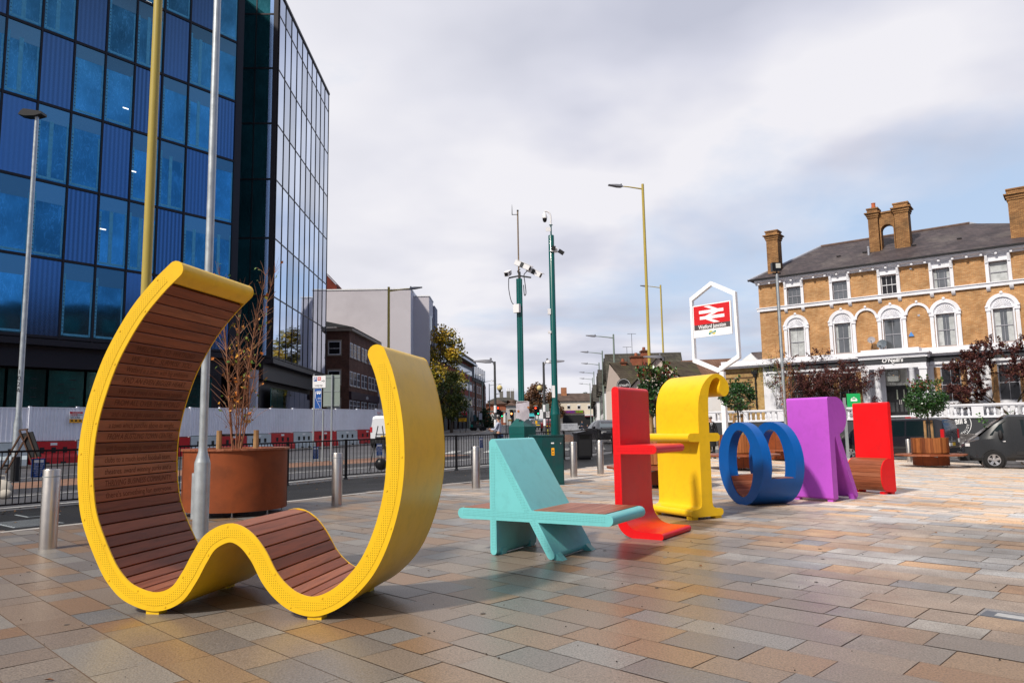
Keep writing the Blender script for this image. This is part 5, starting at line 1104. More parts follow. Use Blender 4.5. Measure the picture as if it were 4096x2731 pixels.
# ledge, fascia
mb = MB(); mb.box(XL-3.1, XR, -.42, .0, 5.98, 6.26, M_stuc); mb.box(XL-3.2, XR, -.55, -.021, 5.84, 5.978, M_stuc); mb.box(XL-3.1, XR, -.34, -.021, 5.70, 5.838, M_stuc); mb.box(-9.1, XR, -.18, -.0215, 5.15, 5.36, M_stuc); one(mb, 'ledge', pub, smooth=0)
mb = MB(); mb.box(-9.1, XR, -.24, -.022, 5.362, 5.698, M_char); one(mb, 'fascia_board', pub, smooth=0)
for c in GW: window(c, 2.65, 4.9, .56, M_paned, 2, 2, M_sash, y=.08)
for x in (-8.6, -5.2, 1.75, 4.5, 7.7, 10.9): 
    if x != 1.75: mb = MB(); mb.box(x-.22, x+.22, -.12, -.021, 1.6, 5.14, M_stuc); one(mb, 'pilaster', pub, smooth=0)
# porch
yp = -1.5; px0, _ = pj(-2.43, 3, yp); px1, _ = pj(1.6, 3, yp)
def ZP(z): return pj(0, z, yp)[1]
mb = MB(); mb.box(px0-.12, px1+.12, yp-.12, -.56, ZP(5.72), ZP(5.98), M_stuc); mb.box(px0-.25, px1+.25, yp-.28, -.56, ZP(5.985), ZP(6.08), M_stuc); mb.box(px0+.05, px1-.35, yp+.0, -.43, ZP(6.085), ZP(6.40), M_stuc); mb.box(px0, px1, yp, -.25, ZP(5.05), ZP(5.39), M_stuc); one(mb, 'porch_entablature', pub, smooth=0)
for k in range(46): mb = MB(); x = px0+.02+k*(px1-px0)/46; mb.box(x, x+.045, yp-.15, yp-.121, ZP(5.78), ZP(5.86), M_stuc); one(mb, 'dentil', pub, smooth=0)
mb = MB(); mb.box(px0-.04, px1+.04, yp-.05, -.242, ZP(5.395), ZP(5.715), M_char); fb = one(mb, 'porch_fascia', pub, smooth=0)
tx, tz = pj(-.42, 5.58, yp-.06); mb = MB(); mb.text("O'Neill's", .36, (tx, yp-.09, tz+.01), (1, 0, 0), (0, 0, 1), M_tot, ext=.002, width=1.26, bold=.008, shear=.1); mb.prism([(tx-.05, tz-.13), (tx+.04, tz-.15), (tx+.10, tz-.20), (tx+.02, tz-.22), (tx-.02, tz-.17)], yp-.095, yp-.09, M_tot); one(mb, 'lettering', fb, smooth=0)
for x in (pj(-2.2, 0, yp)[0], pj(1.37, 0, yp)[0]):
    mb = MB(); mb.box(x-.22, x+.22, yp+.02, yp+.42, ZP(2.5), ZP(5.04), M_stuc); mb.box(x-.26, x+.26, yp-.03, yp+.46, ZP(4.92), ZP(5.045), M_stuc); one(mb, 'square_column', pub, smooth=0)
for x in (pj(-1.48, 0, yp)[0], pj(.67, 0, yp)[0]):
    z0, z1 = ZP(2.5), ZP(5.04); mb = MB(); mb.lathe([(.24, z0), (.24, z0+.06), (.2, z0+.1), (.195, z0+.8), (.165, z1-.18), (.18, z1-.16), (.17, z1-.12), (.22, z1-.06), (.22, z1)], M_stuc, (x, yp+.22, 0), n=22); one(mb, 'round_column', pub, smooth=40)
mb = MB(); mb.box(px0-.05, pj(-1.2, 0, yp)[0], yp-.05, -.03, -1, ZP(2.40), M_stuc); mb.box(px0-.12, pj(-1.1, 0, yp)[0], yp-.12, -.03, ZP(2.401), ZP(2.5), M_stuc); one(mb, 'porch_plinth', pub, smooth=0)
mb = MB(); mb.box(pj(.42, 0, yp)[0], px1+.05, yp-.05, -.03, -1, ZP(2.40), M_stuc); mb.box(pj(.34, 0, yp)[0], px1+.12, yp-.12, -.03, ZP(2.401), ZP(2.5), M_stuc); one(mb, 'porch_plinth', pub, smooth=0)
mb = MB(); mb.box(-1.2, .7, -1.3, -.03, -1, 1.84, M_stuc); mb.box(-1.2, .7, -1.36, -1.301, 1.55, 1.75, M_char); one(mb, 'doorstep', pub, smooth=0)
mb = MB(); mb.box(-.93, .41, .15, .2, 1.86, 3.80, M_blk); mb.box(-.95, .43, .08, .2, 3.80, 3.88, M_dk)
dr = one(mb, 'door', pub, smooth=0)
for x0, x1 in ((-.80, -.52), (-.42, -.30), (-.16, .0), (.1, .34)):
    mb = MB(); mb.box(x0, x1, .135, .149, 2.1, 2.75, M_dk); one(mb, 'door_panel', dr, smooth=0)
for x in (-.30, .12): mb = MB(); mb.box(x-.04, x+.04, .13, .149, 2.95, 3.6, mat('door_light', (.35, .38, .3), .2) if x < 0 else bpy.data.materials['door_light']); one(mb, 'door_glass', dr, smooth=0)
for x in (-.19, -.08): mb = MB(); mb.box(x-.02, x+.02, .10, .13, 2.6, 2.9, M_ss); one(mb, 'handle', dr, smooth=0)
mb = MB(); mb.box(-.93, .41, .16, .2, 3.885, 4.98, mat('fanlight', (.55, .55, .5), .1, .3)); one(mb, 'fanlight', pub, smooth=0)
M_lg = mat('lantern_glass', (.32, .33, .32), .1, .2, alpha=.55)
lt = thing('porch_lantern', 'square black framed glass lantern hanging in the pub porch', 'lantern', Matrix.Translation(Vector(P0))@Matrix.Rotation(-R(PH), 4, 'Z')@Vector((-.28, -.75, 4.0)), PH)
mb = MB(); s = .36
for x in (-s, s):
    for y in (-.25, .25): mb.bar((x*.95, y, .1), (x, y, .85), .02, .02, M_blkm)
for z, q in ((.1, .95), (.85, 1)): mb.bar((-s*q, -.25, z), (s*q, -.25, z), .025, .025, M_blkm); mb.bar((-s*q, .25, z), (s*q, .25, z), .025, .025, M_blkm); mb.bar((-s*q, -.25, z), (-s*q, .25, z), .025, .025, M_blkm); mb.bar((s*q, -.25, z), (s*q, .25, z), .025, .025, M_blkm)
mb.bar((0, 0, .85), (0, 0, 1.3), .02, .02, M_blkm); mb.bar((-.15, 0, -.1), (-.2, 0, .1), .02, .02, M_blkm); mb.bar((.15, 0, -.1), (.2, 0, .1), .02, .02, M_blkm); one(mb, 'frame', lt, smooth=0)
mb = MB(); mb.box(-s+.02, s-.02, -.24, -.235, .12, .83, M_lg); one(mb, 'glass', lt, smooth=0)
for x in (-.1, 0, .1): mb = MB(); mb.tube([(x, 0, .3), (x, 0, .5)], .012, M_white, n=6); o = one(mb, 'candle_tube', lt)
mb = MB(); mb.sphere((0, -.02, .54), .03, mat('warm_bulb', (1, .6, .3), .5, emit=(1, .5, .2), estr=3), n=8, k=5); one(mb, 'bulb', lt)
# plinth wall and balustrade
yb = -2.7; zb1 = pj(0, 1.6, yb)[1]; zt_ = pj(0, 2.5, yb)[1]
mb = MB(); mb.box(XL-3.4, px0-.2, yb, yb+.3, -1.4, zb1, M_char); mb.box(px1+.2, XR, yb, yb+.3, -1.4, zb1, M_char); mb.box(XL-3.4, XR, yb+.3, -.02, -1.3, zb1-.06, M_char); pw_ = one(mb, 'plinth_wall', pub, smooth=0)
def baluster(name='baluster'):
    mb = MB(); mb.lathe([(.075, 0), (.075, .04), (.05, .06), (.045, .10), (.09, .22), (.085, .30), (.045, .50), (.04, .56), (.06, .58), (.06, .62), (.075, .63), (.075, .66)], M_stuc, n=10); return mb
proto = None
for xa, xb in ((XL-3.4, px0-.25), (px1+.25, XR)):
    mb = MB(); mb.box(xa, xb, yb-.06, yb+.26, zb1+.002, zb1+.14, M_stuc); mb.box(xa, xb, yb-.08, yb+.28, zt_-.12, zt_, M_stuc); mb.box(xa, xb, yb-.04, yb+.24, zt_-.18, zt_-.121, M_stuc); one(mb, 'balustrade_rail', pub, smooth=0)
    piers = [xa+.3] if xa < 0 else []
    x = xa+.2; per = 0
    while x < xb-.1:
        if per % 7 == 6 or (xa < 0 and per == 0):
            mb = MB(); mb.box(x-.2, x+.42, yb-.05, yb+.25, zb1+.141, zt_-.181, M_stuc); one(mb, 'pier', pub, smooth=0); x += .62
        else:
            h = zt_-.18-zb1-.14
            if proto is None: proto = one(baluster(), 'baluster', pub, smooth=50); proto.scale = (1, 1, h/.66)
            else: c = proto.copy(); COL.objects.link(c); c.parent = pub; proto2 = c
            (proto if per == 0 and xa < 0 else (proto2 if 'proto2' in globals() else proto)).location = (x, yb+.1, zb1+.14)
            x += .36
        per += 1
# painted roundel on the plinth wall
q = lambda u, v: lp(P0, PH, u, v, yb-.01)
mb = MB(); c = q(3820, 1694); rr = abs(q(3886, 1694)[0]-c[0]); n = 48
for i in range(n):
    a, b = 2*pi*i/n, 2*pi*(i+1)/n
    if c[1]+rr*sin(a) > zb1-.02 and c[1]+rr*sin(b) > zb1-.02: continue
    f = lambda r_, t_: (c[0]+r_*cos(t_), yb-.006, min(zb1-.005, c[1]+r_*sin(t_))); mb.add([f(rr, a), f(rr, b), f(rr*.965, b), f(rr*.965, a)], [(0, 1, 2, 3)], M_tot)
mb.text("O'Neill's", .62, (c[0]-.06, yb-.006, c[1]+.14), (1, 0, .12), (-.12, 0, 1), M_tot, ext=.001, width=rr*1.55, bold=.012, shear=.15)
for k, ch in enumerate('ENJOY'):
    a = R(-60+k*13); rd = rr*.80; p = (c[0]+rd*cos(a), yb-.006, c[1]+rd*sin(a)); mb.text(ch, .2, p, (-sin(a), 0, cos(a)), (-cos(a), 0, -sin(a)), M_tot, ext=.001)
one(mb, 'painted_roundel', pw_, smooth=0)
# roof
rz = lambda u, v, y: lp(P0, PH, u, v, y)
r0x, r0z = rz(3284, 987, 5.4); r1x, r1z = rz(3879, 898, 5.4)
ye, yk = -.55, 11.5; xe0, xe1 = XL-.55, XR+.5; ze = 12.30
mb = MB(); mb.add([(xe0, ye, ze), (xe1, ye, ze), (r1x, 5.4, r0z), (r0x, 5.4, r0z), (xe0, yk, ze), (xe1, yk, ze), (r1x+4.4, 5.4, ze+1.2)], [(0, 1, 6, 2, 3), (0, 3, 4), (3, 2, 6, 5, 4), (1, 5, 6)], M_slate); rf = one(mb, 'roof', pub, smooth=0)
mb = MB(); mb.tube([(r0x, 5.4, r0z+.02), (r1x, 5.4, r0z+.02)], .11, mat('ridge_tile', (.13, .085, .07), .8, var=.4, vscale=3), n=8); one(mb, 'ridge', rf)
for p, q_ in (((xe0, ye, ze+.02), (r0x, 5.4, r0z+.02)), ((r1x, 5.4, r0z+.02), (r1x+4.4, 5.4, ze+1.22))): mb = MB(); mb.tube([p, q_], .10, M_lead, n=6); one(mb, 'hip_flashing', rf)
for u, v in ((3355, 1030), (3460, 1019), (3657, 988), (3838, 963)):
    x, z = rz(u, v, 2.2); zz_ = ze+(2.2-ye)/(5.4-ye)*(r0z-ze); mb = MB(); mb.box(x-.14, x+.14, 2.1, 2.3, zz_+.0, zz_+.07, M_gut); one(mb, 'roof_vent', rf)
x, _ = rz(3476, 1030, 1.6); zz_ = ze+(1.6-ye)/(5.4-ye)*(r0z-ze); mb = MB(); mb.lathe([(.07, -.1), (.07, .5), (.09, .5), (.09, .62), (0, .63)], M_lead, (x, 1.6, zz_), n=10); one(mb, 'flue', rf)
def chimney(x0, x1, y0, y1, z0, z1, m=M_bkd, pots=0):
    mb = MB(); mb.box(x0, x1, y0, y1, z0, z1-.75, m); xm, ym = (x0+x1)/2, (y0+y1)/2
    mb.box(x0-.05, x1+.05, y0-.05, y1+.05, z1-.749, z1-.6, m); mb.box(x0-.2, x1+.2, y0-.2, y1+.2, z1-.42, z1-.34, m)
    mb.prism([(x0-.05, 0), (x1+.05, 0), (x1+.18, 1), (x0-.18, 1)], y0-.05, y1+.05, m) if False else mb.box(x0-.1, x1+.1, y0-.1, y1+.1, z1-.599, z1-.421, m)
    mb.box(x0-.02, x1+.02, y0-.02, y1+.02, z1-.339, z1-.1, m); mb.box(x0-.07, x1+.07, y0-.07, y1+.07, z1-.099, z1, m); o = one(mb, 'chimney', rf, smooth=0)
    mb = MB(); mb.box(x0-.1, x1+.1, y0-.12, y1+.05, z0-.0, z0+.16, M_lead); one(mb, 'flashing', rf, smooth=0)
    if pots: mb = MB(); mb.lathe([(.16, 0), (.13, .4), (.15, .42), (.15, .47), (.1, .47)], mat('chimney_pot', (.45, .12, .05), .8), (x0+.35, ym, z1), n=12); one(mb, 'chimney_pot', rf)
def roofz(y): return ze+(y-ye)/(5.4-ye)*(r0z-ze)
yc = .9; a, zt1 = rz(3069, 930, yc); b, _ = rz(3118, 990, yc); chimney(a, b, yc-.4, yc+.5, roofz(yc)-1.0, zt1)
yc = 2.6; xa, zt1 = rz(3474, 842, yc); xb, _ = rz(3518, 900, yc); xc, _ = rz(3584, 900, yc); xd, _ = rz(3640, 900, yc)
chimney(xa, xb, yc-.5, yc+.5, roofz(yc)-.6, zt1, pots=1); chimney(xc, xd, yc-.5, yc+.5, roofz(yc)-.6, zt1+.05)
zc = zt1-1.75; w = xc-xb-.1
mb = MB(); n = 14; xm = (xb+xc)/2; top = zt1-.5; rr2 = w/2-.08; pts = [(xb+.052, zc), (xb+.052, top), (xc-.052, top), (xc-.052, zc)]+[(xm+rr2*cos(R(180*i/n)), zc+rr2*sin(R(180*i/n))) for i in range(n+1)]
mb.prism(pts, yc-.35, yc+.35, M_bkd); mb.box(xb+.1, xc-.1, yc-.42, yc+.42, top+.001, top+.12, M_bkd); mb.box(xb+.052, xm-rr2, yc-.35, yc+.35, roofz(yc)-.5, zc-.001, M_bkd); mb.box(xm+rr2, xc-.052, yc-.35, yc+.35, roofz(yc)-.5, zc-.001, M_bkd); one(mb, 'chimney_arch', rf, smooth=0)
yc = 1.2; a, zt1 = rz(4028, 765, yc); chimney(a, a+1.5, yc-.5, yc+.6, roofz(yc)-.6, zt1)
# lower wing on the left
mb = MB(); X0 = -12.35; mb.box(X0, XL-.002, .0, 8, -1.2, 5.69, M_bk2); one(mb, 'side_wing_wall', pub, smooth=0)
for k in range(9): mb = MB(); mb.box(X0-.01, XL-.8, -.035, -.001, 2.35+k*.37, 2.43+k*.37, mat('brick_band', (.10, .055, .03), .9) if k == 0 else bpy.data.materials['brick_band']); one(mb, 'brick_band', pub, smooth=0)
mb = MB(); mb.box(X0-.1, XL-.01, .001, 8.2, 5.70, 6.25, M_stuc); one(mb, 'side_wing_parapet', pub, smooth=0)
def pipe(pts, r=.05):
    mb = MB(); mb.tube(pts, r, M_gut, n=8)
    for k in range(5): f = (k+.5)/5; p = Vector(pts[0])*(1-f)+Vector(pts[-1])*f; mb.lathe([(r*1.5, -.05), (r*1.5, .05)], M_gut, p, n=8)
    one(mb, 'drainpipe', pub)
pipe([(-7.85, -.2, 12.1), (-7.85, -.2, 6.3)], .055); x = rz(3022, 1500, 0)[0]; pipe([(x, -.1, 5.3), (x, -.1, 2.6)], .055); mb = MB(); mb.box(x-.22, x+.22, -.26, -.04, 5.2, 5.5, M_gut); mb.box(x-.1, x+.1, -.2, -.04, 5.0, 5.199, M_gut); one(mb, 'rainwater_hopper', pub, smooth=0)
# satellite dishes
def dish(x, y, z, r, az, m, lab):
    p = Matrix.Translation(Vector(P0))@Matrix.Rotation(-R(PH), 4, 'Z')@Vector((x, y, z)); t = thing('satellite_dish', lab, 'satellite dish', p, PH+az, 'satellite dishes on the pub')
    mb = MB(); prof = [(0, -.10*r), (r*.5, -.07*r), (r*.85, .0), (r, .06*r), (r*.98, .08*r), (r*.85, .03*r), (0, -.06*r)]; mb.lathe(prof, m, n=22, sy=1.0); o = one(mb, 'reflector', t, smooth=60); o.rotation_euler = (R(68), 0, 0); o.location = (0, -.25, 0)
    mb = MB(); mb.tube([(0, -.2, -r), (0, -.55, -.5*r)], .012, M_blkm, n=6); mb.box(-.04, .04, -.60, -.52, -.55*r, -.35*r, M_blkm); mb.tube([(0, -.2, 0), (0, .0, -.15), (0, .1, -.55)], .02, M_blkm, n=6); one(mb, 'arm', t)
x, z = rz(3484, 1360, -.5); dish(x, -.3, z, .25, -8, mat('dish_pale', (.28, .26, .28), .5, var=.2, vscale=4), 'smaller pale satellite dish, left of the dark dish on the pub')
x, z = rz(3531, 1376, -.6); dish(x, -.4, z, .33, 12, mat('dish_dark', (.10, .12, .145), .5, var=.3, vscale=6), 'larger dark grey satellite dish above the pub porch')
mb = MB(); x, z = rz(3646, 1339, 0); mb.prism([(x-.17, z-.1), (x+.17, z-.1), (x, z+.2)], -.12, -.005, mat('alarm_blue', (.08, .25, .6), .4)); one(mb, 'alarm_box', pub, smooth=0)
for u, v in ((3643, 1075), (3675, 1261)): x, z = rz(u, v, 0); mb = MB(); mb.box(x-.07, x+.07, -.04, -.003, z-.06, z+.06, M_lead); one(mb, 'air_vent', pub, smooth=0)
# ---- buildings beyond the wing
g = np.array([18.9, 64., -.3]); t = thing('gabled_outbuilding', 'small slate roofed building with a white gable peeping over the pub side wing', 'building', g, 30)
a, za = lp(g, 30, 2982, 1443); b, zb_ = lp(g, 30, 3004, 1412); 
mb = MB(); mb.box(a-.2, a+6, .02, 6, 0, za, M_bk); one(mb, 'wall', t, smooth=0); mb = MB(); mb.prism([(a-.4, za), (b, zb_), (2*b-a+.4, za)], 0, .15, M_white); one(mb, 'gable', t, smooth=0)
mb = MB(); mb.add([(b, -.1, zb_+.05), (b+5, -.1, zb_+.05), (b+5.5, -.3, za-.1), (2*b-a+.3, -.3, za-.1), (b, 4, zb_+.05), (b+5, 4, zb_+.05)], [(0, 1, 2, 3), (0, 1, 5, 4)], M_slate); one(mb, 'roof', t, smooth=0)
g = np.array([17.4, 60., -.3]); t = thing('brick_coach_house', 'low red brick house with an arched doorway between the station sign and the pub', 'building', g, 20)
l2 = lambda u, v: lp(g, 20, u, v)
a, b = l2(2862, 1560), l2(2930, 1560); zt1 = l2(2880, 1530)[1]; M_rbk = brick('orange_red_brick', (.42, .14, .06), (.52, .22, .10), (.25, .15, .1))
mb = MB(); mb.box(a[0]-4, b[0]+1.2, 0, 6, 0, zt1, M_rbk); one(mb, 'wall', t, smooth=0)
mb = MB(); mb.add([(a[0]-4.4, -.4, zt1-.1), (b[0]+1.4, -.4, zt1-.1), (b[0]+.2, 3, zt1+2.2), (a[0]-3, 3, zt1+2.2)], [(0, 1, 2, 3)], brick('clay_tile', (.16, .085, .06), (.21, .12, .085), (.08, .05, .04), w=.2, h=.12)); one(mb, 'roof', t, smooth=0)
c = l2(2903, 1625); mb = MB(); arch_band(mb, c[0], c[1], .55, .85, -.05, -.01, mat('red_arch', (.35, .06, .035), .8)); mb.box(c[0]-.25, c[0]+.25, -.04, -.01, c[1]-1.3, c[1]+.2, M_blkm); one(mb, 'doorway', t, smooth=0)
# ================================================================ roads, markings, the street beyond
M_lane = mat('road_paint', (.50, .50, .49), .7, var=.15, vscale=6, dirt=(.12, .12, .12), dscale=5, damt=.8)
M_ylane = mat('yellow_road_paint', (.48, .33, .05), .7, var=.2, vscale=6, dirt=(.12, .11, .09), dscale=5, damt=.7)
M_redp = mat('red_block_paving', (.23, .125, .085), .85, var=.25, vscale=5, dirt=(.10, .07, .05), dscale=1, damt=.6)
M_path = mat('grey_footway', (.15, .145, .145), .85, var=.2, vscale=3, dirt=(.09, .08, .06), dscale=.6, damt=.6)
def G2(u, v): return tuple(gp(u, v)[:2])
drape('tarmac_footway', [(-13.5, 3.3), (-7.4, 10.99), (-4.5, 15.04), (-2.9, 17.4), (-.6, 20.3), G2(1826, 1882), G2(1383, 1918), G2(1148, 1943), G2(0, 2047), (-18, 10.5), (-16, 3.2)], M_tar, .012)
drape('tarmac_footway', [(-.6, 20.3), (3.45, 25.85), (8.3, 31.5), G2(2640, 1799), G2(2452, 1813), G2(2257, 1840), G2(1826, 1882)], M_tar, .0122)
def line(name, a, b, w, m, lift=.02): return drape(name, strip_poly(G2(*a), G2(*b), w), m, lift, step=3)
n_ = 0
def offs(k):
    """fence line moved k metres away from the square"""
    out = []
    for i, p in enumerate(FP[:-2]):
        a = np.array(FP[max(0, i-1)][:2]); b = np.array(FP[min(len(FP)-1, i+1)][:2]); d = nrm(b-a); n = np.array([-d[1], d[0]]); out.append(np.array(p[:2])+n*k)
    return out
def poly_line(name, k, w, m, lift, i0=0, i1=5, kind='structure'):
    o = offs(k)
    for a, b in zip(o[i0:i1], o[i0+1:i1+1]): drape(name, strip_poly(a, b, w), m, lift, step=3)
poly_line('edge_line', .55, .12, M_lane, .018); 
poly_line('road_line', 3.6, .12, M_lane, .018); poly_line('road_line', 8.3, .14, M_lane, .018); poly_line('road_line', 10.6, .10, M_lane, .018)
# central reservation with a kerb and block paving
o1, o2 = offs(4.7), offs(7.2)
def slab(name, pts_a, pts_b, m, mk, h=.12):
    mb = MB()
    for (a0_, a1_), (b0_, b1_) in zip(zip(pts_a[:-1], pts_a[1:]), zip(pts_b[:-1], pts_b[1:])):
        P = [a0_, a1_, b1_, b0_]; n = 6
        for k in range(n):
            f0, f1 = k/n, (k+1)/n; Q = [a0_+(a1_-a0_)*f0, a0_+(a1_-a0_)*f1, b0_+(b1_-b0_)*f1, b0_+(b1_-b0_)*f0]
            vt = [(q[0], q[1], zg(*q)+h) for q in Q]; vb = [(q[0], q[1], zg(*q)-.05) for q in Q]
            mb.add(vt+vb, [(0, 1, 2, 3)], m); mb.add(vt+vb, [(0, 1, 5, 4), (2, 3, 7, 6), (1, 2, 6, 5), (0, 3, 7, 4)], mk)
    return tag(one(mb, name, smooth=0), kind='structure')
slab('traffic_island', o1[:6], o2[:6], M_redp, M_kerb)
o3, o4 = offs(4.68), offs(4.85)
# broken lines on the far carriageway
o = offs(9.5)
for a, b in zip(o[:5], o[1:6]):
    L = np.linalg.norm(b-a); d = (b-a)/L; k = 0.
    while k+2 < L: drape('road_line', strip_poly(a+d*k, a+d*(k+2), .1), M_lane, .0185, step=3); k += 4.5
# zebra crossing near the beacons and stop lines
for i in range(9):
    a = np.array([-3.2+i*.95, 36.0+i*.22]); drape('crossing_stripe', strip_poly(a, a+np.array([.25, 2.8]), .5), M_lane, .0185, step=3)
# far street: footways on both sides, lane dashes, double yellow lines
def fway(name, pts, m=M_path, lift=.11): drape(name, pts, m, lift, step=6)
fway('footway', [(-9.7, 58), (-4.2, 66), (-3.2, 100), (-1.6, 150), (-.3, 230), (-9, 230), (-5.4, 150), (-10.0, 97), (-15.5, 60)])
slab('kerb', [np.array(p) for p in [(-9.7, 58), (-4.2, 66), (-3.2, 100), (-1.6, 150), (-.3, 230)]], [np.array(p) for p in [(-9.8, 58.15), (-4.35, 66.1), (-3.35, 100), (-1.75, 150), (-.45, 230)]], M_kerb, M_kerb, .115)
fway('footway', [(9.5, 60), (9.9, 52), (16, 50), (15, 80), (22, 150), (24, 215), (19, 215), (14.6, 150), (10.6, 100)])
slab('kerb', [np.array(p) for p in [(9.5, 60), (10.6, 100), (14.6, 150), (19, 215)]], [np.array(p) for p in [(9.65, 60), (10.75, 100), (14.75, 150), (19.15, 215)]], M_kerb, M_kerb, .115)
for dx in (-.25, -.5): drape('yellow_line', strip_poly((9.5+dx, 60), (10.6+dx, 100), .09), M_ylane, .02, step=6)
for k in range(9): a = np.array([1.4+k*.25, 62+k*9.]); drape('road_line', strip_poly(a, a+np.array([.1, 4.]), .14), M_lane, .02, step=6)
g_ = [(2.2, 47), (4.3, 47), (5.0, 66), (3.2, 66)]
slab('traffic_island', [np.array(g_[0]), np.array(g_[3])], [np.array(g_[1]), np.array(g_[2])], M_redp, M_kerb)
# right: the road before the pub, verge bank and low wall
def PL_(x, y): v = Matrix.Translation(Vector(P0))@Matrix.Rotation(-R(PH), 4, 'Z')@Vector((x, y, 0)); return (v.x, v.y)
for k in (-16.5, -16.0, -12.8): drape('road_line', strip_poly(PL_(-16, k), PL_(14, k), .12), M_lane, .02, step=3)
slab('footway', [np.array(PL_(-18, -8.3)), np.array(PL_(16, -8.3))], [np.array(PL_(-18, -6.2)), np.array(PL_(16, -6.2))], M_path, M_kerb, .12)
M_rub = attr_mat('verge_gravel', [(0, (.05, .045, .045)), (.5, (.11, .10, .10)), (1, (.26, .25, .25))], rough=.95)
mb = MB(); rnd = random.Random(9)
for i in range(36):
    for j in range(5):
        x0, x1 = -16+i*.9, -16+(i+1)*.9; y0, y1 = -5.4+j*.5, -5.4+(j+1)*.5; f = lambda x, y: (*PL_(x, y), -.05+(y+5.4)*.28+.03*sin(x*3+y*7)); mb.add([f(x0, y0), f(x1, y0), f(x1, y1), f(x0, y1)], [(0, 1, 2, 3)], M_rub, rnd.random()*.3)
tag(one(mb, 'verge_bank', smooth=0, attr='stone'), kind='structure')
mb = MB()
for i in range(2600):
    x = rnd.uniform(-16, 15); y = rnd.uniform(-5.35, -2.95); px, py = PL_(x, y); z = -.05+(y+5.4)*.28+.02; s = rnd.uniform(.03, .10); a = rnd.random()*6; 
    mb.add([(px+s*cos(a), py+s*sin(a), z), (px+s*cos(a+2), py+s*sin(a+2), z), (px+s*cos(a+4), py+s*sin(a+4), z), (px, py, z+s*.7)], [(0, 1, 3), (1, 2, 3), (2, 0, 3)], M_rub, rnd.random())
tag(one(mb, 'verge_stones', smooth=0, attr='stone'), kind='stuff', label='loose stones scattered over the bank below the pub wall', cat='stones')
t = thing('garden_wall', 'low weathered brick retaining wall below the gravel bank of the pub', 'wall', (*PL_(0, -5.6), 0), PH); mb = MB(); mb.box(-16, 15, 0, .22, -.7, -.08, M_bkd); one(mb, 'brickwork', t, smooth=0); mb = MB(); mb.box(-16, 15, -.03, .25, -.079, -.02, M_kerb); one(mb, 'coping', t, smooth=0)

# ---- brown brick office with a tiled hip roof
M_brn = brick('brown_brick', (.115, .045, .032), (.185, .075, .05), (.12, .085, .07), dirt=(.05, .03, .025), damt=.5)
M_tile = brick('dark_roof_tile', (.055, .050, .044), (.085, .078, .066), (.02, .02, .02), w=.3, h=.28, dirt=(.10, .10, .06), damt=.5)
M_stone = mat('pale_stone_trim', (.33, .27, .22), .8, var=.1, vscale=3)
P1 = ((1393-2048)/FPX*72, 72., zg(-16, 72)); hs = -88
bb = thing('brown_brick_office', 'brown brick three storey office with a dark tiled hip roof beyond the glass block', 'office building', P1, 0)
ls = lambda u, v: lp(P1, hs, u, v)
lf = lambda u, v: lp(P1, 0, u, v)
zE = lf(1393, 1324)[1]
LB = 13.
mb = MB(); mb.add([(0, 0, -1), (LB*.035, LB, -1), (LB*.035, LB, zE), (0, 0, zE)], [(0, 1, 2, 3)], M_brn); mb.add([(-22, 0, -1), (0, 0, -1), (0, 0, zE), (-22, 0, zE)], [(0, 1, 2, 3)], M_brn); one(mb, 'wall', bb, smooth=0)
mb = MB(); mb.prism([(-22, -.35), (.35, -.35), (LB*.035+.4, LB), (-22, LB)], zE+.001, zE+.32, M_stone, 'z'); one(mb, 'cornice', bb, smooth=0)
zt1 = lf(1332, 1274)[1]
mb = MB(); mb.add([(-22, -.5, zE+.33), (.45, -.5, zE+.33), (LB*.035+.5, LB, zE+.33), (-4.2, 4.2, zt1+.55), (-4.2+LB*.035, LB-3, zt1+.55), (-22, 4.2, zt1+.55)], [(0, 1, 3, 5), (1, 2, 4, 3)], M_tile); one(mb, 'roof', bb, smooth=0)
def Gs(mb): A = Matrix.Rotation(-R(hs), 4, 'Z'); mb.v = [tuple(A@Vector(p)) for p in mb.v]; return mb
cols_s = [1955, 1996]; 
us = [(1399.5, 1409.5), (1413.2, 1423.7), (1428, 1438.8), (1446, 1453.7), (1457.4, 1466.8)]
xs = [(ls(a, 1400)[0], ls(b, 1400)[0]) for a, b in us]
p3 = xs[3][0]-xs[0][0]+.0
allx = list(xs)+[(a+ (xs[3][0]-xs[0][0])*1.68, b+(xs[3][0]-xs[0][0])*1.68) for a, b in xs]+[(a+(xs[3][0]-xs[0][0])*3.36, b+(xs[3][0]-xs[0][0])*3.36) for a, b in xs]
rows = [(ls(1400, 1427)[1], ls(1400, 1370)[1]), (ls(1399, 1541)[1], ls(1399, 1484)[1]), (ls(1399, 1640)[1], ls(1399, 1600)[1])]
for z0, z1 in rows:
    for a, b in allx:
        if b > LB-.5: continue
        mb = MB(); mb.box(a, b, -.05, -.01, z0, z1, M_wsash); mb.box(a+.07, b-.07, -.07, -.051, z0+.08, (z0+z1)/2-.03, M_paned); mb.box(a+.07, b-.07, -.07, -.051, (z0+z1)/2+.03, z1-.08, M_paned); mb.box(a-.03, b+.03, -.10, -.01, z0-.10, z0-.002, M_stone); one(Gs(mb), 'window', bb, smooth=0)
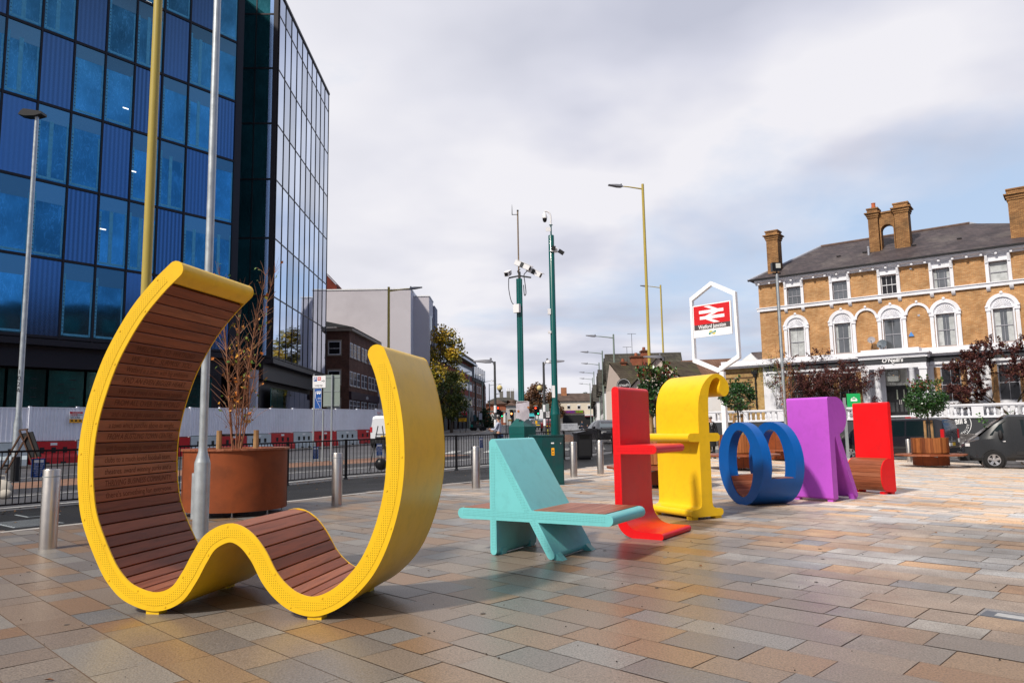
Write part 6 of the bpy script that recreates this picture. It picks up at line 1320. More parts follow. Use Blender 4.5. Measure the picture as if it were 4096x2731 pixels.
for v0, v1 in ((1419, 1365), (1538, 1482), (1632, 1596)):
    z0, z1 = lf(1340, v0)[1], lf(1340, v1)[1]; x0, x1 = lf(1314, 1400)[0], lf(1363, 1400)[0]
    for dx in (0, -3.2, -6.4):
        mb = MB(); mb.box(x0+dx-.1, x1+dx+.1, -.05, -.01, z0-.1, z1+.15, M_stone); mb.box(x0+dx, x1+dx, -.08, -.051, z0, z1, M_wsash); mb.box(x0+dx+.08, x1+dx-.08, -.10, -.081, z0+.1, z0+(z1-z0)*.45, M_paned); mb.box(x0+dx+.08, x1+dx-.08, -.10, -.081, z0+(z1-z0)*.5, z1-.08, M_paned); one(mb, 'window', bb, smooth=0)
a, z1 = ls(1396, 1565); b, z0 = ls(1500, 1620); mb = MB(); mb.box(a, LB-.3, -.25, -.02, z1-.75, z1, mat('shop_maroon', (.03, .012, .02), .5)); sgn = one(Gs(mb), 'shop_fascia', bb, smooth=0)
mb = MB(); c = ls(1459, 1587); mb.text('taffet', .5, (c[0], -.27, z1-.38), (1, 0, 0), (0, 0, 1), M_white, ext=.001); one(Gs(mb), 'lettering', bb, smooth=0)
# ---- pale rendered block, red one behind
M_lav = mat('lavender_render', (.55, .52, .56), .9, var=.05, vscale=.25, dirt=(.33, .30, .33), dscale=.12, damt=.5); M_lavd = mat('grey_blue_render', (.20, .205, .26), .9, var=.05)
P2 = ((1640-2048)/FPX*86, 86., zg(-10.5, 86)); t = thing('rendered_office_block', 'pale lavender rendered windowless block behind the brown brick office', 'office building', P2, 0)
l3 = lambda u, v, y=0.: lp(P2, 0, u, v, y)
mb = MB(); z = l3(1640, 1157)[1]; mb.box(-16, 0, 0, 10, -1, z, M_lav); one(mb, 'main_block', t, smooth=0); mb = MB(); mb.box(-16.1, .08, -.08, 10, z+.002, z+.14, M_white); one(mb, 'coping', t, smooth=0)
x, z = l3(1716, 1186, 2.5); mb = MB(); mb.box(.002, x, 2.5, 7, -1, z, M_lav); one(mb, 'side_block', t, smooth=0); mb = MB(); mb.box(.01, x+.08, 2.42, 7, z+.002, z+.14, M_white); one(mb, 'coping', t, smooth=0)
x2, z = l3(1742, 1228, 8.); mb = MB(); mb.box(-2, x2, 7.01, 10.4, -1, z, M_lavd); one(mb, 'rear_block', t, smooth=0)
for v in (1270, 1365, 1440, 1530): _, zz_ = l3(1722, v, 5.); mb = MB(); mb.box(x-.2, x+.03, 3.6, 6.2, zz_-1.9, zz_+.1, M_paned); one(mb, 'window', t, smooth=0)
P3 = ((1339-2048)/FPX*100, 100., .8); t = thing('red_brick_block', 'corner of a dark red block rising behind the pale rendered block', 'building', P3, 0); z0 = lp(P3, 0, 1339, 1142)[1]; z1 = lp(P3, 0, 1305, 1092)[1]
M_mar = brick('maroon_brick', (.14, .022, .014), (.20, .035, .022), (.10, .03, .02))
mb = MB(); mb.prism([(-12, 0), (0, 0), (0, z0), (-2.6, z1+1.), (-12, z1+4)], 0, 6, M_mar); one(mb, 'wall', t, smooth=0); mb = MB(); mb.bar((0, -.1, z0+.1), (-2.6, -.1, z1+1.1), .3, .12, M_lead); one(mb, 'roof_edge', t, smooth=0)
# ---- red brick offices along the left of the street
M_rb = brick('red_brick_band', (.20, .030, .018), (.27, .050, .030), (.12, .05, .04), dirt=(.10, .02, .015), damt=.4); M_rb2 = brick('russet_brick', (.16, .055, .032), (.22, .085, .05), (.11, .07, .05), dirt=(.07, .03, .02), damt=.5)
PX = (-7.2, 130., zg(-7, 130)); hs2 = -90+4.9
t = thing('red_brick_offices', 'red brick offices with white window bands and an arched ground floor on the street', 'office building', PX, 0)
l4 = lambda u, v: lp(PX, hs2, u, v)
def G4(mb): A = Matrix.Rotation(-R(hs2), 4, 'Z'); mb.v = [tuple(A@Vector(p)) for p in mb.v]; return mb
zt1 = l4(1884, 1464)[1]
mb = MB(); mb.box(-33, 0, 0, 10, -1, zt1, M_rb); one(G4(mb), 'wall', t, smooth=0)
mb = MB(); mb.prism([(-.9, zt1+.01), (10, zt1+.01), (10, zt1+1.0), (-.6, zt1+1.0)], -33, .6, mat('mossy_parapet', (.085, .065, .045), .9, var=.4, vscale=.8), 'x'); one(G4(mb), 'parapet', t, smooth=0)
mb = MB(); mb.box(-33, .62, -.98, -.92, zt1-.0, zt1+.28, M_white); one(G4(mb), 'fascia', t, smooth=0)
M_brt = mat('bright_office_glass', (.75, .75, .74), .15, .2)
for v0, v1, m in ((1499, 1483, M_brt), (1560, 1540, M_brt), (1620, 1600, mat('warm_office_glass', (.55, .42, .27), .3))):
    z0, z1 = l4(1878, v0)[1], l4(1878, v1)[1]
    mb = MB(); mb.box(-32.9, -.02, -.05, -.01, z0-.12, z1+.12, M_lead); mb.box(-32.9, -.02, -.04, -.01, z1+.13, z1+.62, M_dk); bnd = one(G4(mb), 'window_band', t, smooth=0)
    for k in range(21): x1 = -.5-k*1.5; mb = MB(); mb.box(x1-1.25, x1, -.07, -.051, z0, z1, m); one(G4(mb), 'pane', bnd, smooth=0)
zb0 = l4(1880, 1640)[1]
M_conc = mat('grey_concrete', (.16, .15, .135), .9, var=.15, vscale=1.5)
mb = MB(); mb.box(-32.9, -.02, -.25, -.012, zb0-1.2, zb0+.5, M_conc); one(G4(mb), 'concrete_band', t, smooth=0)
for k in range(8):
    x1 = -1.2-k*4.2; mb = MB(); mb.prism([(x1-2.6, -1), (x1, -1), (x1, zb0-1.3)]+[(x1-1.3+1.3*cos(R(a)), zb0-1.3+1.1*sin(R(a))) for a in range(0, 181, 15)]+[(x1-2.6, zb0-1.3)], -.27, -.255, M_blkm); one(G4(mb), 'archway', t, smooth=0)
zr = l4(1820, 1390)[1]; mb = MB(); mb.box(-24, -10, 2, 8, zt1+1.0, zt1+3.4, M_conc); one(G4(mb), 'roof_plant', t, smooth=0)
PX2 = (-7.19, 130.05, zg(-7, 130)); t = thing('russet_brick_offices', 'darker russet brick offices with narrow windows, next beyond the red brick offices', 'office building', PX2, 0)
l4 = lambda u, v: lp(PX2, hs2, u, v); zt1 = l4(1886, 1520)[1]
mb = MB(); mb.box(0.01, 20, 0, 9, -1, zt1, M_rb2); one(G4(mb), 'wall', t, smooth=0)
for rows_ in ((1538, 1568), (1590, 1621), (1642, 1672)):
    z1, z0 = l4(1896, rows_[0])[1], l4(1896, rows_[1])[1]
    for k in range(8):
        x = 1.6+k*2.4; mb = MB(); mb.box(x, x+.8, -.06, -.01, z0, z1, M_wsash); mb.box(x+.18, x+.62, -.08, -.061, z0+.1, z1-.1, M_paned); one(G4(mb), 'window', t, smooth=0)
mb = MB(); mb.prism([(-.1, zt1+.01), (9, zt1+.01), (7, zt1+3.0), (.9, zt1+3.0)], .5, 19, M_tile, 'x'); one(G4(mb), 'mansard_roof', t, smooth=0)
for k in range(6): x = 1.2+k*3; mb = MB(); mb.box(x, x+1.1, -.25, 1.5, zt1+.6, zt1+2.9, M_lead); mb.box(x+.1, x+1.0, -.27, -.251, zt1+.7, zt1+2.7, M_brt); one(G4(mb), 'dormer', t, smooth=0)
for k in (3.5, 15.5): mb = MB(); mb.tube([(k, -.15, 0), (k, -.15, zt1)], .12, M_gut, n=6); one(G4(mb), 'drainpipe', t)
# ---- low buildings closing the street
D = 172.
def facing(name, label, u0, u1, v_e, D, m, roofm, v_r=None, hip=2.0, depth=9, cat='building'):
    x0, x1 = (u0-2048)/FPX*D, (u1-2048)/FPX*D; P = (x0, D, zg(x0, D)); t = thing(name, label, cat, P, 0); ze_ = at(u0, v_e, D)[2]-P[2]
    mb = MB(); mb.box(0, x1-x0, 0, depth, -1, ze_, m); one(mb, 'wall', t, smooth=0)
    if v_r:
        zr_ = at(u0, v_r, D+depth/2)[2]-P[2]; w = x1-x0; mb = MB(); mb.add([(-.4, -.5, ze_+.002), (w+.4, -.5, ze_+.002), (w+.4, depth+.5, ze_), (-.4, depth+.5, ze_), (hip, depth/2, zr_), (w-hip, depth/2, zr_)], [(0, 1, 5, 4), (1, 2, 5), (2, 3, 4, 5), (3, 0, 4)], roofm); one(mb, 'roof', t, smooth=0)
    return t, x1-x0, ze_, P
M_brt2 = brick('brown_tile', (.085, .05, .036), (.12, .075, .055), (.05, .03, .025), w=.4, h=.3)
M_rb3 = brick('bright_red_brick', (.34, .085, .04), (.42, .13, .065), (.2, .1, .07))
t, w, ze_, P = facing('red_brick_hall', 'low bright red brick hall with brown hip roof at the far street end', 1940, 2020, 1616, D, M_rb3, M_brt2, 1599)
for k in range(3):
    x = 1.0+k*1.5; mb = MB(); mb.prism([(x, .6), (x+.9, .6), (x+.9, 2.4), (x+.45, 2.9), (x, 2.4)], -.06, -.01, M_brt); one(mb, 'window', t, smooth=0)
mb = MB(); mb.box(0, w, -.1, -.01, ze_*.62, ze_*.7, M_conc); one(mb, 'stone_band', t, smooth=0)
t, w, ze_, P = facing('stone_bank', 'small pale stone classical building to the right of the bright red brick hall', 2020, 2060, 1622, D-1, mat('bank_stone', (.40, .385, .38), .8, var=.08), M_brt2, 1600)
mb = MB(); mb.box(w*.5, w*.75, -.06, -.01, .2, 3.1, M_paned); mb.box(w*.3, w*.95, -.3, -.01, 3.3, 3.6, M_conc); one(mb, 'doorway', t, smooth=0)
t, w, ze_, P = facing('chimney_terrace', 'distant dark roofed terrace with a row of chimney pots behind the red brick hall', 1950, 2062, 1605, 200, M_conc, M_tile, 1590)
for u in (2002, 2030, 2046):
    x = (u-2048)/FPX*204-P[0]; mb = MB(); mb.box(x-.5, x+.5, 4, 5, ze_, ze_+2.9, M_conc); mb.lathe([(.18, 0), (.15, .8)], M_white, (x-.25, 4.5, ze_+2.9), n=8); mb.lathe([(.18, 0), (.15, .8)], M_white, (x+.25, 4.5, ze_+2.9), n=8); one(mb, 'chimney', t, smooth=0)
M_cream = mat('cream_render', (.72, .63, .50), .8, var=.03); M_brr = brick('brown_pantile', (.09, .062, .05), (.12, .085, .07), (.06, .045, .04), w=.6, h=.5)
t, w, ze_, P = facing('cream_shop_building', 'long cream two storey building with a brown roof above a food shop front', 2228, 2395, 1604, 210, M_cream, M_brr, 1574, hip=.1)
k_ = 210/FPX
for u in (2269.5, 2310, 2351):
    x = (u-2228)*k_; z0, z1 = at(u, 1636, 210)[2]-P[2], at(u, 1618, 210)[2]-P[2]; mb = MB(); mb.box(x-.45, x+.45, -.08, -.01, z0, z1, M_white); mb.box(x-.37, x+.37, -.1, -.081, z0+.15, z1-.35, M_paned); one(mb, 'window', t, smooth=0)
z0, z1 = at(2280, 1653, 210)[2]-P[2], at(2280, 1641, 210)[2]-P[2]; mb = MB(); x0, x1 = (2245-2228)*k_, (2328-2228)*k_; mb.box(x0, x1, -.3, -.01, z0, z1, mat('shop_brown', (.20, .03, .02), .6)); f = one(mb, 'shop_fascia', t, smooth=0)
mb = MB(); mb.text('EXPRESS', .9, ((2274-2228)*k_, -.32, (z0+z1)/2), (1, 0, 0), (0, 0, 1), mat('shop_purple', (.10, .03, .35), .6), ext=.001, bold=.02); mb.text('FOOD CENTRE', .9, ((2309-2228)*k_, -.32, (z0+z1)/2), (1, 0, 0), (0, 0, 1), mat('shop_green', (.12, .50, .02), .6), ext=.001, width=2.3, bold=.02); one(mb, 'lettering', f, smooth=0)
mb = MB(); mb.box(x0, w-.2, -.05, -.01, 0, z0-.4, M_blkm); mb.box(x1+.3, w-.3, -.6, -.3, z0-.7, z0-.35, M_white); mb.box(x1+.3, w-.3, -.62, -.2, z0-1.0, z0-.71, mat('awning_maroon', (.16, .02, .03), .7)); one(mb, 'shopfront', t, smooth=0)
mb = MB(); x = (2255-2228)*k_; mb.box(x-.8, x+.8, 3, 4.2, ze_, ze_+4.0, M_rbk); one(mb, 'chimney', t, smooth=0)
# ---- white half timbered houses on the right of the street
rnd = random.Random(13)
for i, (Yn, Yf, hw_, lab) in enumerate(((71, 84, 7.7, 'nearest white half timbered house with a steep dark gable on the right of the street'), (86, 103, 7.4, 'second white half timbered house along the right of the street'), (106, 150, 7.0, 'farthest white half timbered house, next to the cream shop building'))):
    xn = 9+.097*(Yn-66)-i*.45; xf = 9+.097*(Yf-66)-i*.45; P = (xn, Yn, zg(xn, Yn)); L = math.hypot(xf-xn, Yf-Yn); hh = -90+math.degrees(math.atan2(xf-xn, Yf-Yn))
    t = thing('half_timbered_house', lab, 'house', P, 0, 'white half timbered houses on the street')
    def Gh(mb): A = Matrix.Rotation(-R(hh), 4, 'Z')@Matrix.Scale(-1, 4, (0, 1, 0)); mb.v = [tuple(A@Vector(p)) for p in mb.v]; return mb
    mb = MB(); mb.box(0, L, 0, 9, -1, hw_*.72, M_white); one(Gh(mb), 'wall', t, smooth=0)
    n = 3 if i < 2 else 5
    for k in range(n):
        x0, x1 = L*k/n+.1, L*(k+1)/n-.1; xm = (x0+x1)/2; zt1 = hw_*.72
        mb = MB(); mb.prism([(x0, zt1+.01), (x1, zt1+.01), (xm, hw_+.4)], -.01, .1, M_white); one(Gh(mb), 'gable', t, smooth=0)
        mb = MB(); mb.add([(x0-.3, .5, zt1-.1), (xm, .5, hw_+.6), (xm, -7, hw_+.6), (x0-.3, -7, zt1-.1), (x1+.3, .5, zt1-.1), (x1+.3, -7, zt1-.1)], [(0, 1, 2, 3), (4, 5, 2, 1)], M_tile); mb.v = [(x, -y, z) for x, y, z in mb.v]; one(Gh(mb), 'gable_roof', t, smooth=0)
        for xx in np.linspace(x0+.2, x1-.2, 5): mb = MB(); mb.box(xx-.07, xx+.07, -.02, -.002, 2.7, zt1, M_blkm); one(Gh(mb), 'timber', t, smooth=0)
        mb = MB(); mb.box(x0, x1, -.05, -.012, zt1-.12, zt1+.0, M_blkm); one(Gh(mb), 'timber', t, smooth=0)
        mb = MB(); mb.box(xm-.6, xm+.6, -.04, -.012, 3.2, 4.3, M_paned); one(Gh(mb), 'window', t, smooth=0)
        mb = MB(); mb.box(xm-.9, xm+.9, -.03, -.002, .7, 2.2, M_paned); one(Gh(mb), 'window', t, smooth=0)
    if i == 0: mb = MB(); mb.box(2.2, 3.4, -.35, -.06, 2.9, 5.2, mat('purple_banner', (.20, .02, .16), .6)); one(Gh(mb), 'banner', t, smooth=0)
# ---- cream gabled house with brown roofs and the round pub sign
D = 60.; P = ((2457-2048)/FPX*D, D, zg(8.3, D)); t = thing('cream_gabled_house', 'cream gabled house with mossy brown roofs and red brick chimneys behind the yellow F', 'house', P, 0)
c = lambda u, v, y=0.: lp(P, 0, u, v, y)
M_moss = brick('mossy_brown_tile', (.055, .042, .032), (.085, .07, .05), (.03, .025, .02), w=.25, h=.2, dirt=(.075, .085, .03), damt=.7); M_pink = mat('pale_pink_render', (.62, .52, .46), .85, var=.04)
zr_ = c(2457, 1450, 3.)[1]; xr = c(2570, 1450, 3.)[0]; ze_ = c(2475, 1553)[1]
mb = MB(); mb.add([(0, 3, zr_), (xr+1, 3, zr_), (xr+1, -.2, ze_), (.9, -.2, ze_)], [(0, 1, 2, 3)], M_moss); mb.add([(0, 3, zr_), (xr+1, 3, zr_), (xr+1, 6.5, ze_), (.3, 6.5, ze_)], [(0, 1, 2, 3)], M_moss); rf_ = one(mb, 'roof', t, smooth=0)
mb = MB(); mb.add([(.0, 3, zr_-.15), (1.0, -.1, ze_), (1.0, -.1, -1), (.0, 6, -1), (.0, 6, ze_)], [(0, 1, 2, 3, 4)], M_pink); mb.box(1.0, 12, 0, 6, -1, ze_-.1, M_white); one(mb, 'wall', t, smooth=0)
apx = c(2632, 1430, -1.); lf_ = c(2572, 1500, -1.); rt_ = c(2717, 1504, -1.)
mb = MB(); mb.prism([(lf_[0]-1.2, -1), (rt_[0]+.3, -1), (rt_[0]+.3, rt_[1]-.4), apx, (lf_[0]-1.2, lf_[1]-1.2)], -1., -.8, M_pink); one(mb, 'gable', t, smooth=0)
mb = MB(); mb.add([(apx[0], -1.3, apx[1]+.12), (lf_[0]-1.4, -1.3, lf_[1]-1.2), (lf_[0]-1.4, 4, lf_[1]-1.2), (apx[0], 4, apx[1]+.12), (rt_[0]+.6, -1.3, rt_[1]-.6), (rt_[0]+.6, 4, rt_[1]-.6)], [(0, 1, 2, 3), (0, 4, 5, 3)], M_moss); one(mb, 'gable_roof', t, smooth=0)
r0 = c(2655, 1446, 3.); r1 = c(2778, 1446, 3.); e0 = c(2720, 1515, 0); e1 = c(2812, 1507, 0)
mb = MB(); mb.add([(r0[0], 3, r0[1]), (r1[0], 3, r1[1]), (e1[0], 0, e1[1]), (e0[0], 0, e0[1]), (e1[0]+1, 6, e1[1]), (r0[0], 6, e1[1])], [(0, 1, 2, 3), (1, 4, 2), (0, 5, 4, 1)], M_moss); one(mb, 'roof', t, smooth=0); mb = MB(); mb.box(rt_[0]+.4, e1[0]-.3, .1, 6, -1, e1[1]-.1, M_pink); one(mb, 'wall', t, smooth=0)
for u0, u1, v in ((2566, 2586, 1402), (2524, 2566, 1425), (2482, 2502, 1448)):
    x0, z1 = c(u0, v, 3.); x1, _ = c(u1, v, 3.); mb = MB(); mb.box(x0, x1, 2.6, 3.6, ze_, z1-.12, M_rb3); mb.box(x0-.08, x1+.08, 2.5, 3.7, z1-.119, z1, M_rb2); mb.lathe([(.15, 0), (.12, .3)], M_rb3, ((x0+x1)/2, 3.1, z1), n=8); one(mb, 'chimney', rf_, smooth=0)
for u, v in ((2507, 1388), (2526, 1335)):
    x, z = c(u, v, 3.); mb = MB(); mb.tube([(x, 3, zr_-.2), (x, 3, z)], .02, M_dk, n=5); mb.tube([(x-.35, 3, z), (x+.4, 3, z)], .015, M_dk, n=5)
    for k in range(5): mb.tube([(x-.3+.15*k, 2.8, z), (x-.3+.15*k, 3.2, z)], .008, M_dk, n=4)
    one(mb, 'aerial', rf_)
D = 42.; g = gx(2492, D); z = at(2492, 1541, D)[2]-g[2]
t = thing('round_pub_sign', 'round black pub sign with white lettering beyond the red letter T', 'sign', g, 0)
mb = MB(); mb.tube([(0, .05, 0), (0, .05, z)], .05, M_blkm, n=8); one(mb, 'post', t)
mb = MB(); mb.lathe([(.0, -.03), (.40, -.03), (.40, .03), (0, .03)], M_blkm, n=30); o = one(mb, 'disc', t); o.location = (0, 0, z); o.rotation_euler = (pi/2, 0, 0)
mb = MB(); mb.text("O'Neill's", .2, (0, -.035, z), (1, 0, .1), (-.1, 0, 1), M_tot, ext=.002, width=.6, shear=.15)
for i in range(32): a, b = 2*pi*i/32, 2*pi*(i+1)/32; f = lambda r_, t_: (r_*cos(t_), -.034, z+r_*sin(t_)); mb.add([f(.365, a), f(.365, b), f(.35, b), f(.35, a)], [(0, 1, 2, 3)], M_tot)
one(mb, 'lettering', t, smooth=0)
# ---- street lamps of the far street
for u, v, D in ((2443, 1337, 66), (2396, 1403, 84), (2381.6, 1450, 103), (2359.6, 1486, 124), (2353.6, 1511, 142), (2343, 1532, 162)):
    street_lamp(gx(u+14, D), (u+1, v), .10, .075, 1.55, 178, M_grnp, 'slim pale green street lamp in the row on the right of the far street', 'street lamps on the right of the far street', 1.5, M_hd)
for u, v, D in ((1800.5, 1487, 96), (1871, 1497, 114), (1924, 1521, 130), (1952, 1535, 145)):
    street_lamp(gx(u+2, D), (u, v), .10, .075, 1.55, 3, M_grnp, 'slim pale green street lamp in the row on the left of the far street', 'street lamps on the left of the far street', 1.5, M_hd)
# ---- zebra crossing beacons
M_globe = mat('beacon_amber', (.62, .50, .22), .35)
def beacon(u, vt, D, side, lab, ang):
    g = gx(u+6, D); H = at(u, vt, D)[2]-g[2]; t = thing('crossing_beacon', lab, 'crossing beacon', g, 0, 'lamp columns with amber crossing globes'); H0 = 1.2; zb_ = at(u, 1581, D)[2]-g[2]
    mb = MB(); mb.lathe([(.12, 0), (.12, H0-.1), (.075, H0), (.07, H0+.02), (.055, H)], M_dk, n=14); one(mb, 'column', t, smooth=40)
    z = H0+.05
    while z+.36 < zb_: mb = MB(); mb.lathe([(.073, z), (.073, z+.36)], M_white, n=14); one(mb, 'white_band', t); z += .72
    lantern(t, H, .1, M_hd, M_hd, ang, 1.6, tilt=.02)
    if side:
        zg_ = at(u, 1553, D)[2]-g[2]; s = side*.24
        mb = MB(); mb.tube([(0, 0, zg_-.30), (s, 0, zg_-.26), (s, 0, zg_-.14)], .025, M_galvd, n=6); one(mb, 'bracket', t)
        mb = MB(); mb.lathe([(.05, 0), (.07, .08), (.09, .10)], M_blkm, (s, 0, zg_-.2), n=10); mb.sphere((s, 0, zg_+.02), .145, M_globe); one(mb, 'globe', t, smooth=60)
beacon(1971, 1446, 38, 1, 'striped lamp column with an amber globe on its right, behind the man in white', 178)
beacon(2167, 1448, 38.5, -1, 'striped lamp column with an amber globe on its left, between the teal masts', 2)
beacon(2650, 1428, 40, 0, 'grey lamp column without a globe behind the yellow letter F', 178)
# ---- traffic signals
M_on = {'red': mat('signal_red', (1, .05, .02), .5, emit=(1, .04, .01), estr=6), 'green': mat('signal_green', (.05, 1, .4), .5, emit=(.02, .9, .35), estr=3), 'amber': mat('signal_amber', (1, .5, .2), .5, emit=(1, .35, .08), estr=8)}
def signal(u, v, D, on, lab, scale=1.0, back=False):
    g = gx(u, D); H = at(u, v, D)[2]-g[2]; t = thing('traffic_signal', lab, 'traffic light', g, 0, 'traffic signals at the junction'); s = scale
    mb = MB(); mb.tube([(0, .12, 0), (0, .12, H+.5*s)], .06, M_dk, n=8); one(mb, 'pole', t)
    mb = MB(); mb.box(-.22*s, .22*s, -.02, .02, H-.62*s, H+.62*s, M_blkm); mb.box(-.15*s, .15*s, -.15, -.021, H-.52*s, H+.52*s, M_blk)
    if back: mb.box(-.24*s, .24*s, -.019, .021, H+.621*s, H+.66*s, M_white)
    hd = one(mb, 'head', t, smooth=0)
    for k, nm in enumerate(('green', 'amber', 'red')):
        mb = MB(); z = H+(-.34+.34*k)*s; mb.lathe([(.11*s, 0), (0, .012)], M_on[nm] if nm == on else M_blkm, n=12); o = one(mb, 'lens', hd); o.location = (0, -.152, z); o.rotation_euler = (pi/2, 0, 0)
        mb = MB(); arch_band(mb, 0, z, .12*s, .13*s, -.27, -.151, M_blkm, n=8); one(mb, 'hood', hd)
signal(1988, 1641, 108, 'red', 'traffic light showing red just right of the left beacon column'); signal(2003.5, 1657, 150, 'green', 'small traffic light showing green, left of the far teal mast', 1.0); signal(1996, 1653, 140, None, 'unlit traffic light head between the red and the green ones', 1.0)
signal(2041, 1654, 112, 'amber', 'traffic light glowing amber just left of the obelisk cabinet'); signal(2137.5, 1642, 104, 'red', 'traffic light showing red with a white edged board, between the teal masts', 1.05, True); signal(2147.5, 1644, 106, 'green', 'traffic light showing green beside the white edged red one', 1.0)
signal(2374, 1645, 120, None, 'dark traffic light head in front of the cream shop building', 1.3)
# ---- smaller signs
def board(name, u0, u1, v0, v1, D, m, lab, txt=None, tm=None, legs=True, size=None, sub=None):
    g = gx((u0+u1)/2, D); k = D/FPX; w = (u1-u0)*k; z0, z1 = at(u0, v1, D)[2]-g[2], at(u0, v0, D)[2]-g[2]; t = thing(name, lab, 'sign', g, 0)
    mb = MB(); mb.box(-w/2, w/2, -.04, 0, z0, z1, m); f = one(mb, 'board', t, smooth=0)
    if sub: mb = MB(); mb.box(-w/2+.02*w, w/2-.02*w, -.045, -.0405, z0+.02, z0+(z1-z0)*.4, sub); one(mb, 'lower_panel', f, smooth=0)
    if legs:
        for s in (-.35, .35): mb = MB(); mb.tube([(s*w, .04, 0), (s*w, .04, z1)], .03, M_dk, n=6); one(mb, 'post', t)
    if txt:
        mb = MB()
        for k2, s in enumerate(txt): mb.text(s, size, (0 if len(s) > 1 else w*.36, -.05, z1-size*(.75+k2*1.05)), (1, 0, 0), (0, 0, 1), tm, ext=.001, bold=size*.02)
        one(mb, 'lettering', f, smooth=0)
    return t
M_ysign = mat('sign_yellow', (.80, .42, .01), .5)
board('letting_board', 1841, 1864, 1641, 1673, 100, mat('sign_crimson', (.55, .02, .06), .5), 'crimson to let board standing before the red brick offices', ('TO LET',), M_white, size=.28, sub=M_dk)
board('diversion_sign', 1831, 1862, 1672, 1686, 84, M_ysign, 'yellow diverted traffic sign with an arrow below the crimson board', ('Diverted', 'traffic'), M_blkm, size=.17)
board('diversion_sign', 2026, 2043, 1678, 1684, 84, M_ysign, 'small yellow diversion sign at the left edge of the obelisk cabinet')
board('information_board', 1889, 1902, 1659, 1683, 110, mat('sign_navy_teal', (.015, .06, .08), .5), 'dark teal information board before the russet brick offices')
board('information_board', 1911, 1924, 1652, 1678, 116, mat('sign_pale', (.45, .47, .55), .5), 'pale grey information board behind the parked scooters')
board('direction_sign', 2164, 2191, 1614, 1645, 70, M_grey_al, 'grey green back of a direction sign right of the globe column'); board('direction_sign', 2175, 2192, 1648, 1669, 60, M_white, 'white lettered street sign below the grey green sign back', ('Station', 'Parking', 'Zone'), M_dk, size=.1)
board('parking_sign', 2017, 2023, 1650, 1660, 70, M_bsign, 'small blue parking sign left of the amber traffic light'); board('keep_left_bollard', 2135.5, 2143, 1682, 1695, 56, M_ysign, 'yellow keep left bollard with a blue disc in the middle of the road', legs=False)
for u, D, m, lab in ((2180, 40, mat('post_yellow', (.45, .42, .05), .5), 'short yellow post between the obelisk cabinet and the second teal mast'), (2197, 48, M_dk, 'short dark post left of the second teal mast')):
    g = gx(u, D); t = thing('marker_post', lab, 'post', g); mb = MB(); mb.lathe([(.1, 0), (.1, 1.0), (.08, 1.05), (0, 1.06)], m, n=10); one(mb, 'body', t)
# ================================================================ trees and plants
def leaf_mat(name, stops, rough=.5, spec=.4, trans=.25):
    m = attr_mat(name, stops, rough=rough, attr='leaf'); b = m.node_tree.nodes['Principled BSDF']; b.inputs['Specular IOR Level'].default_value = spec; b.inputs['Subsurface Weight'].default_value = 0; return m
def rdir(r):
    z = r.uniform(-1, 1); a = r.uniform(0, 2*pi); s = math.sqrt(1-z*z); return Vector((s*cos(a), s*sin(a), z))
def leaf(mb, p, s, r, m, a, up=.3, narrow=.45):
    d = (rdir(r)+Vector((0, 0, up))).normalized(); n = d.orthogonal().normalized(); n.rotate(Matrix.Rotation(r.uniform(0, 6.28), 3, d)); w = n*s*narrow
    p = Vector(p); q = p+d*s; c = p+d*s*.5+d.cross(n)*s*.08; mb.add([p, c+w, q, c-w], [(0, 1, 2, 3)], m, a)
def branch(mb, p, d, L, r0, r, depth, tips, m, spread=.5, bend=.15, n=5, kids_=(2, 3), shrink=.7, up=.1):
    pts = [Vector(p)]; dd = Vector(d).normalized()
    for i in range(n):
        dd = (dd+rdir(r)*bend+Vector((0, 0, up*.3))).normalized(); pts.append(pts[-1]+dd*L/n)
    rs = [r0*(1-.55*i/n) for i in range(n+1)]; mb.tube(pts, rs, m, n=6 if r0 > .02 else 4 if r0 > .006 else 3, caps=False)
    if depth == 0: tips.append((pts[-1], dd, pts)); return
    for k in range(r.randint(*kids_)):
        i = r.randint(max(1, n//2), n); nd = (dd+rdir(r)*spread+Vector((0, 0, up))).normalized(); branch(mb, pts[i], nd, L*shrink*r.uniform(.8, 1.15), rs[i]*.72, r, depth-1, tips, m, spread, bend, n, kids_, shrink, up)
M_bark = mat('grey_brown_bark', (.085, .065, .05), .9, var=.3, vscale=8); M_birch = mat('young_birch_bark', (.26, .115, .06), .6, var=.35, vscale=6); M_barkd = mat('dark_bark', (.045, .028, .02), .9, var=.3, vscale=4, dirt=(.07, .08, .03), dscale=2)
M_pho = leaf_mat('glossy_evergreen_leaf', [(0, (.008, .030, .008)), (.45, (.016, .065, .012)), (.78, (.045, .13, .022)), (.85, (.09, .16, .03)), (.9, (.16, .035, .02)), (1, (.22, .03, .022))], rough=.32, spec=.6)
M_bleaf = leaf_mat('autumn_birch_leaf', [(0, (.05, .13, .015)), (.35, (.16, .19, .02)), (.5, (.50, .24, .02)), (1, (.52, .13, .015))])
